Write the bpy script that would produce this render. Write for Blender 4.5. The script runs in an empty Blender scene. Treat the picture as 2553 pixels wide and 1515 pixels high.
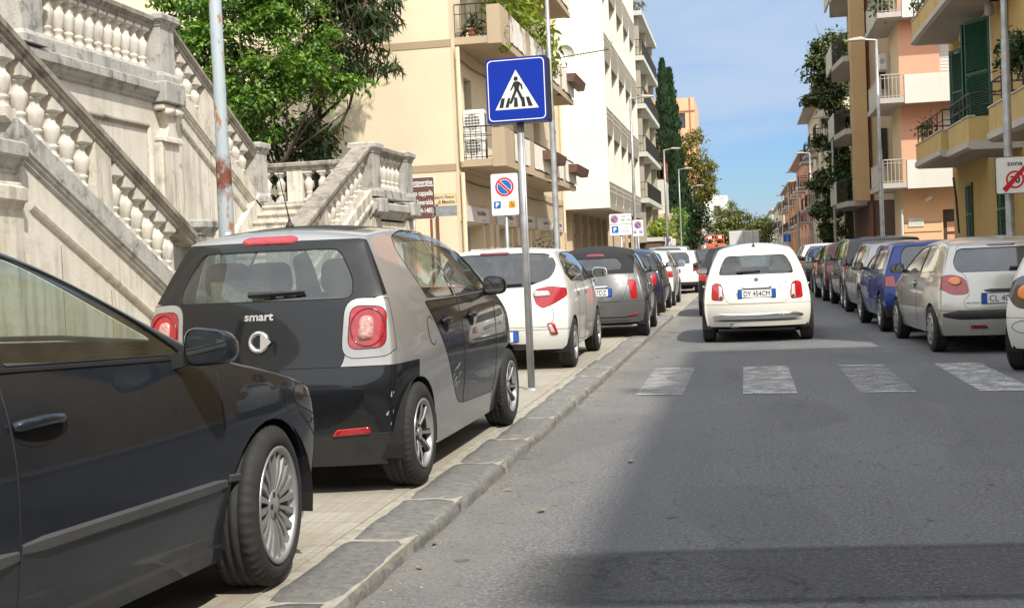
import bpy, bmesh, math, random
from math import sin, cos, pi, radians
from mathutils import Vector, Matrix
from mathutils.bvhtree import BVHTree
random.seed(7)
S = bpy.context.scene
COL = S.collection
# ---------------------------------------------------------------- camera
cam = bpy.data.objects.new("camera", bpy.data.cameras.new("camera")); COL.objects.link(cam)
cam.data.sensor_width = 36.0; cam.data.lens = 43.18
cam.data.clip_start = 0.1; cam.data.clip_end = 3000
_M = ((0.98163614, 0.03660468, 0.18721803), (0.18571473, 0.04090633, -0.98175186), (-0.04359511, 0.99849225, 0.0333571))
cam.matrix_world = Matrix.Translation((0, 0, 1.31)) @ Matrix(_M).to_4x4()
S.camera = cam
# ---------------------------------------------------------------- light
SUN = Vector((0.53, -0.72, 1.0)).normalized()          # towards the sun
sun_el = math.asin(SUN.z); sun_az = math.atan2(SUN.x, SUN.y)
sd = bpy.data.lights.new("sun", 'SUN'); sd.energy = 4.0; sd.angle = radians(0.9); sd.color = (1.0, 0.93, 0.82)
so = bpy.data.objects.new("sun", sd); COL.objects.link(so)
so.rotation_euler = SUN.to_track_quat('Z', 'Y').to_euler(); so.location = (20, -40, 40)
w = bpy.data.worlds.new("World"); S.world = w; w.use_nodes = True
nt = w.node_tree; nt.nodes.clear()
def N(nt, t, **k):
    n = nt.nodes.new(t)
    for a, b in k.items():
        if a in ('i',):
            for kk, v in b.items(): n.inputs[kk].default_value = v
        else: setattr(n, a, b)
    return n
out = N(nt, 'ShaderNodeOutputWorld'); bg = N(nt, 'ShaderNodeBackground', i={'Strength': 0.15})
sky = N(nt, 'ShaderNodeTexSky', sky_type='NISHITA', sun_disc=False, sun_elevation=sun_el, sun_rotation=sun_az,
        air_density=1.0, dust_density=0.6, ozone_density=1.5)
tc = N(nt, 'ShaderNodeTexCoord'); mp = N(nt, 'ShaderNodeMapping'); mp.inputs['Scale'].default_value = (0.8, 1.0, 5.5)
mp.inputs['Rotation'].default_value = (0, radians(-5), 0); mp.inputs['Location'].default_value = (0.35, 0.0, 0.15)
no = N(nt, 'ShaderNodeTexNoise', i={'Scale': 2.1, 'Detail': 8.0, 'Roughness': 0.55, 'Distortion': 0.35})
sx = N(nt, 'ShaderNodeSeparateXYZ'); L = nt.links.new
L(tc.outputs['Generated'], sx.inputs[0]); L(tc.outputs['Generated'], mp.inputs[0]); L(mp.outputs[0], no.inputs['Vector'])
def mathn(op, a, b=None, c=None, clamp=False):
    m = N(nt, 'ShaderNodeMath', operation=op, use_clamp=clamp)
    for k, v in enumerate((a, b, c)):
        if v is None: continue
        if isinstance(v, (int, float)): m.inputs[k].default_value = v
        else: L(v, m.inputs[k])
    return m.outputs[0]
def mrange(v, a, b, c, d):
    m = N(nt, 'ShaderNodeMapRange', i={'From Min': a, 'From Max': b, 'To Min': c, 'To Max': d}); m.interpolation_type = 'SMOOTHSTEP'; L(v, m.inputs[0]); return m.outputs[0]
# thin cloud, more overhead; brighter unseen bank behind the camera, added for fill
south = mrange(sx.outputs['Y'], .75, -.3, 0., .30); high = mrange(sx.outputs['Z'], .06, .16, 0., .22)
cov = mathn('ADD', mathn('ADD', no.outputs['Fac'], south), high)
cl = mrange(cov, .50, .80, 0., .95)
mx = N(nt, 'ShaderNodeMix', data_type='RGBA'); cc = N(nt, 'ShaderNodeMix', data_type='RGBA')
cc.inputs[6].default_value = (2.55, 3.25, 4.25, 1); cc.inputs[7].default_value = (9.0, 9.2, 9.5, 1); L(mrange(sx.outputs['Y'], .8, -.1, 0., 1.), cc.inputs[0])
deep = N(nt, 'ShaderNodeMix', data_type='RGBA', blend_type='MULTIPLY'); deep.inputs[7].default_value = (.35, .47, .66, 1); L(mrange(sx.outputs['Y'], .1, .8, 0., 1.), deep.inputs[0]); L(sky.outputs[0], deep.inputs[6])
L(cl, mx.inputs[0]); L(deep.outputs[2], mx.inputs[6]); L(cc.outputs[2], mx.inputs[7]); L(mx.outputs[2], bg.inputs[0]); L(bg.outputs[0], out.inputs[0])
S.view_settings.view_transform = 'Standard'; S.view_settings.look = 'None'; S.view_settings.exposure = 0.43; S.view_settings.gamma = 1.0
S.cycles.use_denoising = True; S.cycles.max_bounces = 7; S.cycles.transparent_max_bounces = 24
S.cycles.caustics_reflective = False; S.cycles.caustics_refractive = False; S.cycles.sample_clamp_indirect = 6.0
# ---------------------------------------------------------------- materials
MAT = {}
def newmat(name):
    m = bpy.data.materials.new(name); m.use_nodes = True; MAT[name] = m
    return m, m.node_tree, m.node_tree.nodes['Principled BSDF']
def coords(nt, kind='world', scale=(1, 1, 1)):
    if kind == 'world': v = N(nt, 'ShaderNodeNewGeometry').outputs['Position']
    else: v = N(nt, 'ShaderNodeTexCoord').outputs['Object']
    mp = N(nt, 'ShaderNodeMapping'); mp.inputs['Scale'].default_value = scale
    nt.links.new(v, mp.inputs[0]); return mp.outputs[0]
def noise(nt, vec, scale, detail=4, rough=.55, dist=0.):
    n = N(nt, 'ShaderNodeTexNoise', i={'Scale': scale, 'Detail': detail, 'Roughness': rough, 'Distortion': dist})
    nt.links.new(vec, n.inputs['Vector']); return n.outputs['Fac']
def ramp(nt, fac, *stops):
    r = N(nt, 'ShaderNodeValToRGB'); e = r.color_ramp.elements
    while len(e) < len(stops): e.new(0.5)
    for k, (p, c) in enumerate(stops):
        e[k].position = p; e[k].color = (c, c, c, 1) if isinstance(c, (int, float)) else (*c, 1)
    nt.links.new(fac, r.inputs[0]); return r.outputs[0]
def mixc(nt, fac, a, b, mode='MIX'):
    m = N(nt, 'ShaderNodeMix', data_type='RGBA', blend_type=mode)
    for s, v in ((0, fac), (6, a), (7, b)):
        if isinstance(v, (int, float)): m.inputs[s].default_value = v
        elif isinstance(v, tuple): m.inputs[s].default_value = (*v, 1)
        else: nt.links.new(v, m.inputs[s])
    return m.outputs[2]
def bump(nt, p, h, strength=.3, dist=.01):
    b = N(nt, 'ShaderNodeBump', i={'Strength': strength, 'Distance': dist}); nt.links.new(h, b.inputs['Height'])
    nt.links.new(b.outputs[0], p.inputs['Normal']); return b
def plain(name, col, rough=.5, metal=0., var=.12, vs=6., kind='obj', spec=.5, coat=0., bs=0., bd=.004, bscale=60.):
    m, nt, p = newmat(name)
    v = coords(nt, kind)
    if var > 0:
        f = noise(nt, v, vs); lo = tuple(c * (1 - var) for c in col); hi = tuple(min(1, c * (1 + var)) for c in col)
        nt.links.new(ramp(nt, f, (.3, lo), (.7, hi)), p.inputs['Base Color'])
    else: p.inputs['Base Color'].default_value = (*col, 1)
    p.inputs['Roughness'].default_value = rough; p.inputs['Metallic'].default_value = metal
    p.inputs['Specular IOR Level'].default_value = spec
    if coat: p.inputs['Coat Weight'].default_value = coat; p.inputs['Coat Roughness'].default_value = .04
    if bs: bump(nt, p, noise(nt, v, bscale, 3), bs, bd)
    return m
def paint(name, col, metal=.0, rough=.35, coat=1., dust=.15, dustcol=(.30, .295, .285)):
    m, nt, p = newmat(name); v = coords(nt, 'obj')
    f = noise(nt, v, 2.2, 6, .65); f2 = noise(nt, v, 14, 4)
    sp = N(nt, 'ShaderNodeSeparateXYZ'); nt.links.new(v, sp.inputs[0])
    hr = N(nt, 'ShaderNodeMapRange', i={'From Min': .75, 'From Max': .2, 'To Min': .25, 'To Max': 1.0}); nt.links.new(sp.outputs['Z'], hr.inputs[0])
    d = N(nt, 'ShaderNodeMath', operation='MULTIPLY'); nt.links.new(ramp(nt, f, (.3, .2), (.75, 1.)), d.inputs[0]); nt.links.new(hr.outputs[0], d.inputs[1])
    d2 = N(nt, 'ShaderNodeMath', operation='MULTIPLY'); nt.links.new(d.outputs[0], d2.inputs[0]); d2.inputs[1].default_value = dust
    nt.links.new(mixc(nt, d2.outputs[0], col, dustcol), p.inputs['Base Color'])
    p.inputs['Metallic'].default_value = metal; p.inputs['Specular IOR Level'].default_value = .15
    nt.links.new(ramp(nt, f2, (.2, max(.05, rough - .06)), (.8, rough + .08)), p.inputs['Roughness'])
    p.inputs['Coat Weight'].default_value = coat
    r2 = N(nt, 'ShaderNodeMath', operation='MULTIPLY_ADD'); nt.links.new(d2.outputs[0], r2.inputs[0]); r2.inputs[1].default_value = .8; r2.inputs[2].default_value = .03
    nt.links.new(r2.outputs[0], p.inputs['Coat Roughness'])
    bump(nt, p, noise(nt, v, 1.6, 2), .05, .02)
    return m
def glass(name, tint, refl=1.0, dirt=.06):
    m, nt, p = newmat(name); nt.nodes.remove(p); o = nt.nodes['Material Output']
    t = N(nt, 'ShaderNodeBsdfTransparent'); t.inputs[0].default_value = (*tint, 1)
    g = N(nt, 'ShaderNodeBsdfGlossy'); g.inputs['Roughness'].default_value = .02; g.inputs[0].default_value = (.9, .95, 1, 1)
    lw = N(nt, 'ShaderNodeLayerWeight', i={'Blend': .5}); pw5 = N(nt, 'ShaderNodeMath', operation='POWER'); nt.links.new(lw.outputs['Facing'], pw5.inputs[0]); pw5.inputs[1].default_value = 5.; fr = N(nt, 'ShaderNodeMath', operation='MULTIPLY_ADD'); nt.links.new(pw5.outputs[0], fr.inputs[0]); fr.inputs[1].default_value = .92; fr.inputs[2].default_value = .06; ml = N(nt, 'ShaderNodeMath', operation='MULTIPLY_ADD', use_clamp=True); ml.inputs[1].default_value = refl; ml.inputs[2].default_value = .015
    nt.links.new(fr.outputs[0], ml.inputs[0])
    mi = N(nt, 'ShaderNodeMixShader'); nt.links.new(ml.outputs[0], mi.inputs[0]); nt.links.new(t.outputs[0], mi.inputs[1]); nt.links.new(g.outputs[0], mi.inputs[2])
    df = N(nt, 'ShaderNodeBsdfDiffuse'); df.inputs[0].default_value = (.45, .43, .38, 1)
    v = coords(nt, 'obj'); f = ramp(nt, noise(nt, v, 5, 5, .6), (.35, dirt * .3), (.75, dirt * 1.6))
    m2 = N(nt, 'ShaderNodeMixShader'); nt.links.new(f, m2.inputs[0]); nt.links.new(mi.outputs[0], m2.inputs[1]); nt.links.new(df.outputs[0], m2.inputs[2])
    nt.links.new(m2.outputs[0], o.inputs[0]); return m
# ---------------------------------------------------------------- object helpers
def thing(name, label, cat, loc=(0, 0, 0), rz=0., group=None, kind=None):
    o = bpy.data.objects.new(name, None); COL.objects.link(o); o.empty_display_size = .2
    o.location = loc; o.rotation_euler = (0, 0, rz); o['label'] = label; o['category'] = cat
    if group: o['group'] = group
    if kind: o['kind'] = kind
    return o
def tag(o, label, cat, group=None, kind=None):
    o['label'] = label; o['category'] = cat
    if group: o['group'] = group
    if kind: o['kind'] = kind
    return o
def copytree(root, loc=None, rz=None, label=None):
    r = root.copy(); COL.objects.link(r)
    if loc is not None: r.location = loc
    if rz is not None: r.rotation_euler = (0, 0, rz)
    if label: r['label'] = label
    for ch in list(root.children):
        c = ch.copy(); COL.objects.link(c); c.parent = r
        for g in list(ch.children):
            d = g.copy(); COL.objects.link(d); d.parent = c
    return r
class MB:
    def __init__(s): s.v = []; s.f = []; s.m = []; s.cm = 0; s.sm = False; s.smooth = []
    def add(s, vs, fs):
        o = len(s.v); s.v += [tuple(p) for p in vs]
        for f in fs: s.f.append(tuple(i + o for i in f)); s.m.append(s.cm); s.smooth.append(s.sm)
        return s
    def box(s, x0, x1, y0, y1, z0, z1):
        v = [(x, y, z) for z in (z0, z1) for y in (y0, y1) for x in (x0, x1)]
        return s.add(v, [(0, 2, 3, 1), (4, 5, 7, 6), (0, 1, 5, 4), (2, 6, 7, 3), (0, 4, 6, 2), (1, 3, 7, 5)])
    def cbox(s, c, d, M=None):
        v = [Vector(((x - .5) * d[0], (y - .5) * d[1], (z - .5) * d[2])) for z in (0, 1) for y in (0, 1) for x in (0, 1)]
        v = [((M @ p) if M else p) + Vector(c) for p in v]
        return s.add(v, [(0, 2, 3, 1), (4, 5, 7, 6), (0, 1, 5, 4), (2, 6, 7, 3), (0, 4, 6, 2), (1, 3, 7, 5)])
    def bbox(s, x0, x1, y0, y1, z0, z1, b=.02):       # box with chamfered vertical and horizontal edges
        r = [(x0 + b, y0), (x1 - b, y0), (x1, y0 + b), (x1, y1 - b), (x1 - b, y1), (x0 + b, y1), (x0, y1 - b), (x0, y0 + b)]
        cx, cy = (x0 + x1) / 2, (y0 + y1) / 2
        def ins(p): return (p[0] + (b if p[0] < cx else -b) * .7, p[1] + (b if p[1] < cy else -b) * .7)
        R = [[(*ins(p), z0) for p in r], [(*p, z0 + b) for p in r], [(*p, z1 - b) for p in r], [(*ins(p), z1) for p in r]]
        return s.rings(R, True)
    def rings(s, R, caps=False, close=True):
        n = len(R[0]); v = [p for r in R for p in r]; f = []
        for a in range(len(R) - 1):
            for k in range(n if close else n - 1):
                k2 = (k + 1) % n; f.append((a * n + k, a * n + k2, (a + 1) * n + k2, (a + 1) * n + k))
        if caps: f.append(tuple(range(n))[::-1]); f.append(tuple((len(R) - 1) * n + k for k in range(n)))
        return s.add(v, f)
    def tube(s, pts, r, n=8, caps=True):
        pts = [Vector(p) for p in pts]; R = []; up = None
        rr = r if isinstance(r, (list, tuple)) else [r] * len(pts)
        for k, p in enumerate(pts):
            d = (pts[min(k + 1, len(pts) - 1)] - pts[max(k - 1, 0)]).normalized()
            if up is None: up = Vector((0, 0, 1)) if abs(d.z) < .9 else Vector((1, 0, 0))
            a = d.cross(up).normalized(); b = a.cross(d).normalized(); up = b
            R.append([tuple(p + a * (rr[k] * cos(2 * pi * t / n)) + b * (rr[k] * sin(2 * pi * t / n))) for t in range(n)])
        return s.rings(R, caps)
    def lathe(s, prof, n=16, c=(0, 0, 0), ax='z', caps=True):
        R = []
        for r, h in prof:
            ring = []
            for t in range(n):
                a = 2 * pi * t / n; u, w_ = r * cos(a), r * sin(a)
                ring.append((c[0] + u, c[1] + w_, c[2] + h) if ax == 'z' else ((c[0] + h, c[1] + u, c[2] + w_) if ax == 'x' else (c[0] + w_, c[1] + h, c[2] + u)))
            R.append(ring)
        return s.rings(R, caps)
    def prism(s, poly, lo, hi, ax='y'):               # poly is 2-D; ax is the extrusion axis
        n = len(poly)
        def P(p, h): return (h, p[0], p[1]) if ax == 'x' else ((p[0], h, p[1]) if ax == 'y' else (p[0], p[1], h))
        v = [P(p, lo) for p in poly] + [P(p, hi) for p in poly]
        f = [tuple(range(n)), tuple(range(2 * n - 1, n - 1, -1))] + [(k, k + n, (k + 1) % n + n, (k + 1) % n) for k in range(n)]
        return s.add(v, f)
    def build(s, name, mat, parent=None, smooth=None, fixn=True):
        me = bpy.data.meshes.new(name); me.from_pydata(s.v, [], s.f)
        mats = mat if isinstance(mat, (list, tuple)) else [mat]
        for q in mats: me.materials.append(MAT[q] if isinstance(q, str) else q)
        if len(mats) > 1: me.polygons.foreach_set('material_index', s.m)
        me.polygons.foreach_set('use_smooth', [(x if smooth is None else smooth) for x in s.smooth])
        if fixn:
            bm = bmesh.new(); bm.from_mesh(me); bmesh.ops.recalc_face_normals(bm, faces=bm.faces); bm.to_mesh(me); bm.free()
        me.update()
        o = bpy.data.objects.new(name, me); COL.objects.link(o)
        if parent: o.parent = parent
        return o
def bevel(o, wd=.01, seg=2, ang=35):
    m = o.modifiers.new('b', 'BEVEL'); m.width = wd; m.segments = seg; m.limit_method = 'ANGLE'; m.angle_limit = radians(ang); return o
def roundpoly(P, r, n=4):
    out = []
    for k in range(len(P)):
        a, b, c = Vector(P[k - 1]), Vector(P[k]), Vector(P[(k + 1) % len(P)])
        rr = r[k] if isinstance(r, (list, tuple)) else r
        d1, d2 = (a - b), (c - b); t = min(rr, d1.length * .45, d2.length * .45)
        if t < 1e-4: out.append(tuple(b)); continue
        p, q = b + d1.normalized() * t, b + d2.normalized() * t
        for i in range(n + 1):
            u = i / n; out.append(tuple(p * (1 - u) ** 2 + b * 2 * u * (1 - u) + q * u * u))
    return out
def circ(cx, cy, rx, ry=None, n=24, a0=0.):
    ry = ry or rx
    return [(cx + rx * cos(a0 + 2 * pi * k / n), cy + ry * sin(a0 + 2 * pi * k / n)) for k in range(n)]
_txt = {}
def text_geo(body, bold=0.):
    """2-D letters as (verts, faces), unit cap height about .7, left bottom at origin"""
    if (body, bold) in _txt: return _txt[(body, bold)]
    cu = bpy.data.curves.new('t', 'FONT'); cu.body = body; cu.size = 1.0; cu.fill_mode = 'FRONT'; cu.offset = bold; cu.resolution_u = 3
    o = bpy.data.objects.new('t', cu); COL.objects.link(o)
    dg = bpy.context.evaluated_depsgraph_get(); me = bpy.data.meshes.new_from_object(o.evaluated_get(dg))
    v = [tuple(p.co) for p in me.vertices]; f = [tuple(p.vertices) for p in me.polygons]
    bpy.data.objects.remove(o); bpy.data.curves.remove(cu); bpy.data.meshes.remove(me)
    _txt[(body, bold)] = (v, f); return v, f
def text(mb, body, c, h, wid=None, face='-y', bold=.0, align='c', sx=1.):
    """letters centred at c=(x,y,z), cap height h, lying in the xz plane seen from -y (or '+x')"""
    v, f = text_geo(body, bold)
    xs = [p[0] for p in v]; x0, x1 = min(xs), max(xs); k = h / .7; kx = k * sx
    if wid: kx = wid / (x1 - x0)
    off = (x0 + x1) / 2 if align == 'c' else (x0 if align == 'l' else x1)
    V = []
    for p in v:
        a, b = (p[0] - off) * kx, (p[1] - .35) * k
        V.append((c[0] + a, c[1], c[2] + b) if face == '-y' else (c[0], c[1] + a, c[2] + b))
    mb.add(V, f)
# ---------------------------------------------------------------- shared materials
paint('paint_black', (.006, .007, .009), .0, .3, .7, .03)
paint('paint_navy', (.009, .012, .019), .0, .3, 1., .08)
paint('paint_night', (.012, .016, .035), .0, .3, 1., .08)
paint('paint_silver', (.34, .34, .34), .45, .36, 1., .2)
paint('paint_champagne', (.46, .45, .41), .5, .34, 1., .2)
paint('paint_white', (.66, .66, .64), .0, .3, .8, .08)
paint('paint_cream', (.68, .665, .60), .0, .3, .8, .06)
paint('paint_grey', (.105, .107, .112), .3, .35, 1., .15)
paint('paint_blue', (.004, .032, .22), .1, .3, .7, .04)
paint('paint_red', (.085, .008, .008), .2, .3, 1., .1)
paint('paint_dark', (.022, .022, .024), .1, .35, 1., .2)
paint('paint_teal', (.04, .075, .08), .2, .35, 1., .1)
plain('plastic', (.022, .022, .023), .55, var=.25, vs=9, bs=.15, bd=.002, bscale=180)
plain('plastic_grey', (.06, .06, .062), .5, var=.15)
plain('rubber', (.022, .022, .022), .8, var=.3, vs=12, bs=.3, bd=.003, bscale=90)
plain('seam', (.006, .006, .006), .7, var=0)
plain('cloth_top', (.018, .018, .02), .9, var=.2, vs=20, bs=.3, bd=.002, bscale=400)
plain('well', (.008, .008, .008), .9, var=0)
plain('cabin', (.045, .045, .048), .8, var=.25)
plain('cabin_cream', (.75, .73, .62), .7, var=.1)
plain('chrome', (.75, .75, .74), .12, 1., var=.05)
plain('alloy', (.42, .42, .42), .38, .7, var=.12)
plain('alloy_dark', (.03, .03, .032), .35, .5, var=.1)
plain('mirror', (.55, .58, .58), .03, 1., var=0)
plain('lens_pink', (.46, .24, .21), .15, var=.45, vs=70, coat=1.)
plain('lens_red', (.34, .006, .012), .12, var=.3, vs=30, coat=1.)
plain('lens_dark_red', (.16, .006, .008), .15, var=.3, vs=30, coat=1.)
plain('lens_white', (.50, .45, .44), .15, var=.2, vs=60, coat=1.)
plain('lens_amber', (.75, .20, .03), .15, var=.2, vs=60, coat=1.)
plain('lens_smoke', (.05, .035, .03), .12, var=.2, vs=60, coat=1.)
plain('plate_white', (.74, .75, .74), .35, var=.04)
plain('plate_blue', (.01, .09, .45), .4, var=.05)
plain('ink', (.012, .012, .014), .5, var=0)
plain('badge', (.62, .62, .62), .2, .9, var=.05)
glass('glass_clear', (.80, .86, .82), 1.1, .06)
glass('glass_tint', (.40, .47, .44), 1.3, .06)
glass('glass_side', (.80, .90, .84), 1.5, .05)
glass('glass_dark', (.07, .08, .085), 1.5, .05)
plain('glass_shade', (.035, .045, .055), .08, var=.5, vs=3, coat=1.)
# ---------------------------------------------------------------- vehicle builder
def pw(tab, x):
    if x <= tab[0][0]: return tab[0][1]
    for (a, u), (b, v) in zip(tab, tab[1:]):
        if x <= b:
            t = (x - a) / (b - a); return u + (v - u) * t
    return tab[-1][1]
def cut(bm, poly, ax, ok, tagi, cond=None, inside=True):
    ia, ib = {'x': (1, 2), 'y': (0, 2), 'z': (0, 1)}[ax]
    a0, a1 = min(p[0] for p in poly), max(p[0] for p in poly); b0, b1 = min(p[1] for p in poly), max(p[1] for p in poly)
    def bb(f):
        u = [v.co[ia] for v in f.verts]; w_ = [v.co[ib] for v in f.verts]; return min(u), max(u), min(w_), max(w_)
    F = []
    for f in bm.faces:
        if ok(f):
            q = bb(f)
            if q[1] >= a0 and q[0] <= a1 and q[3] >= b0 and q[2] <= b1: F.append(f)
    n = len(poly)
    for e in range(n):
        p, q = poly[e], poly[(e + 1) % n]
        dx, dy = q[0] - p[0], q[1] - p[1]
        if abs(dx) + abs(dy) < 1e-6: continue
        s0, s1, t0, t1 = min(p[0], q[0]), max(p[0], q[0]), min(p[1], q[1]), max(p[1], q[1])
        fs = []
        for f in F:
            z = bb(f)
            if z[1] < s0 - 1e-4 or z[0] > s1 + 1e-4 or z[3] < t0 - 1e-4 or z[2] > t1 + 1e-4: continue
            d = [(v.co[ia] - p[0]) * dy - (v.co[ib] - p[1]) * dx for v in f.verts]
            if max(d) > 1e-6 and min(d) < -1e-6: fs.append(f)
        if not fs: continue
        co = [0, 0, 0]; no_ = [0, 0, 0]; co[ia], co[ib] = p; no_[ia], no_[ib] = dy, -dx
        geom = set(fs)
        for f in fs: geom.update(f.edges); geom.update(f.verts)
        r = bmesh.ops.bisect_plane(bm, geom=list(geom), dist=1e-5, plane_co=co, plane_no=Vector(no_).normalized())
        old = set(fs)
        F = [f for f in F if f not in old] + [g for g in r['geom'] if isinstance(g, bmesh.types.BMFace)]
    hit = []
    for f in F:
        c = f.calc_center_median(); x, y = c[ia], c[ib]; ins = False
        for e in range(n):
            p, q = poly[e], poly[(e + 1) % n]
            if (p[1] > y) != (q[1] > y) and x < (q[0] - p[0]) * (y - p[1]) / (q[1] - p[1]) + p[0]: ins = not ins
        if ins and (cond is None or f.material_index in cond):
            hit.append(f)
            if tagi is not None: f.material_index = tagi
    return hit
def shell(sp):
    hw = sp['W'] / 2; st = sp['st']; lev = sp['lev']; up = sp['up']; nb = len(lev) - 1; B = sp.get('cols', (-1, -.86, -.45, 0, .45, .86, 1))
    n, m, q = len(st), len(lev) + len(up), len(B)
    Lx = sp['L']; wf = sp['wf']; R, Fr = sp['R'], sp['F']; rb, fb = sp.get('rb', .9), sp.get('fb', .8); kR, kF = sp.get('kR', .12), sp.get('kF', .3); crown = sp.get('crown', .05)
    def P(i, k, j):
        y, T, wst = st[i]; b = B[j]; Te = T - crown
        if k <= nb: z = min(lev[k], Te - .018 * (m - 1 - k))
        else: z0 = min(lev[nb], Te - .018 * (m - 1 - nb)); z = z0 + (Te - z0) * up[k - nb - 1]
        x = b * wst * hw * pw(wf, z)
        if k == m - 1: z = T - crown * b * b
        yy = y
        rr = max(0., 1 - y / rb); yy += rr * pw(R, z)
        if i == 0: yy += kR * abs(b) ** 3
        ff = max(0., 1 - (Lx - y) / fb); yy -= ff * pw(Fr, z)
        if i == n - 1: yy -= kF * abs(b) ** 2.5
        return (x, yy, z)
    bm = bmesh.new(); V = {}
    def gv(i, k, j):
        if (i, k, j) not in V: V[(i, k, j)] = bm.verts.new(P(i, k, j))
        return V[(i, k, j)]
    Q = []
    for i in (0, n - 1):
        for k in range(m - 1):
            for j in range(q - 1): Q.append(((i, k, j), (i, k, j + 1), (i, k + 1, j + 1), (i, k + 1, j)))
    for i in range(n - 1):
        for k in range(m - 1):
            for j in (0, q - 1): Q.append(((i, k, j), (i + 1, k, j), (i + 1, k + 1, j), (i, k + 1, j)))
        for j in range(q - 1): Q.append(((i, m - 1, j), (i + 1, m - 1, j), (i + 1, m - 1, j + 1), (i, m - 1, j + 1)))
    for c in Q: bm.faces.new([gv(*t) for t in c])
    ce = Vector((0, Lx / 2, .5))
    cl = bm.edges.layers.float.new('crease_edge')
    for e in bm.edges:
        ks = [k for k, v in V.items() if v in e.verts]
        if len(ks) == 2 and ks[0][1] == ks[1][1] == m - 1 and ks[0][2] == ks[1][2] and ks[0][2] in (0, q - 1): e[cl] = sp.get('crease', .25)
        if len(ks) == 2 and ks[0][0] == ks[1][0] == 0 and ks[0][2] == ks[1][2] and ks[0][2] in (0, q - 1): e[cl] = sp.get('rcrease', .15)
    bmesh.ops.recalc_face_normals(bm, faces=bm.faces)
    f0 = max(bm.faces, key=lambda f: f.calc_center_median().z)
    if f0.normal.z < 0: bmesh.ops.reverse_faces(bm, faces=bm.faces)
    me = bpy.data.meshes.new('s'); bm.to_mesh(me); bm.free()
    o = bpy.data.objects.new('s', me); COL.objects.link(o)
    md = o.modifiers.new('s', 'SUBSURF'); md.levels = md.render_levels = sp.get('sub', 3)
    dg = bpy.context.evaluated_depsgraph_get(); me2 = bpy.data.meshes.new_from_object(o.evaluated_get(dg))
    bpy.data.objects.remove(o); bpy.data.meshes.remove(me)
    bm = bmesh.new(); bm.from_mesh(me2); bpy.data.meshes.remove(me2)
    for f in bm.faces: f.material_index = 0
    bm.normal_update()
    return bm
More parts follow.
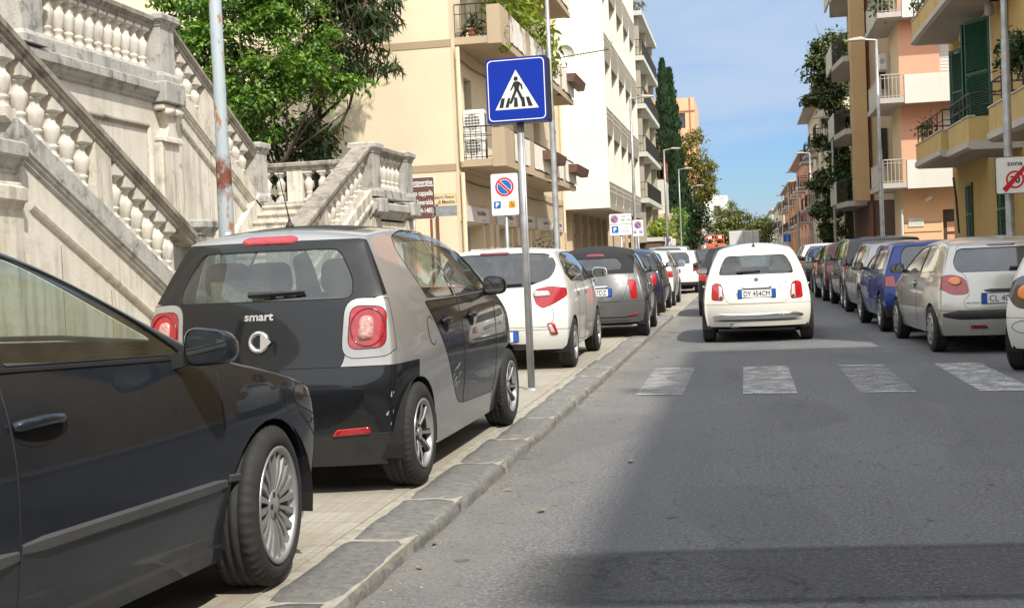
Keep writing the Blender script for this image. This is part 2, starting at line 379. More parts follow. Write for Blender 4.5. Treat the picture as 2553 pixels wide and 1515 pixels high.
class Car:
    def __init__(s, sp, name, label, loc, rz=0., cat='car', group=None):
        s.sp = sp; s.root = thing(name, label, cat, loc, rz, group)
        s.bm = shell(sp); s.tags = {}; s.names = ['body']; s.mats = [sp['paint']]
        s.bvh = BVHTree.FromBMesh(s.bm); s.ref = s.bm.copy(); s.ref.faces.ensure_lookup_table()
        s.hw = sp['W'] / 2; s.seams = True
    def rear(s, x, z, off=0.):
        h = s.bvh.ray_cast(Vector((x, -1, z)), Vector((0, 1, 0)))[0]; return (h.y if h else .1) - off
    def front(s, x, z, off=0.):
        h = s.bvh.ray_cast(Vector((x, s.sp['L'] + 1, z)), Vector((0, -1, 0)))[0]; return (h.y if h else s.sp['L'] - .1) + off
    def side(s, y, z, sg=1, off=0.):
        h = s.bvh.ray_cast(Vector((sg * 2, y, z)), Vector((-sg, 0, 0)))[0]; return (abs(h.x) if h else s.hw * .9) * sg + sg * off
    def top(s, x, y, off=0.):
        h = s.bvh.ray_cast(Vector((x, y, 3)), Vector((0, 0, -1)))[0]; return (h.z if h else 1.) + off
    def newtag(s, name, mat): s.names.append(name); s.mats.append(mat); return len(s.names) - 1
    def sidecut(s, poly, name, mat, cond=None, sides=(1, -1), same=False):
        ids = []
        for sg in sides:
            if same and ids: t = ids[0]
            else: t = s.newtag(name, mat)
            cut(s.bm, poly, 'x', lambda f: f.calc_center_median().x * sg > .25 * s.hw and f.normal.x * sg > .12, t, cond); ids.append(t)
        return ids
    def rearcut(s, poly, name, mat, cond=None, ymax=1.2, t=None, mir=False):
        ids = []
        for sg in ((1, -1) if mir else (1,)):
            tt = t if t is not None else s.newtag(name, mat)
            cut(s.bm, [(p[0] * sg, p[1]) for p in poly], 'y', lambda f: f.normal.y < -.2 and f.calc_center_median().y < ymax, tt, cond); ids.append(tt)
        return ids
    def frontcut(s, poly, name, mat, cond=None, ymin=None, mir=False):
        ids = []; ymin = ymin or s.sp['L'] * .5
        for sg in ((1, -1) if mir else (1,)):
            tt = s.newtag(name, mat)
            cut(s.bm, [(p[0] * sg, p[1]) for p in poly], 'y', lambda f: f.normal.y > .03 and f.calc_center_median().y > ymin, tt, cond); ids.append(tt)
        return ids
    def topcut(s, poly, name, mat, cond=None, zmin=.8):
        t = s.newtag(name, mat); cut(s.bm, poly, 'z', lambda f: f.normal.z > .25 and f.calc_center_median().z > zmin, t, cond); return [t]
    def retag(s, test, name, mat, cond=None):
        t = s.newtag(name, mat)
        for f in s.bm.faces:
            if (cond is None or f.material_index in cond) and test(f.calc_center_median(), f.normal): f.material_index = t
        return t
    def zcut(s, z, test=None):
        fs = [f for f in s.bm.faces if (test is None or test(f.calc_center_median()))]
        geom = set(fs)
        for f in fs: geom.update(f.edges); geom.update(f.verts)
        bmesh.ops.bisect_plane(s.bm, geom=list(geom), dist=1e-5, plane_co=(0, 0, z), plane_no=(0, 0, 1))
    def arches(s, lip='well', k=1.13, sides=(1, -1), ry=None):
        for yw in s.sp['wy']:
            r = s.sp['wr']; Ra = r * k
            P = circ(yw, r * .98, Ra, ry or Ra, 30)
            for sg in sides:
                hit = cut(s.bm, P, 'x', lambda f: f.calc_center_median().x * sg > .45 * s.hw and f.normal.x * sg > .12, None)
                es = {}
                for f in hit:
                    for e in f.edges: es[e] = es.get(e, 0) + 1
                rim = [e for e in es if es[e] == 1 and len(e.link_faces) == 2]
                pts = [tuple(e.verts[0].co) + tuple(e.verts[1].co) for e in rim]
                bmesh.ops.delete(s.bm, geom=hit, context='FACES')
                mb = MB()
                for p in pts:
                    a, b = Vector(p[:3]), Vector(p[3:]); a2, b2 = a.copy(), b.copy()
                    a2.x -= sg * .035; b2.x -= sg * .035
                    mb.add([a, b, b2, a2], [(0, 1, 2, 3)])
                if mb.v:
                    mb.build('arch_lip', s.sp['paint'] if lip == 'paint' else lip, s.root, fixn=False)
                mb = MB(); rg = []
                for t in range(17):
                    a = pi * t / 16 * 1.16 - .08 * pi; c_, s_ = cos(a) * (Ra + .01), sin(a) * (Ra + .01)
                    rg.append(((sg * (s.hw - .03)), yw + c_, r * .98 + s_)); rg.append((sg * (s.hw - .36), yw + c_, r * .98 + s_))
                vs = rg; mb.add(vs, [(2 * t, 2 * t + 1, 2 * t + 3, 2 * t + 2) for t in range(16)])
                fan = [(sg * (s.hw - .36), yw, r)] + [rg[2 * t + 1] for t in range(17)]
                mb.add(fan, [(0, t + 1, t + 2) for t in range(16)])
                mb.build('wheel_well', 'well', s.root, fixn=False)
    def finish(s, skip=()):
        bm = s.bm; bm.normal_update()
        groups = {}
        for f in bm.faces: groups.setdefault(f.material_index, []).append(f)
        # seams between panels
        mb = MB(); r = s.sp.get('seam', .0035)
        if s.seams:
            for e in bm.edges:
                if len(e.link_faces) == 2 and e.link_faces[0].material_index != e.link_faces[1].material_index:
                    a, b = e.verts[0], e.verts[1]; n = (e.link_faces[0].normal + e.link_faces[1].normal).normalized(); d = (b.co - a.co)
                    if d.length < 1e-5: continue
                    d.normalize(); t = n.cross(d) * r; u = n * r * .7
                    ex = d * r * .6
                    mb.add([a.co - t - u * .5 - ex, a.co + u - ex, a.co + t - u * .5 - ex, b.co - t - u * .5 + ex, b.co + u + ex, b.co + t - u * .5 + ex], [(0, 1, 4, 3), (1, 2, 5, 4)])
            if mb.v: mb.build('panel_gap', 'seam', s.root, fixn=False)
        ref = s.ref; ref.normal_update()
        for t, fs in groups.items():
            if t in skip: continue
            idx = {}; vs = []; F = []
            inset = .006 if 'glass' in s.mats[t] else 0.
            for f in fs:
                for v in f.verts:
                    if v not in idx: idx[v] = len(vs); vs.append(v)
                F.append(tuple(idx[v] for v in f.verts))
            nr = []
            for v in vs:
                loc, nn, fi, d = s.bvh.find_nearest(v.co)
                fc = ref.faces[fi]; acc = Vector()
                for q in fc.verts: acc += q.normal / (1e-5 + (q.co - v.co).length)
                nr.append(acc.normalized())
            me = bpy.data.meshes.new(s.names[t]); me.from_pydata([tuple(v.co - nr[k] * inset) for k, v in enumerate(vs)], [], F)
            me.materials.append(MAT[s.mats[t]]); me.polygons.foreach_set('use_smooth', [True] * len(F))
            me.update(); me.normals_split_custom_set_from_vertices(nr)
            o = bpy.data.objects.new(s.names[t], me); COL.objects.link(o); o.parent = s.root
        bm.free(); ref.free()
    # ---- fittings
    def under(s):
        L = s.sp['L']; mb = MB(); w_ = s.hw - .26
        mb.box(-w_, w_, .25, L - .3, .19, .5); mb.box(-s.hw * .86, s.hw * .86, s.sp['wy'][0] + .42, s.sp['wy'][1] - .42, .2, .42)
        mb.build('underbody', 'well', s.root)
        zb = s.sp['lev'][-1]; y0, y1 = s.sp['cab']
        mb = MB(); mb.box(-s.hw * .84, s.hw * .84, y0, y1, .45, .52)
        mb.prism([(y1 - .55, zb - .25), (y1 - .5, zb - .03), (y1 - .1, zb - .01), (y1, zb - .12), (y1, .5), (y1 - .4, .5)], -s.hw * .8, s.hw * .8, 'x')
        mb.build('dashboard', 'cabin', s.root)
    def seats(s, ys, mat='cabin', head=None, zs=0., hz=.0, rear=True):
        zb = s.sp['lev'][-1]
        for (y, xs, wd) in ys:
            for x in xs:
                mb = MB(); mb.sm = True
                w2 = wd / 2
                mb.bbox(x - w2, x + w2, y, y + .5, .5, .68, .05)
                mb.add(*_seatback(x, y, w2, zb + .02 + zs))
                o = mb.build('seat', mat, s.root, smooth=False)
                mb = MB(); mb.sm = True
                hx = min(.14, w2 * .62); z0 = zb + .06 + zs
                rr = roundpoly([(x - hx, z0), (x + hx, z0), (x + hx * .9, z0 + .2 + hz), (x - hx * .9, z0 + .2 + hz)], .07, 4)
                mb.prism(rr, y - .15, y - .06, 'y'); mb.tube([(x, y - .1, z0 - .08), (x, y - .1, z0 + .02)], .03, 6)
                mb.build('headrest', head or mat, o, smooth=False)
    def mirrors(s, y, z, mat, w_=.2, h=.14, dx=.05, d=.1, sides=(1, -1), wheel=False):
        for sg in sides:
            xb = s.side(y, z - .05, sg)
            if abs(xb) < .3: xb = sg * s.hw * .9
            x0 = xb + sg * dx; mb = MB(); mb.sm = True
            cx, cz = x0 + sg * w_ / 2, z
            R = []
            prof = ((0., .90, .88), (.012, 1., 1.), (d * .45, .97, .94), (d * .8, .78, .72), (d, .42, .4), (d * 1.04, .1, .1))
            base = roundpoly([(-w_ / 2, -h / 2), (w_ / 2, -h * .42), (w_ * .5, h * .36), (-w_ * .46, h / 2)], h * .42, 5)
            for (dy, kx, kz) in prof: R.append([(cx + sg * a * kx, y - .02 + dy, cz + b * kz + (dy * -.12)) for a, b in base])
            mb.rings(R, False); mb.add(R[-1], [tuple(range(len(base)))])
            o = mb.build('mirror', mat, s.root)
            g = MB(); g.add([(cx + sg * a * .86, y - .014, cz + b * .84) for a, b in base], [tuple(range(len(base)))]); g.build('mirror_glass', 'mirror', o)
            g = MB(); g.add([(cx + sg * a * .92, y - .0135 + .001, cz + b * .90) for a, b in base], [tuple(range(len(base)))]); g.build('mirror_rim', 'plastic', o)
            a = MB(); a.prism([(xb - sg * .03, z - .09), (x0 + sg * .06, z - .055), (x0 + sg * .06, z - .01), (xb - sg * .03, z - .03)], y, y + .05, 'y'); a.build('mirror_arm', 'plastic', o)
    def plate(s, x, z, txt, w_=.52, h=.11, y=None, tilt=0., fs=None):
        y = s.rear(x, z, .018) if y is None else y
        mb = MB(); mb.bbox(x - w_ / 2 - .012, x + w_ / 2 + .012, y, y + .016, z - h / 2 - .01, z + h / 2 + .01, .006); o = mb.build('number_plate', 'plastic', s.root)
        mb = MB(); mb.box(x - w_ / 2, x + w_ / 2, y - .003, y, z - h / 2, z + h / 2); mb.build('plate_face', 'plate_white', o)
        bw = .05
        for xx in (x - w_ / 2, x + w_ / 2 - bw): mb = MB(); mb.box(xx, xx + bw, y - .006, y - .0031, z - h / 2, z + h / 2); mb.build('blue_band', 'plate_blue', o)
        mb = MB(); text(mb, txt, (x, y - .0068, z), h * .66, w_ - 2 * bw - .05); mb.build('lettering', 'ink', o)
    def handle(s, y, z, sides=(1,), w_=.19, mat=None, recess=True):
        for sg in sides:
            if recess:
                mb = MB(); P = circ(y, z - .014, w_ * .5, .055, 22)
                mb.add([(s.side(a, b, sg, .0015), a, b) for a, b in P], [tuple(range(22))]); mb.build('handle_recess', 'seam' if recess is True else recess, s.root)
            mb = MB(); mb.sm = True; pts = []
            for t in range(9):
                u = t / 8; yy = y - w_ / 2 + w_ * u; pts.append((s.side(yy, z, sg, .006 + .026 * sin(pi * u) ** .6), yy, z + .008 * sin(pi * u)))
            mb.tube(pts, .017, 8); mb.build('door_handle', mat or s.sp['paint'], s.root)
    def strip(s, pts, hgt, mat, sg=1, out=.012, name='rub_strip'):
        mb = MB(); R = []; n = len(pts)
        P = []
        for k in range(n - 1):
            m = max(1, int(abs(pts[k + 1][0] - pts[k][0]) / .08))
            for t in range(m): P.append((pts[k][0] + (pts[k + 1][0] - pts[k][0]) * t / m, pts[k][1] + (pts[k + 1][1] - pts[k][1]) * t / m))
        P.append(pts[-1])
        for k, (y, z) in enumerate(P):
            e = .4 if k in (0, len(P) - 1) else 1.
            h = hgt / 2 * (.7 if k in (0, len(P) - 1) else 1.)
            R.append([(s.side(y, z - h, sg, -.002), y, z - h), (s.side(y, z - h * .6, sg, out * e), y, z - h * .6), (s.side(y, z + h * .6, sg, out * e), y, z + h * .6), (s.side(y, z + h, sg, -.002), y, z + h)])
        mb.rings(R, True); return mb.build(name, mat, s.root)
    def rearbar(s, x0, x1, z, hgt, mat, out=.012, name='bumper_strip', n=24, zf=None, taper=True, parent=None):
        mb = MB(); mb.sm = True; R = []
        for k in range(n + 1):
            u = k / n; x = x0 + (x1 - x0) * u; e = min(1, min(u, 1 - u) * 7 + .12) if taper else 1.; h = hgt / 2 * e ** .5; zz = z + (zf(x) if zf else 0)
            ring = []
            for a in range(7):
                t = -pi / 2 + pi * a / 6; ring.append((x, s.rear(x, zz + h * sin(t), out * cos(t) * e - .002), zz + h * sin(t)))
            R.append(ring)
        mb.rings(R, True, close=False); return mb.build(name, mat, parent or s.root)
    def rearpatch(s, poly, mat, off=.004, name='patch', parent=None, thick=True):
        """raised lens or plate that follows the tail; poly in (x,z)"""
        mb = MB(); mb.sm = True; n = len(poly); cx = sum(p[0] for p in poly) / n; cz = sum(p[1] for p in poly) / n
        R = [[(x, s.rear(x, z, -.001), z) for x, z in poly]]
        for k in (.97, .6, .25): R.append([(cx + (x - cx) * k, s.rear(cx + (x - cx) * k, cz + (z - cz) * k, off), cz + (z - cz) * k) for x, z in poly])
        mb.rings(R); mb.add(R[-1], [tuple(range(n))]); return mb.build(name, mat, parent or s.root)
    def reartext(s, body, x, z, h, mat, off=.005, bold=.02, wid=None, name='lettering'):
        mb = MB(); text(mb, body, (x, 0, z), h, wid, bold=bold); mb.v = [(a, s.rear(a, c, off), c) for a, b, c in mb.v]
        return mb.build(name, mat, s.root)
    def wiper(s, x0, x1, z0, z1, mat='plastic'):
        mb = MB()
        pts = [(x0 + (x1 - x0) * t / 6, 0, z0 + (z1 - z0) * t / 6) for t in range(7)]
        pts = [(x, s.rear(x, z, .03), z) for x, _, z in pts]; mb.tube(pts, [.02, .016, .014, .012, .010, .008, .006], 6)
        pts = [(x, s.rear(x, z - .012, .012), z - .012) for x, _, z in pts]; mb.tube(pts, .007, 5); mb.build('rear_wiper', mat, s.root)
    def antenna(s, x, y, h=.35, lean=-.18):
        z = s.top(x, y); mb = MB(); mb.lathe([(.028, -.02), (.024, .012), (.010, .035), (.005, .06)], 10, (x, y, z)); mb.tube([(x, y, z + .05), (x, y + lean, z + h)], [.0042, .002], 5); mb.build('antenna', 'plastic', s.root)
    def wheels(s, style='plain', tw=.185, near=True, inset=.01, sides=(1, -1), steer=0., rimmat=None):
        for yw in s.sp['wy']:
            for sg in sides:
                key = (style, s.sp['wr'], tw, rimmat, near)
                if key not in WHEELS: WHEELS[key] = make_wheel(s.sp['wr'], tw, style, rimmat, near)
                o = WHEELS[key]
                if o.parent is None and not o.get('used'):
                    o['used'] = 1; t = o; kids = None
                else:
                    t = o.copy(); COL.objects.link(t)
                    for g in list(o.children):
                        d = g.copy(); COL.objects.link(d); d.parent = t
                t.parent = s.root; t.location = (sg * (s.hw - tw / 2 - inset), yw, s.sp['wr'])
                t.rotation_euler = (0, 0, (0 if sg > 0 else pi) + (steer if yw == s.sp['wy'][-1] else 0.))
                for k in ('used', 'label'):
                    if k in t and t is not o: del t[k]
    def done(s):
        if 'used' in s.root: del s.root['used']
        return s.root
def _seatback(x, y, w2, zt):
    v = []
    for (dy, z, k) in ((.1, .6, .95), (-.02, .8, 1.), (-.1, zt - .08, .9), (-.12, zt, .7)):
        v += [(x - w2 * k, y + dy, z), (x + w2 * k, y + dy, z), (x + w2 * k, y + dy - .12, z), (x - w2 * k, y + dy - .12, z)]
    f = []
    for a in range(3):
        for k in range(4): f.append((a * 4 + k, a * 4 + (k + 1) % 4, a * 4 + 4 + (k + 1) % 4, a * 4 + 4 + k))
    f.append((12, 13, 14, 15)); return v, f
WHEELS = {}
def make_wheel(r, tw, style, rimmat, near):
    """axis along x, outer face towards +x"""
    h = tw / 2; n = 40 if near else 20; rr = r * (.72 if style == 'multi' else .66)
    mb = MB(); mb.sm = True
    g = .006
    pr = [(rr, -h * .8), (rr + .02, -h), (r - .035, -h * .98), (r - .008, -h * .82), (r, -h * .7)]
    for a in (-.36, 0, .36): pr += [(r, h * (a - .06)), (r - g, h * (a - .05)), (r - g, h * (a + .05)), (r, h * (a + .06))]
    pr += [(r, h * .7), (r - .008, h * .82), (r - .035, h * .98), (rr + .035, h * 1.02), (rr + .02, h), (rr, h * .86), (rr - .012, h * .7), (rr - .014, -h * .8)]
    nn = 150 if near else n; R = []
    for rad, hx in pr:
        ring = []
        for q in range(nn):
            a = 2 * pi * q / nn; rd = rad
            if near and rad > r - .02 and abs(hx) > h * .42 and (q + (1 if hx > 0 else 0)) % 3 == 0: rd = rad - .008
            ring.append((hx, rd * cos(a), rd * sin(a)))
        R.append(ring)
    mb.rings(R, False); o = mb.build('wheel', 'rubber')
    rim = MB(); rim.sm = True
    rim.lathe([(rr + .004, h * .9), (rr + .006, h * .98), (rr - .004, h * 1.0), (rr - .016, h * .93), (rr - .02, h * .55), (rr - .03, -h * .2)], n, ax='x', caps=False)
    dk = MB(); dk.lathe([(rr - .03, -h * .15), (.02, -h * .15)], 20, ax='x', caps=False); dk.lathe([(rr * .72, h * .02), (.02, h * .03)], 24, ax='x')
    dk.build('brake_disc', 'alloy_dark', o)
    mat = rimmat or 'alloy'
    def spoke(mb, a, r0, r1, w0, w1, x0, x1, th=.02):
        M = Matrix.Rotation(a, 3, 'X'); v = []
        for (rad, w_, x) in ((r0, w0, x0), ((r0 + r1) / 2, (w0 + w1) / 2, (x0 + x1) / 2 + .006), (r1, w1, x1)):
            for (dx, k) in ((-th, 1.), (0, .85), (0, -.85), (-th, -1.)):
                v.append(tuple(M @ Vector((x + dx, w_ * k, rad))))
        f = []
        for q in range(2):
            for k in range(3): f.append((q * 4 + k, q * 4 + k + 1, q * 4 + 5 + k, q * 4 + 4 + k))
        mb.add(v, f)
    if style == 'multi':
        rim.sm = False
        for k in range(20): spoke(rim, 2 * pi * k / 20, .045, rr - .014, .007, .0165, h * .72, h * .86)
        rim.sm = True; rim.lathe([(.062, h * .45), (.062, h * .74), (.052, h * .8), (.034, h * .8), (.03, h * .86), (.0, h * .87)], 24, ax='x')
        nb = MB()
        for k in range(5):
            a = 2 * pi * (k + .5) / 5; nb.lathe([(.012, h * .7), (.012, h * .815), (.0, h * .815)], 8, (0, .044 * cos(a), .044 * sin(a)), ax='x')
        nb.build('wheel_bolt', 'alloy_dark', o)
    elif style == 'twin':
        rim.sm = False; ed = MB()
        for k in range(8): spoke(rim, 2 * pi * k / 8 + (.10 if k % 2 else -.10), .05, rr - .012, .007, .013, h * .66, h * .90, .012); spoke(ed, 2 * pi * k / 8 + (.10 if k % 2 else -.10), .05, rr - .014, .015, .024, h * .60, h * .84, .02)
        rim.lathe([(.036, h * .60), (.036, h * .74), (.0, h * .75)], 16, ax='x')
        ed.sm = True; ed.lathe([(rr - .012, h * .90), (rr - .022, h * .5), (rr - .03, h * .1), (.075, h * .1), (.07, h * .58), (.05, h * .66), (.036, h * .66)], n, ax='x', caps=False); ed.build('rim_inner', 'alloy_dark', o)
    elif style == 'cover':
        rim.sm = True
        rim.lathe([(rr - .012, h * .86), (rr - .03, h * .98), (rr * .82, h * 1.04), (rr * .55, h * .98), (rr * .4, h * .9), (.06, h * .96), (0, h * .97)], n, ax='x', caps=False)
        hl = MB()
        for k in range(8):
            a = 2 * pi * (k + .5) / 8; c_ = (0, rr * .74 * cos(a), rr * .74 * sin(a)); M = Matrix.Rotation(a, 3, 'X')
            q = [tuple(Vector((h * 1.045, 0, 0)) + M @ Vector((0, rr * .74 + u, v))) for u, v in circ(0, 0, rr * .13, rr * .115, 10)]
            hl.add(q, [tuple(range(10))])
        hl.build('cover_hole', 'well', o)
    else:
        rim.sm = False
        for k in range(7): spoke(rim, 2 * pi * k / 7, .04, rr - .014, .02, .03, h * .6, h * .86)
        rim.sm = True; rim.lathe([(.06, h * .4), (.06, h * .66), (.04, h * .74), (0, h * .75)], 16, ax='x')
    rim.build('rim', mat, o)
    return o
# ---------------------------------------------------------------- cars
WALK = 0.07
def sp_smart(paint='paint_silver', L=3.495, wb=2.494, sub=3):
    d = L - 3.495
    return dict(L=L, W=1.63, paint=paint, sub=sub, wr=.293, wy=(.50, .50 + wb), cab=(.6, 2.75 + d), crown=.06, crease=.3, rb=1.0, kR=.11, kF=.3, rcrease=.3,
        lev=(.17, .34, .58, .72, .88, 1.05), up=(.25, .6, 1.0), cols=(-1, -.94, -.5, 0, .5, .94, 1),
        st=[(0, 1.455, .90), (.13, 1.49, .935), (.7, 1.53, 1.), (1.3, 1.535, 1.), (1.8 + d, 1.51, 1.), (2.15 + d, 1.43, .995), (2.75 + d, 1.10, .985), (3.05 + d, .99, .97), (3.33 + d, .90, .93), (L, .70, .86)],
        wf=[(.15, .92), (.34, .965), (.62, .995), (.80, 1.0), (1.05, .935), (1.2, .85), (1.4, .725), (1.54, .615), (1.6, .59)],
        R=[(.1, .10), (.30, .05), (.44, .005), (.60, .0), (.72, .05), (.88, .075), (1.05, .11), (1.2, .18), (1.4, .28), (1.52, .33)],
        F=[(.1, .08), (.4, .0), (.7, .05), (1., .2)])
def smart_cuts(c, door, gate, bumper, lens='lens_red', d=0., four=True, gtail=True):
    rear_w = [(.86, 1.055), (1.50, 1.045), (1.47, 1.47), (1.05, 1.475), (.80, 1.43), (.74, 1.34)] if four else None
    f0 = 1.54 if four else .95
    fw = [(f0, 1.045), (2.55 + d, 1.055), (2.40 + d, 1.20), (2.0 + d, 1.44), (1.75 + d, 1.475), (f0 - .03, 1.475)]
    # doors
    B0 = c.sp['paint']
    if four:
        c.sidecut(roundpoly([(.79, 1.035), (.95, .84), (1.22, .50), (1.34, .37), (1.50, .35), (1.525, 1.035)], [.03, .2, .3, .12, .01, .01], 5), 'rear_door', door)
        c.sidecut(roundpoly([(1.525, 1.035), (1.50, .35), (2.40, .32), (2.50, .44), (2.52, .8), (2.62, 1.045)], [.01, .01, .1, .1, .1, .02], 5), 'front_door', door)
    else:
        c.sidecut(roundpoly([(.93, 1.035), (1.0, .84), (1.12, .42), (1.25, .27), (2.3 + d, .26), (2.42 + d, .8), (2.52 + d, 1.045)], [.03, .2, .2, .1, .1, .1, .02], 5), 'front_door', door)
    c.sidecut([(2.66 + d, 1.2), (2.53 + d, .8), (2.42 + d, .3), (2.42 + d, .1), (3.7 + d, .1), (3.7 + d, 1.2)], 'front_fender', door, cond={0})
    c.retag(lambda p, n: p.y > 2.6 + d and p.z < 1.06, 'front_bumper', door, cond={0})
    if four: c.sidecut(roundpoly(rear_w, [.03, .01, .01, .12, .10, .06], 4), 'rear_side_window', 'glass_tint')
    c.sidecut(roundpoly(fw, [.01, .03, .1, .1, .1, .01], 4), 'front_side_window', 'glass_clear')
    c.frontcut([(-.60, 1.08), (.60, 1.08), (.46, 1.42), (-.46, 1.42)], 'windscreen', 'glass_clear', ymin=1.5)
    c.topcut(roundpoly([(-.40, .55), (.40, .55), (.40, 1.75 + d), (-.40, 1.75 + d)], .06), 'sunroof', 'cloth_top', zmin=1.3)
    G = roundpoly([(-.46, .70), (.46, .70), (.49, .78), (.470, .92), (.50, 1.06), (.71, 1.10), (.665, 1.27), (.545, 1.415), (-.545, 1.415), (-.665, 1.27), (-.71, 1.10), (-.50, 1.06), (-.470, .92), (-.49, .78)], .045, 3)
    g = c.rearcut(G, 'tailgate', gate)
    c.rearcut(roundpoly([(-.52, 1.085), (.52, 1.085), (.505, 1.2), (.41, 1.365), (-.41, 1.365), (-.505, 1.2)], .05, 4), 'rear_window', 'glass_tint', cond={g[0]})
    # bumper
    c.zcut(.715, lambda p: p.y < .62); c.zcut(.345, lambda p: p.y < .5)
    b = c.retag(lambda p, n: p.y < .52 and p.z < .715, 'rear_bumper', bumper)
    c.retag(lambda p, n: p.y < .4 and p.z < .345, 'bumper_valance', 'plastic', cond={b})
    lamp = roundpoly([(.500, .805), (.705, .81), (.70, 1.035), (.510, 1.045)], .06, 5)
    sur = roundpoly([(.465, .755), (.76, .765), (.755, 1.075), (.48, 1.09)], .09, 5)
    c.lamp_s = c.rearcut(sur, 'lamp_surround', c.sp['paint'], mir=True, ymax=.6)
    c.rearcut(lamp, 'tail_lamp', lens, mir=True, ymax=.6)
    c.arches('plastic')
# --- silver and black city car on the pavement
def build_smart():
    c = Car(sp_smart(), 'city_car', 'silver and black two-tone city car with scuffed bumper, parked behind the blue crossing sign pole', (-2.645, 6.29, WALK), -.016, group='cars parked on the left pavement')
    smart_cuts(c, 'paint_black', 'paint_black', 'paint_black')
    c.under(); c.seats([(1.25, (-.36, .36), .46), (.62, (-.36, .36), .42)])
    c.wheels('twin', .195); c.mirrors(2.36, 1.09, 'paint_black', .17, .15, .0, .12)
    # lamp innards
    for sg in (1, -1):
        P = roundpoly([(sg * .555, .855), (sg * .64, .86), (sg * .635, .985), (sg * .565, .99)], .035, 4); c.rearpatch(P, 'lens_pink', .012, 'reversing_lens')
        Q = circ(sg * .605, .925, .086, .098, 20); mb = MB(); mb.sm = True
        R = [[(x, c.rear(x, z, .003), z) for x, z in circ(sg * .605, .925, .094 * k, .106 * k, 24)] for k in (1.0, .93)]
        R.insert(1, [(x, c.rear(x, z, .010), z) for x, z in circ(sg * .605, .925, .0905, .103, 24)]); mb.rings(R); mb.build('lens_ring', 'lens_dark_red', c.root)
    c.rearbar(-.17, .17, 1.425, .05, 'lens_red', .012, 'brake_light')
    c.reartext('smart', .0, 1.005, .044, 'badge', .004, .028, .17)
    # round badge
    mb = MB(); mb.sm = True; cx, cz = .005, .865
    R = []
    for k, off in ((1., .001), (.98, .012), (.80, .018), (.62, .012), (.56, .002)):
        R.append([(x, c.rear(x, z, off), z) for x, z in circ(cx, cz, .062 * k, .062 * k, 28)])
    mb.rings(R); o = mb.build('badge', 'badge', c.root)
    mb = MB(); mb.add([(x, c.rear(x, z, .020), z) for x, z in ((cx + .014, cz + .058), (cx + .078, cz - .0), (cx + .014, cz - .058))], [(0, 1, 2)]); mb.build('badge_arrow', 'chrome', o)
    c.wiper(-.06, .26, 1.125, 1.135); c.antenna(.0, .62, .33, -.15)
    c.plate(-.10, .56, 'EX 315SM', y=c.rear(-.1, .56, .012))
    for sg in (1, -1): c.rearpatch(roundpoly([(sg * .40, .335), (sg * .61, .345), (sg * .61, .385), (sg * .43, .375)], .01, 2), 'lens_red', .008, 'bumper_reflector')
    c.handle(1.10, .90, (1, -1), .16, 'paint_black'); c.handle(1.78, .90, (1, -1), .16, 'paint_black')
    # fuel flap outline
    P = circ(.80, .86, .07, .085, 24); mb = MB(); pts = [(c.side(y, z, 1, .0005), y, z) for y, z in P[3:22]]; mb.tube(pts, .0028, 4); mb.build('fuel_flap', 'seam', c.root)
    # scrapes at the bumper corner and the rear door edge
    rnd = random.Random(3)
    def scrape(fn, cnt, y0, y1, z0, z1, l0, l1, h0, h1, slope):
        for k in range(cnt):
            y = rnd.uniform(y0, y1); z = rnd.uniform(z0, z1); l = rnd.uniform(l0, l1); h = rnd.uniform(h0, h1); mb = MB()
            mb.add([(fn(y, z), y, z), (fn(y + l, z + l * slope), y + l, z + l * slope), (fn(y + l * .7, z + l * slope + h), y + l * .7, z + l * slope + h), (fn(y, z + h * .6), y, z + h * .6)], [(0, 1, 2, 3)])
            mb.build('paint_scrape', 'scrape', c.root)
    scrape(lambda y, z: c.side(y, z, 1, .002), 9, 1.14, 1.36, .46, .60, .03, .12, .002, .005, .35)
    scrape(lambda y, z: c.side(y, z, 1, .002), 5, .10, .15, .37, .56, .003, .008, .012, .035, .3)
    # parcels on the rear shelf
    mb = MB(); mb.box(-.62, .62, .36, .62, 1.0, 1.03); mb.build('parcel_shelf', 'cabin', c.root)
    mb = MB(); mb.cbox((-.26, .50, 1.12), (.34, .14, .18), Matrix.Rotation(.2, 3, 'Z') @ Matrix.Rotation(.15, 3, 'X')); mb.cbox((.2, .48, 1.06), (.5, .16, .05), Matrix.Rotation(-.1, 3, 'Z'))
    tag(mb.build('shelf_bundle', 'straw', None), 'patterned cloth bundle on the rear shelf of the two-tone city car', 'bundle').matrix_world = c.root.matrix_basis if False else Matrix.Translation((-2.645, 6.29, WALK)) @ Matrix.Rotation(-.016, 4, 'Z')
    mb = MB(); mb.tube([(.3, .55, .28), (.3, .2, .25)], .03, 8); mb.build('exhaust_pipe', 'chrome', c.root)
    c.finish(); return c.done()
plain('scrape', (.34, .34, .33), .6, var=.4, vs=80)
plain('straw', (.42, .38, .24), .9, var=.5, vs=60)
build_smart()
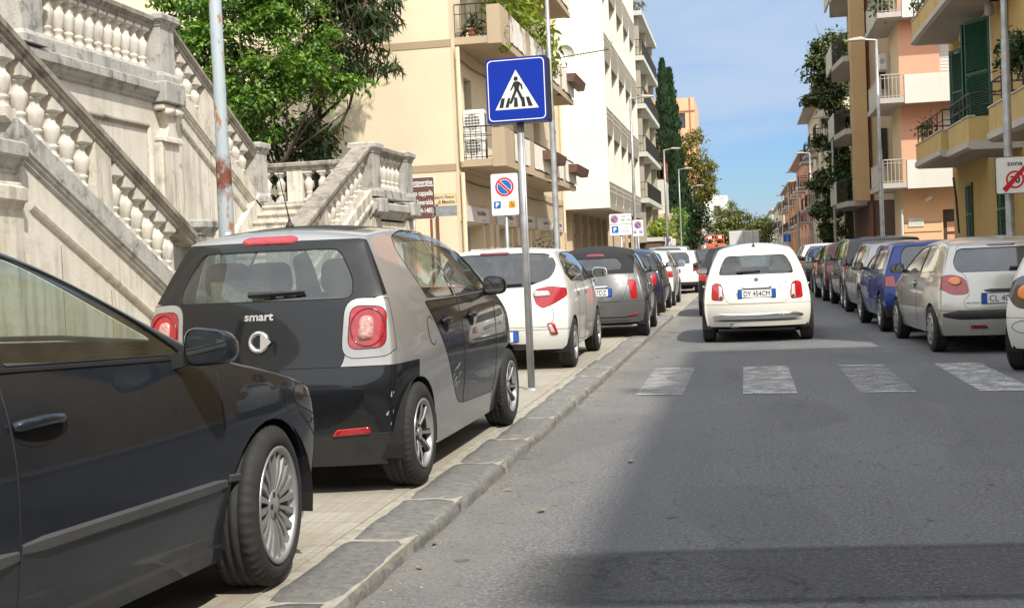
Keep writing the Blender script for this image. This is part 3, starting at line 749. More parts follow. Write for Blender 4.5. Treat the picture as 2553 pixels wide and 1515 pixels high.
# --- dark saloon in the foreground
def build_saloon():
    L = 4.58
    sp = dict(L=L, W=1.74, paint='paint_navy', sub=3, wr=.317, wy=(1.10, 3.815), cab=(1.2, 3.4), crown=.06, crease=.25, rb=.8, fb=.7, kR=.2, kF=.40,
        lev=(.18, .34, .58, .80, .955), up=(.3, .65, 1.0), cols=(-1, -.92, -.5, 0, .5, .92, 1),
        st=[(0, 1.0, .88), (.4, 1.05, .95), (.75, 1.09, .99), (1.1, 1.33, 1.), (1.5, 1.455, 1.), (2.0, 1.49, 1.), (2.45, 1.46, 1.), (2.85, 1.32, 1.), (3.42, 1.0, 1.), (3.75, .94, .995), (4.15, .855, .96), (4.42, .77, .91), (L, .62, .84)],
        wf=[(.2, .93), (.36, .975), (.58, 1.0), (.74, .995), (.86, .975), (.955, .935), (1.08, .87), (1.25, .785), (1.45, .68)],
        R=[(.2, .1), (.5, 0), (.9, .1)], F=[(.15, .10), (.40, .0), (.62, .03), (.9, .12)])
    c = Car(sp, 'saloon_car', 'dark navy saloon with multi-spoke alloy wheel, nearest car on the left pavement', (-3.18, .916, WALK), -.12, group='cars parked on the left pavement')
    c.sidecut(roundpoly([(1.42, .97), (1.50, .75), (1.62, .30), (1.72, .25), (2.335, .25), (2.345, .99)], [.02, .15, .2, .05, .02, .02], 5), 'rear_door', 'paint_navy')
    c.sidecut(roundpoly([(2.345, .985), (2.335, .25), (3.36, .25), (3.455, .45), (3.46, .93), (3.36, .955)], [.02, .02, .06, .1, .05, .02], 5), 'front_door', 'paint_navy')
    c.sidecut(roundpoly([(2.39, 1.005), (3.30, .965), (3.12, 1.09), (2.76, 1.275), (2.45, 1.365), (2.37, 1.375)], [.02, .05, .1, .15, .1, .02], 5), 'front_side_window', 'glass_side')
    c.sidecut(roundpoly([(1.50, 1.015), (2.32, 1.008), (2.30, 1.36), (1.9, 1.36), (1.62, 1.27)], [.05, .02, .05, .1, .1], 4), 'rear_side_window', 'glass_side')
    c.frontcut(roundpoly([(-.66, 1.01), (.66, 1.01), (.55, 1.34), (-.55, 1.34)], .05), 'windscreen', 'glass_clear', ymin=2.2)
    c.rearcut(roundpoly([(-.5, 1.12), (.5, 1.12), (.46, 1.36), (-.46, 1.36)], .05), 'rear_window', 'glass_clear', ymax=2.)
    c.topcut([(-.60, 3.50), (.60, 3.50), (.55, 4.35), (-.55, 4.35)], 'bonnet', 'paint_navy', zmin=.6)
    c.sidecut([(3.93, .63), (4.10, .66), (4.22, .58), (4.9, .10), (3.8, .05), (3.9, .3)], 'front_bumper', 'paint_navy', cond={0})
    c.retag(lambda p, n: p.y > 4.05 and p.z < .60, 'front_bumper', 'paint_navy', cond={0})
    c.sidecut(roundpoly([(4.06, .70), (4.36, .60), (4.40, .665), (4.20, .765), (4.08, .775)], .03, 3), 'headlamp', 'lens_smoke')
    c.arches('paint', 1.11); c.under(); c.seats([(2.1, (-.36, .36), .5), (1.35, (-.36, .36), .5)], hz=-.05, zs=-.06)
    c.wheels('multi', .205, inset=-.002, steer=.17)
    c.mirrors(3.20, 1.0, 'paint_navy', .19, .145, .06, .13)
    c.handle(2.455, .835, (1, -1), .22, 'paint_navy', 'seam'); c.handle(1.62, .85, (1, -1), .22, 'paint_navy', 'seam')
    for sg in (1, -1):
        for a, b in ((1.5, 2.33), (2.345, 3.46), (3.475, 3.60)): c.strip([(a, .485), (b, .47)], .05, 'plastic_grey', sg, .016)
        c.strip([(1.45, .215), (3.46, .215)], .09, 'paint_navy', sg, .014, 'side_skirt')
        c.strip([(1.40, 1.005), (2.35, .995), (3.34, .95)], .016, 'seam', sg, .006, 'window_trim')
    mb = MB(); mb.tube([(.62, 3.42, 1.0), (.2, 3.40, 1.03), (-.5, 3.36, 1.035)], .011, 5); mb.build('windscreen_wiper', 'plastic', c.root)
    mb = MB(); mb.lathe([(.17, 0), (.185, .015), (.17, .03)], 20, (0, 0, 0), 'y', False)
    mb.v = [(x + -.36, y + 2.80, z + .90) for x, y, z in mb.v]; mb.build('steering_wheel', 'cabin', c.root)
    c.finish(); return c.done()
build_saloon()
# --- white hatchback behind the sign pole
def build_hatch_white():
    L = 3.67
    sp = dict(L=L, W=1.70, paint='paint_white', sub=3, wr=.29, wy=(.52, .52 + 2.425), cab=(.6, 2.7), crown=.05, crease=.35, rcrease=.25, rb=.9, fb=.8, kR=.12, kF=.3,
        lev=(.24, .36, .60, .84, 1.0), up=(.3, .65, 1.0), cols=(-1, -.94, -.5, 0, .5, .94, 1),
        st=[(0, 1.385, .95), (.13, 1.405, .98), (.7, 1.435, 1.), (1.3, 1.43, 1.), (1.75, 1.40, 1.), (2.1, 1.32, .99), (2.72, 1.04, .98), (3.05, .95, .965), (3.4, .86, .92), (L, .65, .85)],
        wf=[(.2, .93), (.36, .97), (.60, 1.), (.80, .99), (1.0, .945), (1.2, .85), (1.37, .745), (1.46, .70)],
        R=[(.2, .10), (.36, .02), (.60, .0), (.70, .04), (.84, .06), (1.0, .10), (1.2, .22), (1.42, .30)], F=[(.15, .08), (.4, 0), (.7, .05), (1., .2)])
    c = Car(sp, 'hatchback', 'white hatchback with chrome emblem, its rear plate cut by the crossing sign pole', (-2.80, 13.66, WALK), .005, group='cars parked on the left pavement')
    g = c.rearcut(roundpoly([(-.60, .50), (.60, .50), (.66, .60), (.64, .72), (.50, .82), (.60, 1.0), (.60, 1.2), (.52, 1.365), (-.52, 1.365), (-.60, 1.2), (-.60, 1.0), (-.50, .82), (-.64, .72), (-.66, .60)], .05), 'tailgate', 'paint_white')
    c.rearcut(roundpoly([(-.33, .955), (.33, .955), (.62, 1.05), (.68, 1.20), (.60, 1.325), (.40, 1.345), (-.40, 1.345), (-.60, 1.325), (-.68, 1.20), (-.62, 1.05)], .07), 'rear_window', 'glass_dark')
    c.rearcut(roundpoly([(.42, .87), (.46, .76), (.53, .71), (.66, .76), (.80, .84), (.80, .93), (.62, .955), (.46, .93)], .03), 'tail_lamp', 'lens_red', mir=True, ymax=.6)
    c.sidecut(roundpoly([(.42, 1.10), (.62, 1.0), (1.52, .985), (2.62, .995), (2.25, 1.20), (1.95, 1.32), (1.5, 1.355), (.8, 1.34), (.55, 1.29)], [.04, .1, .01, .04, .1, .1, .1, .1, .1], 4), 'side_window', 'glass_tint')
    c.sidecut(roundpoly([(.84, .97), (.92, .7), (1.0, .3), (1.58, .27), (1.60, .975)], .04, 4), 'rear_door', 'paint_white', cond={0})
    c.sidecut(roundpoly([(1.60, .975), (1.58, .27), (2.45, .27), (2.52, .6), (2.60, .985)], .04, 4), 'front_door', 'paint_white', cond={0})
    c.frontcut(roundpoly([(-.6, 1.05), (.6, 1.05), (.52, 1.31), (-.52, 1.31)], .05), 'windscreen', 'glass_clear', ymin=1.5)
    c.zcut(.47, lambda p: p.y < .6); c.zcut(.30, lambda p: p.y < .35)
    c.retag(lambda p, n: p.y < .30 and p.z < .47 , 'rear_bumper', 'paint_white', cond={0})
    c.rearcut(roundpoly([(-.48, .10), (.48, .10), (.36, .31), (-.36, .31)], .03), 'bumper_diffuser', 'plastic')
    c.arches('plastic'); c.under(); c.seats([(1.3, (-.36, .36), .46), (.7, (-.3, .3), .4)]); c.wheels('plain', .185)
    c.mirrors(2.50, 1.07, 'paint_white', .20, .145, .05, .12)
    for sg in (1, -1):
        c.rearpatch(roundpoly([(sg * .43, .845), (sg * .62, .85), (sg * .60, .905), (sg * .44, .91)], .02), 'lens_white', .012, 'reversing_lens')
        c.rearpatch(roundpoly([(sg * .575, .545), (sg * .655, .545), (sg * .70, .41), (sg * .615, .405)], .02), 'lens_red', .012, 'fog_lamp')
        c.rearpatch(roundpoly([(sg * .585, .525), (sg * .628, .525), (sg * .665, .43), (sg * .622, .425)], .015), 'lens_white', .018, 'fog_lens')
    c.rearbar(-.22, .14, 1.352, .03, 'lens_dark_red', .012, 'brake_light')
    P = [[(x, c.rear(x, z, o_), z) for x, z in circ(-.03, .80, .066 * k, .036 * k, 24)] for k, o_ in ((1, .002), (.95, .010), (.84, .010), (.8, .002))]
    mb = MB(); mb.rings(P); mb.build('emblem', 'chrome', c.root); c.reartext('H', -.03, .80, .04, 'chrome', .009, .05, .07, 'emblem_letter')
    c.rearpatch(roundpoly([(-.12, .655), (.07, .655), (.09, .685), (-.14, .685)], .012), 'plastic_grey', .006, 'tailgate_handle')
    c.plate(-.02, .40, 'GR 193ZA'); c.wiper(-.08, .30, .985, 1.0)
    c.handle(.98, .88, (1, -1), .16, 'paint_white', 'paint_white'); c.handle(1.74, .88, (1, -1), .16, 'paint_white', 'paint_white')
    mb = MB(); mb.sm = True; mb.lathe([(.05, 0), (.055, .08), (.05, .1), (.04, .1)], 14, (.46, .12, .27), 'y', False); mb.build('exhaust_pipe', 'chrome', c.root)
    c.finish(); return c.done()
build_hatch_white()
# --- round retro hatchbacks
def sp_retro(paint, sub=3):
    L = 3.546
    return dict(L=L, W=1.627, paint=paint, sub=sub, wr=.287, wy=(.57, 2.87), cab=(.7, 2.5), crown=.085, crease=.1, rcrease=.0, rb=1.0, fb=.8, kR=.19, kF=.35,
        lev=(.24, .40, .62, .82, .98), up=(.33, .68, 1.0), cols=(-1, -.92, -.48, 0, .48, .92, 1),
        st=[(0, 1.355, .93), (.14, 1.385, .955), (.7, 1.455, .99), (1.2, 1.465, 1.), (1.6, 1.44, 1.), (1.95, 1.345, .995), (2.45, 1.08, .99), (2.85, .98, .97), (3.2, .88, .92), (L, .68, .84)],
        wf=[(.2, .93), (.38, .985), (.55, 1.), (.70, .985), (.84, .945), (.98, .895), (1.15, .815), (1.32, .71), (1.42, .63), (1.48, .60)],
        R=[(.15, .13), (.3, .04), (.48, .0), (.62, .015), (.75, .06), (.98, .15), (1.15, .27), (1.3, .40), (1.42, .50)], F=[(.15, .08), (.4, 0), (.7, .05), (1., .2)])
def build_retro(name, label, loc, rz, pt, plate, soft=False, chrome_bar=True, lens='lens_red', group='cars parked on the left pavement', near=True, sub=3, crack=False, cond_wheel='plain'):
    c = Car(sp_retro(pt, sub), name, label, loc, rz, group=group)
    gl = 'glass_clear'
    g = c.rearcut(roundpoly([(-.40, .575), (.40, .575), (.455, .64), (.50, .82), (.545, .97), (.50, 1.15), (.43, 1.32), (-.43, 1.32), (-.50, 1.15), (-.545, .97), (-.50, .82), (-.455, .64)], .06), 'tailgate', pt)
    if soft:
        c.retag(lambda p, n: (p.z > 1.0 and p.y < 2.0 and (n.z > .5 or p.y < .75 - (1.4 - p.z) * .4) and p.y < 1.9 and abs(p.x) < .60) , 'soft_top', 'cloth_top')
        c.rearcut(roundpoly([(-.40, 1.06), (.40, 1.06), (.43, 1.14), (.35, 1.25), (-.35, 1.25), (-.43, 1.14)], .05), 'rear_window', 'glass_dark')
    else:
        c.rearcut(roundpoly([(-.535, .99), (.535, .99), (.50, 1.13), (.43, 1.265), (-.43, 1.265), (-.50, 1.13)], [.04, .04, .05, .06, .06, .05]), 'rear_window', gl)
    c.rearcut(roundpoly([(.475, .62), (.655, .63), (.64, .86), (.555, .885), (.49, .83)] if not soft else [(.56, .60), (.66, .60), (.63, .90), (.50, .90), (.53, .8)], .045), 'tail_lamp', lens, mir=True, ymax=.7)
    c.sidecut(roundpoly([(.72, 1.01), (1.05, .995), (1.02, 1.32), (.93, 1.29)], [.03, .02, .03, .08], 4), 'rear_quarter_window', 'glass_tint')
    c.sidecut(roundpoly([(1.12, .995), (2.35, .995), (1.98, 1.22), (1.72, 1.325), (1.10, 1.34)], [.02, .04, .1, .1, .03], 4), 'side_window', 'glass_tint')
    c.sidecut(roundpoly([(1.08, .98), (1.08, .5), (1.15, .30), (2.28, .29), (2.36, .6), (2.36, .985)], [.02, .1, .06, .06, .1, .02], 4), 'door', pt, cond={0})
    c.frontcut(roundpoly([(-.56, 1.07), (.56, 1.07), (.47, 1.30), (-.47, 1.30)], .05), 'windscreen', 'glass_clear', ymin=1.5)
    c.zcut(.565, lambda p: p.y < .5)
    c.retag(lambda p, n: p.y < .34 and p.z < .565, 'rear_bumper', pt, cond={0})
    c.arches(pt, 1.12); c.under(); c.seats([(1.25, (-.35, .35), .46)], 'cabin', None, hz=.02)
    # cream headrest backs
    for x in (-.35, .35):
        mb = MB(); mb.sm = True; P = [(x + .15 * cos(a), 1.03 + .13 * max(0, sin(a))) for a in [pi * t / 12 for t in range(13)]]
        mb.prism(P, .84, .92, 'y'); mb.build('headrest', 'cabin_cream', c.root, smooth=False)
    c.wheels(cond_wheel, .185, near=near); c.mirrors(2.18, 1.05, pt if soft else 'paint_black', .19, .13, .03, .10)
    if chrome_bar:
        c.rearbar(-.655, .655, .385, .105, 'chrome', .03, 'bumper_strip')
        c.rearbar(-.655, .655, .325, .022, 'plastic', .012, 'bumper_under_strip')  # thin black plastic strip just below the chrome bar
    else:
        c.rearbar(-.6, .6, .33, .03, 'plastic', .014, 'bumper_strip'); c.rearbar(-.6, .6, .275, .05, 'plastic_grey', .006, 'bumper_lower_strip')
        for sg in (1, -1): c.rearpatch(roundpoly([(sg * .50, .345), (sg * .66, .345), (sg * .66, .375), (sg * .54, .375)], .01), 'lens_red', .012, 'bumper_reflector')
    c.rearbar(-.22, .22, .80, .05, 'chrome', .03, 'plate_light_bar')
    c.plate(0, .715, plate)
    mb = MB(); mb.rings([[(x, c.rear(x, z, o_), z) for x, z in circ(0, .915, .036 * k, .030 * k, 20)] for k, o_ in ((1, .002), (.95, .009), (.82, .009), (.78, .004))]); mb.build('badge', 'badge', c.root)
    c.rearpatch(circ(0, .915, .028, .023, 16), 'plastic_grey', .004, 'badge_centre')
    for sg in (1, -1):
        if not soft:
            c.rearpatch(roundpoly([(sg * .487, .635), (sg * .548, .632), (sg * .548, .84), (sg * .505, .83)], .02), 'lens_white', .008, 'reversing_lens')
            c.rearpatch(circ(sg * .515, .665, .024, .024, 14), 'lens_smoke', .012, 'fog_lens')
    if soft: c.rearbar(-.14, .14, 1.30, .045, 'lens_dark_red', .014, 'brake_light')
    else: c.wiper(-.28, .06, 1.03, 1.045)
    if not soft: c.antenna(-.02, .62, .42, -.06)
    mb = MB(); mb.rings([[(-.33 + x, .10 + dy, .255 + z) for x, z in roundpoly([(-.065 * k, -.03 * k), (.065 * k, -.03 * k), (.065 * k, .03 * k), (-.065 * k, .03 * k)], .025)] for dy, k in ((.3, 1), (0, 1), (0, .72), (.06, .72))]); mb.build('exhaust_pipe', 'chrome', c.root)
    if crack:
        rnd = random.Random(5); mb = MB()
        for k in range(9):
            x, z = .36 + rnd.uniform(-.03, .05), .76 + rnd.uniform(-.04, .13); l = rnd.uniform(.006, .02)
            mb.add([(a, c.rear(a, b, .002), b) for a, b in ((x, z), (x + l, z + l * .5), (x + l * .8, z + l * 1.6), (x + l * .2, z + l))], [(0, 1, 2, 3)])
        mb.build('paint_chip', 'ink', c.root)
    if near: c.handle(1.28, .80, (1, -1), .14, 'chrome', pt)
    c.finish(); return c.done()
build_retro('hatchback', 'cream white rounded hatchback with chrome bumper strip, driving in the middle of the street', (.155, 18.08, 0), 0., 'paint_cream', 'DY 454CM', crack=True, group='cars in the street')
build_retro('convertible', 'grey rounded convertible with a black cloth roof behind the white hatchback', (-2.31, 18.95, WALK), .02, 'paint_grey', 'GB 487DZ', soft=True, chrome_bar=False)
build_retro('hatchback', 'dark navy rounded hatchback parked in front of the grey convertible', (-2.55, 26.6, WALK), 0., 'paint_night', 'FN 208KL', near=False, chrome_bar=False)
# --- silver hatchback on the right
def build_hatch_silver():
    L = 3.835
    sp = dict(L=L, W=1.652, paint='paint_champagne', sub=3, wr=.282, wy=(.66, 3.10), cab=(.75, 2.8), crown=.055, crease=.2, rcrease=.1, rb=1.0, fb=.8, kR=.15, kF=.35,
        lev=(.22, .38, .58, .78, .93), up=(.3, .65, 1.0), cols=(-1, -.92, -.48, 0, .48, .92, 1),
        st=[(0, 1.31, .93), (.14, 1.335, .955), (.7, 1.395, .995), (1.25, 1.405, 1.), (1.7, 1.375, 1.), (2.1, 1.31, 1.), (2.75, .99, .985), (3.15, .89, .97), (3.55, .79, .92), (L, .60, .84)],
        wf=[(.2, .93), (.38, .985), (.55, 1.), (.72, .985), (.93, .935), (1.1, .855), (1.3, .745), (1.45, .67)],
        R=[(.15, .12), (.30, .03), (.48, .0), (.58, .015), (.70, .06), (.93, .13), (1.15, .32), (1.36, .55)], F=[(.15, .08), (.4, 0), (.7, .05), (1., .2)])
    c = Car(sp, 'hatchback', 'silver three-door hatchback with black bumper strip and orange-red lamps, parked on the right', (3.05, 15.12, 0), .05, group='cars parked on the right')
    pt = 'paint_champagne'
    c.rearcut(roundpoly([(-.50, .54), (.50, .54), (.54, .62), (.455, .70), (.48, .93), (.56, 1.0), (.50, 1.285), (-.50, 1.285), (-.56, 1.0), (-.48, .93), (-.455, .70), (-.54, .62)], .05), 'tailgate', pt)
    c.rearcut(roundpoly([(-.56, .965), (.56, .965), (.585, 1.08), (.50, 1.245), (-.50, 1.245), (-.585, 1.08)], .06), 'rear_window', 'glass_shade')
    c.rearcut(roundpoly([(.46, .71), (.64, .70), (.80, .80), (.80, .91), (.64, .945), (.49, .90)], .06), 'tail_lamp', 'lens_red', mir=True, ymax=.8)
    c.sidecut(roundpoly([(.62, .975), (1.48, .955), (1.46, 1.295), (1.1, 1.30), (.78, 1.235)], [.05, .02, .02, .1, .1], 4), 'rear_side_window', 'glass_shade')
    c.sidecut(roundpoly([(1.54, .955), (2.68, .955), (2.30, 1.14), (1.95, 1.255), (1.52, 1.30)], [.02, .04, .1, .1, .02], 4), 'front_side_window', 'glass_shade')
    c.sidecut(roundpoly([(1.50, .94), (1.50, .5), (1.55, .27), (2.60, .27), (2.66, .6), (2.66, .94)], [.02, .1, .05, .05, .1, .02], 4), 'door', pt, cond={0})
    c.frontcut(roundpoly([(-.6, .98), (.6, .98), (.5, 1.28), (-.5, 1.28)], .05), 'windscreen', 'glass_shade', ymin=1.5)
    c.zcut(.52, lambda p: p.y < .6)
    c.retag(lambda p, n: p.y < .36 and p.z < .52, 'rear_bumper', pt, cond={0})
    c.arches(pt, 1.14); c.under(); c.wheels('cover', .175); c.mirrors(2.50, 1.01, 'plastic', .19, .14, .03, .11, sides=(-1, 1))
    c.rearbar(-.76, .76, .465, .115, 'plastic', .016, 'bumper_strip'); c.rearbar(-.17, .17, 1.278, .03, 'lens_dark_red', .012, 'brake_light')
    c.rearbar(-.30, .30, .745, .04, 'plastic', .02, 'plate_light_bar'); c.plate(-.07, .655, 'CL 405FR')
    for sg in (1, -1):
        c.rearpatch(circ(sg * .60, .865, .075, .05, 18), 'lens_amber', .012, 'indicator_lens')
        c.rearpatch(roundpoly([(sg * .26, .30), (sg * .46, .30), (sg * .46, .35), (sg * .30, .35)], .02), 'lens_dark_red', .012, 'fog_lamp')
    # lion-like emblem built from small bars
    mb = MB(); text(mb, 'X', (.05, 0, .85), .05, .05, bold=.04); text(mb, 'I', (.09, 0, .855), .055, bold=.03); mb.v = [(a, c.rear(a, z, .006), z) for a, b, z in mb.v]; mb.build('emblem', 'chrome', c.root)
    c.reartext('PEUGEOT', -.42, .605, .018, 'ink', .004, .01, .17)
    c.wiper(.02, .40, 1.0, 1.02); c.antenna(-.05, 1.9, .5, -.25)
    c.handle(1.66, .82, (1, -1), .15, pt, 'seam')
    mb = MB(); mb.sm = True; mb.lathe([(.05, .02), (.055, 0), (.055, .2)], 12, (-.22, .1, .24), 'y'); mb.build('exhaust_pipe', 'well', c.root)
    c.finish(); return c.done()
build_hatch_silver()
# --- generic cars farther on
def build_far(label, loc, rz, pt, L=3.9, W=1.72, H=1.5, kind='hatch', lens='lens_red', wb=None, plate=None, glassm='glass_shade', group=None, name='parked_car', sub=2, mirror='plastic', wheel='plain'):
    hb = H * .655; suv = kind == 'suv'; sed = kind == 'sedan'
    wr = .34 if suv else .30; ro = .68 if not sed else .95; wb = wb or L * .645
    top = [(0, H * .97, .95), (.14, H * .98, .975), (.8, H, 1.), (L * .40, H, 1.), (L * .50, H * .965, 1.)] if not sed else [(0, H * .70, .92), (.35, H * .72, .97), (.7, H * .76, .99), (1.2, H * .96, 1.), (1.7, H, 1.), (L * .50, H * .965, 1.)]
    st = top + [(L * .58, H * (.90 if not suv else .93), 1.), (L * .74, H * .70, .985), (L * .84, H * .655, .97), (L * .93, H * .60, .93), (L, H * .46, .86)]
    tw_ = .70 if not suv else .80
    sp = dict(L=L, W=W, paint=pt, sub=sub, wr=wr, wy=(ro, ro + wb), cab=(.7, L * .74), crown=.05, crease=.35 if suv else .2, rcrease=.3 if suv else .1, rb=1., fb=.8, kR=.10 if suv else .15, kF=.32,
        lev=(.24 if not suv else .30, .40, H * .40, H * .53, hb), up=(.3, .65, 1.0), cols=(-1, -.93, -.48, 0, .48, .93, 1), st=st, seam=.004,
        wf=[(.2, .93), (.4, .985), (.6, 1.), (H * .53, .99), (hb, .945), (H * .8, .85 if not suv else .89), (H, tw_)],
        R=[(.15, .12), (.3, .03), (.5, 0), (.62, .03), (hb, .08 if suv else .12), (H * .8, .16 if suv else .30), (H * .95, .24 if suv else .48)] if not sed else [(.15, .1), (.45, 0), (hb, .1)], F=[(.15, .08), (.4, 0), (.7, .05), (1., .2)])
    c = Car(sp, name, label, loc, rz, group=group); hw = W / 2
    y1 = .42 if not sed else 1.05; zt = H * .935
    if not sed:
        c.rearcut(roundpoly([(-hw * .66, hb + .03), (hw * .66, hb + .03), (hw * .62, H * .85), (hw * .52, zt), (-hw * .52, zt), (-hw * .62, H * .85)], .06), 'rear_window', glassm)
        c.rearcut(roundpoly([(hw * .76, H * .50), (hw * .97, H * .51), (hw * .97, H * .61), (hw * .78, H * .625)], .03), 'tail_lamp', lens, mir=True, ymax=.8)
    else:
        c.rearcut(roundpoly([(-hw * .62, hb + .10), (hw * .62, hb + .10), (hw * .55, zt), (-hw * .55, zt)], .05), 'rear_window', glassm, ymax=1.9)
        c.rearcut(roundpoly([(hw * .62, H * .50), (hw * .97, H * .50), (hw * .97, H * .60), (hw * .60, H * .57)], .03), 'tail_lamp', lens, mir=True, ymax=.8)
    ym = L * .45
    c.sidecut(roundpoly([(y1 + .22, hb + .05), (ym - .03, hb + .02), (ym - .03, zt), (y1 + .5, zt - .01), (y1 + .28, H * .86)], .04), 'rear_side_window', glassm)
    c.sidecut(roundpoly([(ym + .03, hb + .02), (L * .70, hb + .03), (L * .61, H * .82), (L * .53, zt - .02), (ym + .03, zt)], [.02, .05, .1, .1, .02]), 'front_side_window', glassm)
    c.sidecut([(ym, hb), (ym, .3), (L * .70, .3), (L * .72, hb)], 'front_door', pt, cond={0})
    if sub > 1: c.sidecut([(ro + .30, hb), (ro + .42, .5), (ro + .5, .3), (ym, .3), (ym, hb)], 'rear_door', pt, cond={0})
    c.frontcut(roundpoly([(-hw * .7, hb + .08), (hw * .7, hb + .08), (hw * .58, zt - .02), (-hw * .58, zt - .02)], .05), 'windscreen', glassm, ymin=L * .4)
    c.frontcut(roundpoly([(hw * .55, .62), (hw * .95, .66), (hw * .93, .78), (hw * .6, .74)], .04), 'headlamp', 'lens_white', mir=True)
    c.zcut(.40, lambda p: p.y < .5); c.retag(lambda p, n: p.y < .35 and p.z < .40, 'rear_bumper', 'plastic', cond={0})
    c.arches('plastic' if suv else pt, 1.14); c.under(); c.wheels(wheel, .19, near=False); c.mirrors(L * .665, hb + .09, mirror, .2, .15, .05, .11)
    if plate: c.plate(0, H * .52, plate)
    c.finish(); return c.done()
GL, GR = 'cars parked on the left pavement', 'cars parked on the right'
build_far('pearl white hatchback, only its right side showing past the dark navy hatchback', (-2.62, 31.6, 0), 0, 'paint_white', 3.65, 1.66, 1.50, group=GL, mirror='paint_white')
def small_white():
    c = Car(sp_smart('paint_white', 2.695, 1.873, 2), 'parked_car', 'short white city car with round red lamps, between two white cars on the left', (-2.86, 37.6, 0), .0, group=GL); d = -.8
    smart_cuts(c, 'paint_white', 'paint_white', 'paint_white', d=d, four=False)
    for sg in (1, -1): c.rearpatch(roundpoly([(sg * .555, .855), (sg * .64, .86), (sg * .635, .985), (sg * .565, .99)], .035, 4), 'lens_white', .012, 'reversing_lens')
    c.under(); c.wheels('plain', .19, near=False); c.mirrors(1.62, 1.1, 'paint_white', .2, .15, .05, .11); c.finish(); c.done()
small_white()
build_far('white crossover with dark rear window, half hidden by the short white city car', (-2.42, 42.0, 0), 0, 'paint_white', 4.2, 1.8, 1.52, 'suv', plate='FA 702TS', glassm='glass_shade', group=GL)
build_far('grey tall wagon whose roof shows above the white cars on the left', (-2.9, 47.5, 0), 0, 'paint_silver', 4.4, 1.82, 1.72, 'suv', group=GL)
build_far('black estate with pink-red tail lamps behind the white crossover', (-2.1, 53.5, 0), 0, 'paint_dark', 4.3, 1.78, 1.55, 'suv', group=GL)
build_far('dark teal hatchback at the far end of the left row', (-1.7, 61.0, 0), 0, 'paint_teal', 4.0, 1.75, 1.62, group=GL)
build_far('black car waiting ahead of the cream hatchback, its large left mirror sticking out', (-.12, 25.9, 0), 0, 'paint_black', 4.1, 1.76, 1.50, plate='ER 551NB', group='cars in the street')
build_far('bright blue hatchback parked in front of the silver three-door', (2.88, 19.12, 0), .03, 'paint_blue', 3.75, 1.70, 1.395, wb=2.44, group=GR, sub=3)
build_far('pale silver small hatchback between the blue car and the black off-roader', (2.92, 23.15, 0), .03, 'paint_silver', 3.7, 1.68, 1.43, group=GR, lens='lens_red')
build_far('black boxy off-roader with square red lamps, tallest car in the right row', (2.95, 27.0, 0), .02, 'paint_dark', 4.2, 1.80, 1.56, 'suv', group=GR, lens='lens_red')
build_far('dark red crossover parked ahead of the black off-roader', (2.80, 31.4, 0), .02, 'paint_red', 4.1, 1.78, 1.47, 'suv', group=GR, lens='lens_dark_red')
build_far('charcoal hatchback with folded black mirrors ahead of the red crossover', (2.86, 36.0, 0), 0, 'paint_dark', 3.9, 1.74, 1.42, group=GR)
build_far('white estate seen over the charcoal cars in the right row', (2.85, 45.8, 0), 0, 'paint_white', 4.4, 1.8, 1.55, group=GR)
build_far('black saloon facing this way, parked before the white estate', (2.85, 45.4, 0), pi, 'paint_black', 4.4, 1.78, 1.44, 'sedan', group=GR)
build_far('grey hatchback beyond the white estate on the right', (2.9, 51.0, 0), 0, 'paint_silver', 4.0, 1.74, 1.5, group=GR)
# --- white car cut by the right edge of the view
def edge_car():
    sp = sp_retro('paint_white', 3); sp['W'] = 1.66
    c = Car(sp, 'parked_car', 'white car cut off by the right edge, with smoked round lamp and amber indicator', (3.17, 12.45, 0), -.42, group=GR)
    c.rearcut(circ(.60, .80, .155, .16, 24), 'tail_lamp', 'lens_smoke', mir=True, ymax=.9)
    for sg in (1, -1): c.rearpatch(circ(sg * .60, .80, .07, .07, 18), 'lens_amber', .012, 'indicator_lens')
    c.rearcut(roundpoly([(-.50, 1.0), (.50, 1.0), (.43, 1.30), (-.43, 1.30)], .06), 'rear_window', 'glass_tint')
    c.sidecut(roundpoly([(1.0, .995), (2.3, .995), (1.72, 1.365), (.95, 1.38)], .04, 4), 'side_window', 'glass_tint')
    c.sidecut(roundpoly([(1.0, .98), (1.05, .30), (2.28, .29), (2.36, .985)], .05, 4), 'door', 'paint_white', cond={0})
    c.zcut(.55, lambda p: p.y < .6); c.retag(lambda p, n: p.y < .36 and p.z < .55, 'rear_bumper', 'paint_white', cond={0})
    for sg in (1, -1):
        mb = MB(); P = circ(sg * .56, .46, .16, .065, 24); mb.tube([(x, c.rear(x, z, .001), z) for x, z in P + P[:1]], .004, 4); mb.build('bumper_panel_line', 'plastic_grey', c.root)
    c.arches('paint_white', 1.12); c.under(); c.seats([(1.25, (-.35, .35), .46)]); c.wheels('plain', .185); c.mirrors(2.18, 1.05, 'paint_white'); c.finish(); c.done()
edge_car()
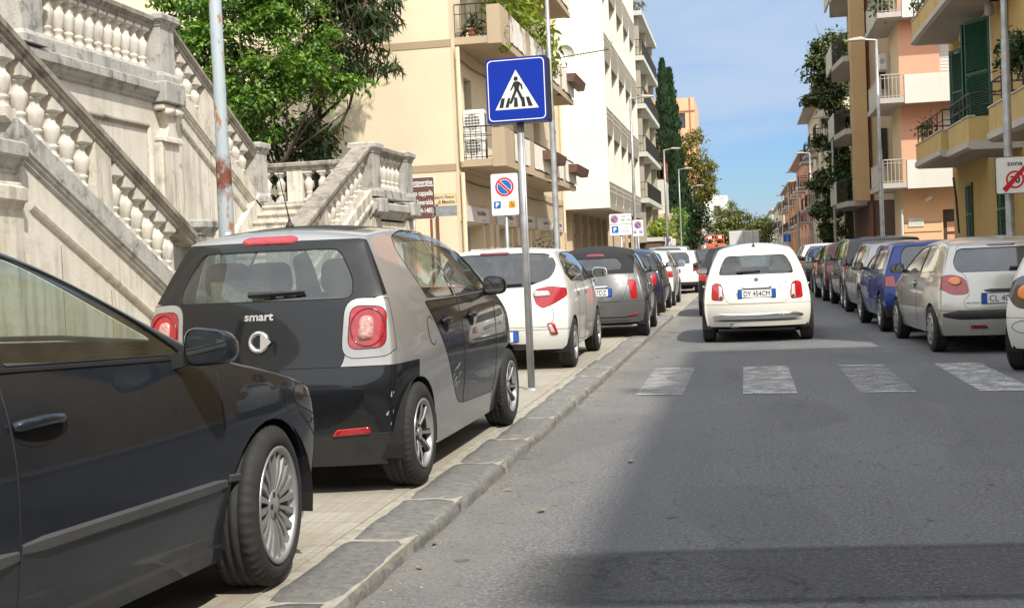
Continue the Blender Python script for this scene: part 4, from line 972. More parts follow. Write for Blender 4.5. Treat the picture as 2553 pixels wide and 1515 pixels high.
# ---------------------------------------------------------------- ground materials
def m_asphalt(name, base, warm, spot=.45):
    m, nt, p = newmat(name); v = coords(nt, 'world'); ge = N(nt, 'ShaderNodeSeparateXYZ'); nt.links.new(v, ge.inputs[0])
    big = noise(nt, v, .35, 5, .6); st_ = coords(nt, 'world', (1.4, .12, 1)); streak = noise(nt, st_, 1.2, 4, .6)
    c = mixc(nt, ramp(nt, big, (.35, 0.), (.7, 1.)), base, tuple(x * 1.28 for x in base))
    c = mixc(nt, ramp(nt, streak, (.45, 0.), (.75, .45)), c, tuple(x * .62 for x in base))
    # dusty gutter beside the kerb
    g = N(nt, 'ShaderNodeMapRange', i={'From Min': -.75, 'From Max': -1.5, 'To Min': 0., 'To Max': 1.}); nt.links.new(ge.outputs['X'], g.inputs[0])
    gm = N(nt, 'ShaderNodeMath', operation='MULTIPLY'); nt.links.new(g.outputs[0], gm.inputs[0]); nt.links.new(ramp(nt, noise(nt, v, 2.6, 7, .7), (.3, .15), (.62, 1.)), gm.inputs[1])
    c = mixc(nt, gm.outputs[0], c, warm)
    fine = noise(nt, v, 52, 2, .8); fine2 = noise(nt, v, 30, 3, .8)
    c = mixc(nt, ramp(nt, fine, (.50, 0.), (.64, spot)), c, tuple(min(1, x * 3.2) for x in base))
    c = mixc(nt, ramp(nt, fine2, (.30, .8), (.47, 0.)), c, tuple(x * .35 for x in base))
    pw_ = noise(nt, coords(nt, 'world', (.9, .35, 1)), .8, 2, .4); c = mixc(nt, ramp(nt, pw_, (.52, 0.), (.535, .28)), c, tuple(x * .72 for x in base))
    tr_ = noise(nt, coords(nt, 'world', (1.1, .02, 1)), 1.6, 2, .4); c = mixc(nt, ramp(nt, tr_, (.50, 0.), (.62, .35)), c, tuple(x * 1.25 for x in base))
    pit = noise(nt, v, 9, 4, .6); c = mixc(nt, ramp(nt, pit, (.28, .85), (.37, 0.)), c, tuple(x * .45 for x in base))
    vo = N(nt, 'ShaderNodeTexVoronoi', feature='DISTANCE_TO_EDGE', i={'Scale': .8}); wv = N(nt, 'ShaderNodeVectorMath', operation='ADD'); nz = N(nt, 'ShaderNodeTexNoise', i={'Scale': 3., 'Detail': 6.})
    nt.links.new(v, nz.inputs['Vector']); nt.links.new(v, wv.inputs[0]); nt.links.new(nz.outputs['Color'], wv.inputs[1]); nt.links.new(wv.outputs[0], vo.inputs['Vector'])
    cm = N(nt, 'ShaderNodeMath', operation='MULTIPLY'); nt.links.new(ramp(nt, vo.outputs['Distance'], (.0, .8), (.010, 0.)), cm.inputs[0]); nt.links.new(ramp(nt, big, (.46, 0.), (.56, 1.)), cm.inputs[1])
    c = mixc(nt, cm.outputs[0], c, tuple(x * .35 for x in base))
    nt.links.new(c, p.inputs['Base Color']); p.inputs['Roughness'].default_value = .82; p.inputs['Specular IOR Level'].default_value = .35
    bump(nt, p, noise(nt, v, 90, 4, .75), .6, .012); return m
m_asphalt('asphalt', (.112, .113, .116), (.22, .205, .175))

def m_paver():
    m, nt, p = newmat('paver'); v = coords(nt, 'world')
    def grid(size, mort, a, b, c):
        t = N(nt, 'ShaderNodeTexBrick', offset=0., squash=1., i={'Scale': 1., 'Mortar Size': mort, 'Mortar Smooth': .3, 'Bias': 0., 'Brick Width': size, 'Row Height': size})
        for k, q in (('Color1', a), ('Color2', b), ('Mortar', c)): t.inputs[k].default_value = (*q, 1)
        nt.links.new(v, t.inputs['Vector']); return t
    g1 = grid(.05, .0060, (.33, .315, .28), (.275, .265, .235), (.40, .36, .28)); g2 = grid(.25, .006, (1, 1, 1), (.82, .80, .76), (.72, .66, .55))
    c = mixc(nt, 1., g1.outputs['Color'], g2.outputs['Color'], 'MULTIPLY')
    c = mixc(nt, ramp(nt, noise(nt, v, .9, 6, .65), (.38, 0.), (.62, .75)), c, (.30, .28, .24))
    c = mixc(nt, ramp(nt, noise(nt, v, 3.2, 5, .6), (.55, 0.), (.75, .45)), c, (.33, .25, .14))
    nt.links.new(c, p.inputs['Base Color']); p.inputs['Roughness'].default_value = .85; bump(nt, p, g1.outputs['Fac'], .25, -.004); return m
m_paver()
def m_kerb():
    m, nt, p = newmat('kerb_stone'); v = coords(nt, 'world')
    f = noise(nt, v, 5.5, 9, .75)
    c = mixc(nt, ramp(nt, noise(nt, v, 22, 5, .7), (.3, 0.), (.7, 1.)), (.14, .14, .135), (.255, .25, .235))
    c = mixc(nt, ramp(nt, f, (.54, 0.), (.68, .6)), c, (.33, .305, .25))
    nt.links.new(c, p.inputs['Base Color']); p.inputs['Roughness'].default_value = .8; bump(nt, p, noise(nt, v, 18, 8, .78), .8, .035); return m
m_kerb(); plain('mortar', (.31, .29, .24), .95, var=.3, vs=14, kind='world', bs=.4, bd=.01)
plain('grit', (.25, .23, .18), .95, var=.4, vs=40, kind='world')
def m_worn(name, col, lo, hi, amt=1.):
    m, nt, p = newmat(name); v = coords(nt, 'world'); o = nt.nodes['Material Output']
    t = N(nt, 'ShaderNodeBsdfTransparent'); mi = N(nt, 'ShaderNodeMixShader')
    a = N(nt, 'ShaderNodeMath', operation='MULTIPLY', use_clamp=True); nt.links.new(ramp(nt, noise(nt, v, 4.5, 8, .72), (lo, 0.), (hi, 1.)), a.inputs[0])
    nt.links.new(ramp(nt, noise(nt, v, 80, 2, .6), (.35, .25), (.6, amt)), a.inputs[1])
    p.inputs['Base Color'].default_value = (*col, 1); p.inputs['Roughness'].default_value = .7
    nt.links.new(a.outputs[0], mi.inputs[0]); nt.links.new(t.outputs[0], mi.inputs[1]); nt.links.new(p.outputs[0], mi.inputs[2]); nt.links.new(mi.outputs[0], o.inputs[0]); return m
m_worn('worn_white', (.62, .62, .60), .36, .62, .9); m_worn('worn_faint', (.58, .58, .56), .40, .68, .65); m_worn('worn_edge', (.66, .66, .63), .30, .55, 1.)
# ---------------------------------------------------------------- ground, pavements, markings
def structure(o): o['kind'] = 'structure'; return o
mb = MB(); mb.box(-900, 900, -250, 1500, -1.0, -.02); structure(mb.build('ground', plain('soil', (.22, .2, .16), .95, kind='world', vs=.5)))
mb = MB(); mb.box(-1.60, 4.05, -120, 420, -.5, 0.); structure(mb.build('road', 'asphalt'))
mb = MB(); mb.box(-32, -1.9, -120, 26.3, -.4, WALK); mb.box(-9, -1.9, 26.3, 420, -.4, .0); structure(mb.build('pavement', 'paver'))
mb = MB(); mb.box(-40, -9, 26.3, 33.2, -.4, .004); structure(mb.build('side_road', 'asphalt'))
mb = MB(); mb.box(4.3, 14, -120, 420, -.4, .13); structure(mb.build('pavement', 'paver'))
mb = MB(); mb.box(3.95, 4.3, -120, 420, -.4, .14); structure(mb.build('kerb', 'kerb_stone'))
rnd = random.Random(11); mb = MB(); y = -6.; mb.sm = True
while y < 26.:
    l = rnd.uniform(.85, 1.25); x0 = -1.53 + rnd.uniform(-.012, .012); wd = rnd.uniform(.27, .33); zt = WALK + rnd.uniform(-.003, .009); ny = 9; vs = []; fs = []
    pr = [(-wd, -.03), (-wd + .01, 0), (-wd * .75, 0), (-wd * .5, 0), (-wd * .25, 0), (-.055, -.001), (-.025, -.007), (-.006, -.022), (.0, -.045), (.004, -.12)]
    for a in range(ny + 1):
        u = a / ny; yy = y + .010 + (l - .020) * u; e = 1 if a in (0, ny) else 0; w_ = rnd.uniform(-.007, .007)
        for k, (dx, dz) in enumerate(pr):
            vs.append((x0 + dx + (w_ + rnd.uniform(-.007, .007)) * (k > 4) - e * .010 * (k > 4), yy, zt + dz + rnd.uniform(-.005, .005) * (0 < k < 8) - e * .012 * (0 < k < 8)))
    m_ = len(pr)
    for a in range(ny):
        for b in range(m_ - 1): k = a * m_ + b; fs.append((k, k + 1, k + m_ + 1, k + m_))
    fs += [tuple(range(m_)), tuple(ny * m_ + q for q in range(m_ - 1, -1, -1))]
    mb.add(vs, fs); y += l
structure(mb.build('kerb', 'kerb_stone', fixn=True))
mb = MB(); mb.box(-1.92, -1.545, -120, 26., -.3, WALK - .008); structure(mb.build('kerb_bed', 'mortar'))
mb = MB(); mb.box(-1.96, -1.50, 26., 420, -.3, .012); structure(mb.build('kerb', 'mortar'))
# loose grit lying in the gutter
mb = MB(); rnd = random.Random(4)
for k in range(2600):
    yy = rnd.uniform(4.2, 26); xx = -1.50 + abs(rnd.gauss(0, .085)); s_ = rnd.uniform(.002, .006) * (2. if rnd.random() < .03 else 1)
    a = rnd.uniform(0, 6.3); c_, q = s_ * cos(a), s_ * sin(a)
    mb.add([(xx - c_, yy - q, .002), (xx + q, yy - c_, .002), (xx + c_, yy + q, .003), (xx - q, yy + c_, .002), (xx, yy, s_ * .8 + .002)], [(0, 1, 4), (1, 2, 4), (2, 3, 4), (3, 0, 4)])
o = mb.build('gutter_grit', 'grit'); tag(o, 'sandy grit gathered in the gutter along the left kerb', 'grit', kind='stuff')
def quad(name, pts, mat, z): 
    mb = MB(); mb.add([(x, y, z) for x, y in pts], [tuple(range(len(pts)))]); return structure(mb.build(name, mat, fixn=False))
for x0, x1, m in ((-1.07, -.62, 'worn_faint'), (-.06, .43, 'worn_white'), (.98, 1.46, 'worn_faint'), (2.0, 2.46, 'worn_white'), (3.05, 3.5, 'worn_white')):
    a, b = 11.55 - x0 * .10, 14.25 - x0 * .10
    quad('crosswalk_stripe', [(x0, a), (x1, a - .05), (x1 + .01, b - .05), (x0, b)], m, .005)
    quad('crosswalk_stripe', [(x0, b - .07), (x1, b - .12), (x1, b - .05), (x0, b)], 'worn_edge', .009)
    quad('crosswalk_stripe', [(x0, a), (x1, a - .05), (x1, a + .01), (x0, a + .06)], 'worn_edge', .009)
# dark band across the lane, fading out at its edges
m_asphalt('asphalt_dark', (.060, .060, .060), (.08, .077, .07), .55)
m = MAT['asphalt_dark']; nt = m.node_tree; p = nt.nodes['Principled BSDF']; o = nt.nodes['Material Output']; v = coords(nt, 'world'); s3 = N(nt, 'ShaderNodeSeparateXYZ'); nt.links.new(v, s3.inputs[0])
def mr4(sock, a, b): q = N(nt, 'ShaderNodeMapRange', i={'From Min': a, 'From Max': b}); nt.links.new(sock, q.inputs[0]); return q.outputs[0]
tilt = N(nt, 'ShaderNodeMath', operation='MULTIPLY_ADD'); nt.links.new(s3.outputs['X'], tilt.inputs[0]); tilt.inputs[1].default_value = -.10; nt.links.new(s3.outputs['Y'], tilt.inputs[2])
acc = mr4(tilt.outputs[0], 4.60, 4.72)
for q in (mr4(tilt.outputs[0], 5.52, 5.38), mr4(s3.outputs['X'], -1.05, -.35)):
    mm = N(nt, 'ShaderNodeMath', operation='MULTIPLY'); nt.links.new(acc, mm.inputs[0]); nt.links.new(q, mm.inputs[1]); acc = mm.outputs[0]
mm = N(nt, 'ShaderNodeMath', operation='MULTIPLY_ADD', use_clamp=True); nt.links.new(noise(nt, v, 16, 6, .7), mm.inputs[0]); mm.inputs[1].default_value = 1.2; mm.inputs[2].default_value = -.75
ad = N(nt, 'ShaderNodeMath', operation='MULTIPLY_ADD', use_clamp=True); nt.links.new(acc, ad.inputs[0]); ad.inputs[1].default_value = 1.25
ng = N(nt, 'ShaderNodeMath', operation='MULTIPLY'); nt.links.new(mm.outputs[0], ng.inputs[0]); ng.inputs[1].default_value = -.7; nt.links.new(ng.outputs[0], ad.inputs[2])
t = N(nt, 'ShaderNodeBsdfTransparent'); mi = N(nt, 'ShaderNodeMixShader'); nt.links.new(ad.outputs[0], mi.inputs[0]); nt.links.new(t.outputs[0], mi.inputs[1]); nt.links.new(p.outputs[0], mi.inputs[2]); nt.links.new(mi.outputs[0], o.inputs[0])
quad('road_dark_band', [(-1.2, 4.4), (3.95, 4.9), (3.95, 6.0), (-1.2, 5.5)], 'asphalt_dark', .004)
# ---------------------------------------------------------------- weathered stone
def m_stone(name, c0, c1, dark, dk=.5, rust=.45, bs=.35, streak=1.):
    m, nt, p = newmat(name); v = coords(nt, 'world')
    c = mixc(nt, ramp(nt, noise(nt, v, 1.3, 6, .6), (.3, 0.), (.7, 1.)), c0, c1)
    sv = coords(nt, 'world', (7, 7, .55)); s1 = noise(nt, sv, 1., 6, .65); big = noise(nt, v, .7, 3, .5)
    a = N(nt, 'ShaderNodeMath', operation='MULTIPLY'); nt.links.new(ramp(nt, s1, (.46, 0.), (.63, streak)), a.inputs[0]); nt.links.new(ramp(nt, big, (.36, .2), (.60, 1.)), a.inputs[1])
    c = mixc(nt, a.outputs[0], c, tuple(x * .5 for x in c0))
    s2 = noise(nt, coords(nt, 'world', (3.1, 3.1, .35)), 1.3, 5, .6)
    c = mixc(nt, ramp(nt, s2, (.60, 0.), (.78, rust)), c, (.38, .22, .08))
    l = noise(nt, v, 3.4, 9, .75); c = mixc(nt, ramp(nt, l, (.52, 0.), (.66, dk)), c, dark)
    s3 = noise(nt, v, 34, 4, .7); c = mixc(nt, ramp(nt, s3, (.60, 0.), (.78, dk * .7)), c, dark)
    nt.links.new(c, p.inputs['Base Color']); p.inputs['Roughness'].default_value = .85; p.inputs['Specular IOR Level'].default_value = .25
    bump(nt, p, noise(nt, v, 26, 7, .7), bs, .02); return m
m_stone('marble', (.58, .54, .46), (.67, .635, .56), (.20, .19, .17), .5, .6)
m_stone('marble_wall', (.585, .55, .475), (.68, .65, .58), (.26, .245, .22), .35, .7, .25, .75)
m_stone('rail_stone', (.25, .225, .185), (.38, .35, .30), (.09, .083, .072), .8, .1, .5, .9)
m_stone('pier_stone', (.36, .355, .335), (.50, .485, .45), (.10, .098, .092), .85, .15, .5, .9)
m_stone('baluster_stone', (.58, .545, .48), (.66, .63, .57), (.30, .25, .19), .25, .3, .25, .55)
m_stone('rubble', (.50, .42, .28), (.60, .52, .37), (.24, .19, .12), .6, .2, 1.)
# ---------------------------------------------------------------- balustrades
BAL = [(.088, .075), (.088, .105), (.060, .125), (.050, .17), (.058, .21), (.076, .245), (.078, .275), (.060, .29), (.062, .305), (.072, .33), (.098, .50), (.101, .56), (.094, .61), (.062, .67), (.053, .72), (.055, .775), (.082, .80), (.084, .83)]
def baluster(parent, x, y, z0, z1, sl=0., ax='y', stack=[]):
    """from base plane z0 to underside z1; sl slope of the base and rail along the axis; each baluster is one mesh"""
    H = z1 - z0; mb = MB(); k = .095; d = k * sl
    def blk(za, zb, k, sa, sb):
        c = [(-1, -1), (1, -1), (1, 1), (-1, 1)]; f = 1 if ax == 'y' else 0
        mb.rings([[(x + k * a, y + k * b, za + sa * (b if f else a) * k) for a, b in c], [(x + k * a, y + k * b, zb + sb * (b if f else a) * k) for a, b in c]], True)
    zl = z0 + abs(d) + .02
    blk(z0 - .03, zl + H * .05, k, sl, 0.)
    zc = z1 - abs(d) - H * .12
    hh = zc - zl
    mb.sm = True; mb.lathe([(r, (h - .075) / .755 * (hh - H * .05) + H * .05) for r, h in BAL], 14, (x, y, zl)); mb.sm = False
    c = [(-1, -1), (1, -1), (1, 1), (-1, 1)]; f = 1 if ax == 'y' else 0
    mb.rings([[(x + .07 * a, y + .07 * b, zc) for a, b in c], [(x + .105 * a, y + .105 * b, zc + .03) for a, b in c], [(x + .105 * a, y + .105 * b, z1 + .01 + sl * (b if f else a) * .105) for a, b in c]], True)
    return mb.build('baluster', 'baluster_stone', parent)
def rail(parent, p0, p1, ax='y', wd=.17, mat='rail_stone', ends=True, name='handrail'):
    """moulded coping; p0,p1 = top centre points"""
    prof = [(-.11, -.20), (-.13, -.17), (-.13, -.145), (-.16, -.12), (-.17, -.095), (-.185, -.085), (-.185, -.02), (-.16, .0), (.16, .0), (.185, -.02), (.185, -.085), (.17, -.095), (.16, -.12), (.13, -.145), (.13, -.17), (.11, -.20)]
    prof = [(a * wd / .17, b) for a, b in prof]
    R = []
    for p in (p0, p1): R.append([(p[0] + a, p[1], p[2] + b) if ax == 'y' else (p[0], p[1] + a, p[2] + b) for a, b in prof])
    mb = MB(); mb.rings(R, True); return mb.build(name, mat, parent)
def pier(parent, x, y, z0, z1, w_=.21, mat='pier_stone', name='pier'):
    mb = MB(); k = w_
    mb.lathe([(k * 1.414 * q, h) for q, h in ((1.22, z0), (1.22, z0 + .10), (1.08, z0 + .15), (1.0, z0 + .17), (1.0, z1 - .22), (1.08, z1 - .20), (1.08, z1 - .17), (1.25, z1 - .12), (1.35, z1 - .10), (1.35, z1 - .025), (1.25, z1))], 4, (0, 0, 0))
    M = Matrix.Rotation(pi / 4, 3, 'Z'); mb.v = [tuple(M @ Vector(p)) for p in mb.v]; mb.v = [(a + x, b + y, c) for a, b, c in mb.v]
    return mb.build(name, mat, parent)
def halfpanel(parent, x, y0, y1, za0, za1, zb0, zb1, w_=.11, ax='y'):
    mb = MB()
    if ax == 'y': mb.rings([[(x - w_, y0, za0), (x + w_, y0, za0), (x + w_, y0, zb0), (x - w_, y0, zb0)], [(x - w_, y1, za1), (x + w_, y1, za1), (x + w_, y1, zb1), (x - w_, y1, zb1)]], True)
    else: mb.rings([[(y0, x - w_, za0), (y0, x + w_, za0), (y0, x + w_, zb0), (y0, x - w_, zb0)], [(y1, x - w_, za1), (y1, x + w_, za1), (y1, x + w_, zb1), (y1, x - w_, zb1)]], True)
    return mb.build('panel_block', 'marble', parent)
def sloped(parent, name, label, x, ya, za, yb, zb, bal, panels, grp):
    """sloped balustrade along y at depth x; (ya,za)-(yb,zb) top of coping"""
    t = thing(name, label, 'balustrade', (x, (ya + yb) / 2, min(za, zb) - 1.2), 0, grp); t.location = (0, 0, 0)
    sl = (zb - za) / (yb - ya); f = lambda y: za + sl * (y - ya)
    rail(t, (x, ya, za), (x, yb, zb))
    for y in bal: baluster(t, x, y, f(y) - .88, f(y) - .185, sl)
    for y0, y1 in panels: halfpanel(t, x, y0, y1, f(y0) - .90, f(y1) - .90, f(y0) - .19, f(y1) - .19)
    return t, f, sl
GB = 'stone balustrades of the monumental stairs'
X1, X2, YC = -7.2, -9.3, 17.08
tA, fA, sA = sloped(None, 'stone_balustrade', 'weathered stone balustrade sloping down beside the nearest stair flight, above the dark saloon', X1, 10.4, 4.2087, 15.05, 1.90, [10.565 + .285 * k for k in range(8)] + [13.22 + .255 * k for k in range(6)], [(12.70, 13.04)], GB)
pier(tA, X1, 15.32, .95, 2.06, .20); pier(tA, X1, 10.15, 2.95, 4.28, .22)

tE, fE, sE = sloped(None, 'stone_balustrade', 'stone balustrade rising away from the street beside the steps, ending in a square landing', X1, 18.75, 1.92, 22.95, 3.72, [19.1 + .275 * k for k in range(4)] + [20.65 + .275 * k for k in range(8)], [(20.12, 20.46)], GB)
pier(tE, X1, 23.2, 2.72, 3.77, .21); pier(tE, X1, 25.6, 2.72, 3.77, .21); rail(tE, (X1, 23.4, 3.74), (X1, 25.4, 3.74))
for k in range(6): baluster(tE, X1, 23.62 + .31 * k, 2.9, 3.55)
mb = MB(); mb.bbox(X1 - .17, X1 + .17, 23.41, 25.39, 2.70, 2.90, .02); mb.build('base_course', 'pier_stone', tE)
pier(tE, X1, 18.5, .95, 2.02, .20)
tD = thing('stone_balustrade', 'level stone balustrade across the back of the side landing, in front of the green tree', 'balustrade', (0, 0, 0), 0, GB)
rail(tD, (-10.9, 25.6, 3.70), (X1 - .22, 25.6, 3.70), 'x')
for k in range(10):
    x = -10.55 + .32 * k
    if not (-9.75 < x < -9.35): baluster(tD, x, 25.6, 2.86, 3.51, ax='x')
halfpanel(tD, 25.6, -9.73, -9.38, 2.84, 2.84, 3.51, 3.51, .12, 'x')
mb = MB(); mb.bbox(-10.9, X1 - .22, 25.43, 25.77, 2.62, 2.86, .02); mb.build('base_course', 'pier_stone', tD)
tC, fC, sC = sloped(None, 'stone_balustrade', 'stone balustrade of the upper flight running down from the high landing behind the rusty pole', X2, 18.95, 5.50, 22.4, 3.74, [19.22 + .29 * k for k in range(4)] + [20.85 + .29 * k for k in range(5)], [(20.32, 20.65)], GB)
pier(tC, X2, 22.6, 2.70, 3.84, .20)
tB = thing('stone_balustrade', 'level stone balustrade on the highest landing at upper left', 'balustrade', (0, 0, 0), 0, GB)
rail(tB, (X2, 15.1, 5.50), (X2, 18.5, 5.50)); pier(tB, X2, 14.8, 4.45, 5.53, .24); pier(tB, X2, 18.68, 4.45, 5.55, .24)
for k in range(12): baluster(tB, X2, 15.28 + .27 * k, 4.62, 5.31)
mb = MB(); mb.bbox(X2 - .17, X2 + .17, 15.05, 18.43, 4.42, 4.62, .02); mb.build('base_course', 'pier_stone', tB)
# ---------------------------------------------------------------- staircase body
st = thing('stone_staircase', 'pale weathered marble double staircase with moulded walls beside the left pavement', 'staircase', (0, 0, 0))
def mpart(name, mat='marble'): return MB(), name, mat
# outer wall under flight A and its mirror E : sloped top
def flight_wall(name, x, ylo, zlo, yhi, zhi, ylow_end, xin):
    mb = MB(); P = [(ylow_end, 0), (yhi, 0), (yhi, zhi), (ylo, zlo), (ylow_end, zlo)]
    mb.prism(P, x - .16, x + .10, 'x'); return mb.build(name, 'marble_wall', st)
flight_wall('side_wall', X1, 15.1, fA(15.1) - 1.2, 11.1, fA(11.1) - 1.2, 15.55, 0)
flight_wall('side_wall', X1, 18.7, fE(18.7) - 1.2, 22.95, fE(22.95) - 1.2, 18.28, 0)
mb = MB(); mb.box(X1 - .16, X1 + .10, 8, 11.1, 0, 2.45); mb.build('side_wall', 'marble_wall', st)
mb = MB(); mb.box(X1 - .16, X1 + .10, 22.95, 25.85, 0, 2.25); mb.build('side_wall', 'marble_wall', st)
def mould(prof, p0, p1, x, name, mat='marble', sg=1):
    """profile (out, dz) swept along a straight line in the plane x"""
    R = [[(x + sg * a, p[0], p[1] + b) for a, b in prof] for p in (p0, p1)]
    mb = MB(); mb.rings(R, True); return mb.build(name, mat, st)
STR = [(-.2, 0), (.16, 0), (.16, -.20), (.19, -.215), (.19, -.27), (.165, -.285), (.165, -.31), (.135, -.33), (.135, -.36), (.10, -.385), (-.2, -.385)]
mould(STR, (11.15, fA(11.15) - .88), (15.15, fA(15.15) - .88), X1, 'string_course', 'pier_stone')
mould(STR, (18.65, fE(18.65) - .88), (23.0, fE(23.0) - .88), X1, 'string_course', 'marble')
TOR = [(.09, .05), (.13, .045), (.155, .02), (.16, -.01), (.145, -.04), (.12, -.06), (.09, -.065)]
mould(TOR, (11.35, fA(11.35) - 1.62), (14.5, fA(14.5) - 1.62), X1, 'panel_moulding', 'marble')
mould(TOR, (19.6, fE(19.6) - 1.62), (22.6, fE(22.6) - 1.62), X1, 'panel_moulding', 'marble')
COR = [(-.2, .10), (.20, .10), (.26, .07), (.26, -.05), (.22, -.07), (.20, -.12), (.15, -.16), (.15, -.19), (.1, -.22), (-.2, -.22)]
mould(COR, (22.9, 2.52), (25.95, 2.52), X1, 'cornice', 'pier_stone'); mould(COR, (8, 2.72), (11.15, 2.62), X1, 'cornice', 'pier_stone')
mould(COR, (8, 2.28), (11.1, 2.18), X1, 'panel_moulding', 'marble')
for ya, yb in ((10.55, 11.15), (22.95, 23.45), (25.35, 25.9)):
    mb = MB(); mb.bbox(X1 - .1, X1 + .17, ya, yb, 0, 2.32, .015); mb.build('pilaster', 'marble', st)
for ya, yb in ((23.0, 23.42), (25.4, 25.92)):
    mb = MB(); mb.bbox(X1 - .1, X1 + .33, ya - .04, yb + .04, 2.40, 2.68, .02); mb.build('cornice_block', 'pier_stone', st)
# back wall of the double stair
mb = MB(); mb.prism([(12, 0), (22.8, 0), (22.8, 2.55), (18.95, fC(18.95) - 1.25), (18.4, 4.3), (12, 4.3)], X2 - .25, X2 + .10, 'x'); mb.build('back_wall', 'marble_wall', st)
mould(STR, (18.95, fC(18.95) - .88), (22.45, fC(22.45) - .88), X2, 'string_course', 'marble')
mould(TOR, (19.3, fC(19.3) - 1.50), (22.2, fC(22.2) - 1.50), X2, 'panel_moulding', 'marble')
mould(COR, (14.4, 4.33), (18.97, 4.33), X2, 'cornice', 'pier_stone')
mould([(a, b * .8) for a, b in TOR], (14.6, 3.72), (18.1, 3.72), X2, 'panel_moulding', 'rail_stone')
mb = MB(); mb.tube([(X2 + .12, 18.12, 3.70), (X2 + .12, 18.14, 3.2), (X2 + .12, 18.14, 1.2)], .05, 8); mb.build('panel_moulding', 'marble', st)
mb = MB(); mb.bbox(X2, X2 + .22, 18.36, 18.98, 0, 3.55, .015); mb.build('pilaster', 'marble', st)
mb = MB(); mb.bbox(X2 - .1, X2 + .36, 18.30, 19.02, 4.11, 4.45, .02); mb.build('cornice_block', 'pier_stone', st)
# scroll capital
cp = MB(); cp.bbox(X2, X2 + .27, 18.34, 19.0, 3.50, 3.58, .015); cp.bbox(X2, X2 + .30, 18.34, 19.0, 4.0, 4.10, .02)
cp.sm = True; cp.tube([(X2 + .28, 18.40, 3.97), (X2 + .28, 18.66, 3.99)], .065, 10); cp.tube([(X2 + .28, 18.72, 3.99), (X2 + .28, 18.98, 3.97)], .065, 10); cp.sm = False
cp.prism([(18.48, 3.58), (18.86, 3.58), (18.78, 3.75), (18.86, 3.98), (18.48, 3.98), (18.56, 3.75)], X2 + .0, X2 + .26, 'x')
for k in range(11): cp.cbox((X2 + .28, 18.38 + .06 * k, 3.52), (.03, .035, .05))
cp.build('capital', 'marble', st)
for y, z1 in ((11.9, 1.7), (12.9, 1.2), (13.8, .8)):
    mb = MB(); mb.box(X1 + .098, X1 + .104, y, y + .012, .1, z1); mb.build('joint', 'rail_stone', st)
for y, z1 in ((16.35, 3.6), (20.3, 3.2), (21.3, 2.7)):
    mb = MB(); mb.box(X2 + .095, X2 + .103, y, y + .012, .5, z1); mb.build('joint', 'rail_stone', st)
# landings and floors
mb = MB(); mb.box(-13, X2 - .1, 12, 18.9, 3.9, 4.55); mb.build('upper_landing', 'pier_stone', st)
mb = MB(); mb.box(-10.9, X1 - .12, 22.75, 25.85, 0, 2.63); mb.build('side_landing', 'pier_stone', st)
# steps of the far flight, rising away from the street
n_ = 16
for k in range(n_):
    y0 = 18.6 + 4.15 * k / n_; z = .10 + 2.53 * (k + 1) / n_ - .01; mb = MB()
    pr = [(y0, .0), (y0, z - .055), (y0 - .035, z - .05), (y0 - .042, z - .025), (y0 - .03, z - .004), (y0, z), (22.76, z), (22.76, .0)]
    x0, x1 = X2 + .11, X1 - .17
    if k < 5: x0 += .0
    mb.prism(pr[:6] + [(y0 + .30, z), (y0 + .30, .0)], x0, x1, 'x'); mb.build('step', 'marble', st)
    y0 = 15.5 - 4.15 * k / n_; mb = MB(); mb.box(X2 + .11, X1 - .17, y0 - .3, y0, 0, z); mb.build('step', 'marble', st)
mould([(-.1, .22), (.07, .22), (.09, .19), (.09, -.3), (-.1, -.3)], (18.7, .35), (22.6, 2.78), X2 + .1, 'skirting', 'marble')
mb = MB(); mb.box(-13, -12.7, 12, 22, 4.5, 7.2); mb.build('x', 'rubble'); bpy.data.objects.remove(bpy.data.objects['x'])
ch = thing('church_wall', 'rough yellowish rubble wall of the church behind the high landing', 'wall', (0, 0, 0))
mb = MB(); mb.box(-14, -11.8, 6, 21.9, 0, 11); mb.build('wall', 'rubble', ch)
# ---------------------------------------------------------------- buildings
def m_plaster(name, col, stain=.25, vs=.6, rough=.9):
    m, nt, p = newmat(name); v = coords(nt, 'world')
    c = mixc(nt, ramp(nt, noise(nt, v, vs, 6, .6), (.3, 0.), (.7, 1.)), tuple(x * .93 for x in col), tuple(min(1, x * 1.05) for x in col))
    s1 = noise(nt, coords(nt, 'world', (2.2, 2.2, .22)), 1.6, 6, .65)
    c = mixc(nt, ramp(nt, s1, (.56, 0.), (.78, stain)), c, tuple(x * .45 for x in col))
    c = mixc(nt, ramp(nt, noise(nt, v, 12, 4, .6), (.62, 0.), (.8, stain * .6)), c, tuple(x * .6 for x in col))
    nt.links.new(c, p.inputs['Base Color']); p.inputs['Roughness'].default_value = rough; p.inputs['Specular IOR Level'].default_value = .2
    bump(nt, p, noise(nt, v, 60, 4), .15, .01); return m
m_plaster('cream_wall', (.72, .625, .45), .12); m_plaster('white_wall', (.86, .84, .74), .05); m_plaster('ochre_wall', (.42, .295, .12), .6); m_plaster('ochre_parapet', (.47, .345, .15), .85, 1.2)
m_plaster('tan_wall', (.46, .315, .165), .25); m_plaster('beige_wall', (.58, .47, .32), .3); m_plaster('pink_wall', (.66, .35, .235), .15); m_plaster('peach_wall', (.70, .44, .26), .15)
m_plaster('orange_wall', (.72, .40, .24), .12); m_plaster('concrete', (.42, .38, .31), .5); m_plaster('concrete_tan', (.45, .36, .25), .3); m_plaster('slab_grey', (.44, .41, .37), .5)
m_plaster('parapet_white', (.60, .60, .54), .15); m_plaster('band', (.40, .31, .20), .2); m_plaster('far_cream', (.60, .52, .38), .3); m_plaster('far_pink', (.52, .30, .20), .3); m_plaster('far_orange', (.56, .33, .18), .3); m_plaster('shopstone', (.56, .45, .33), .25)
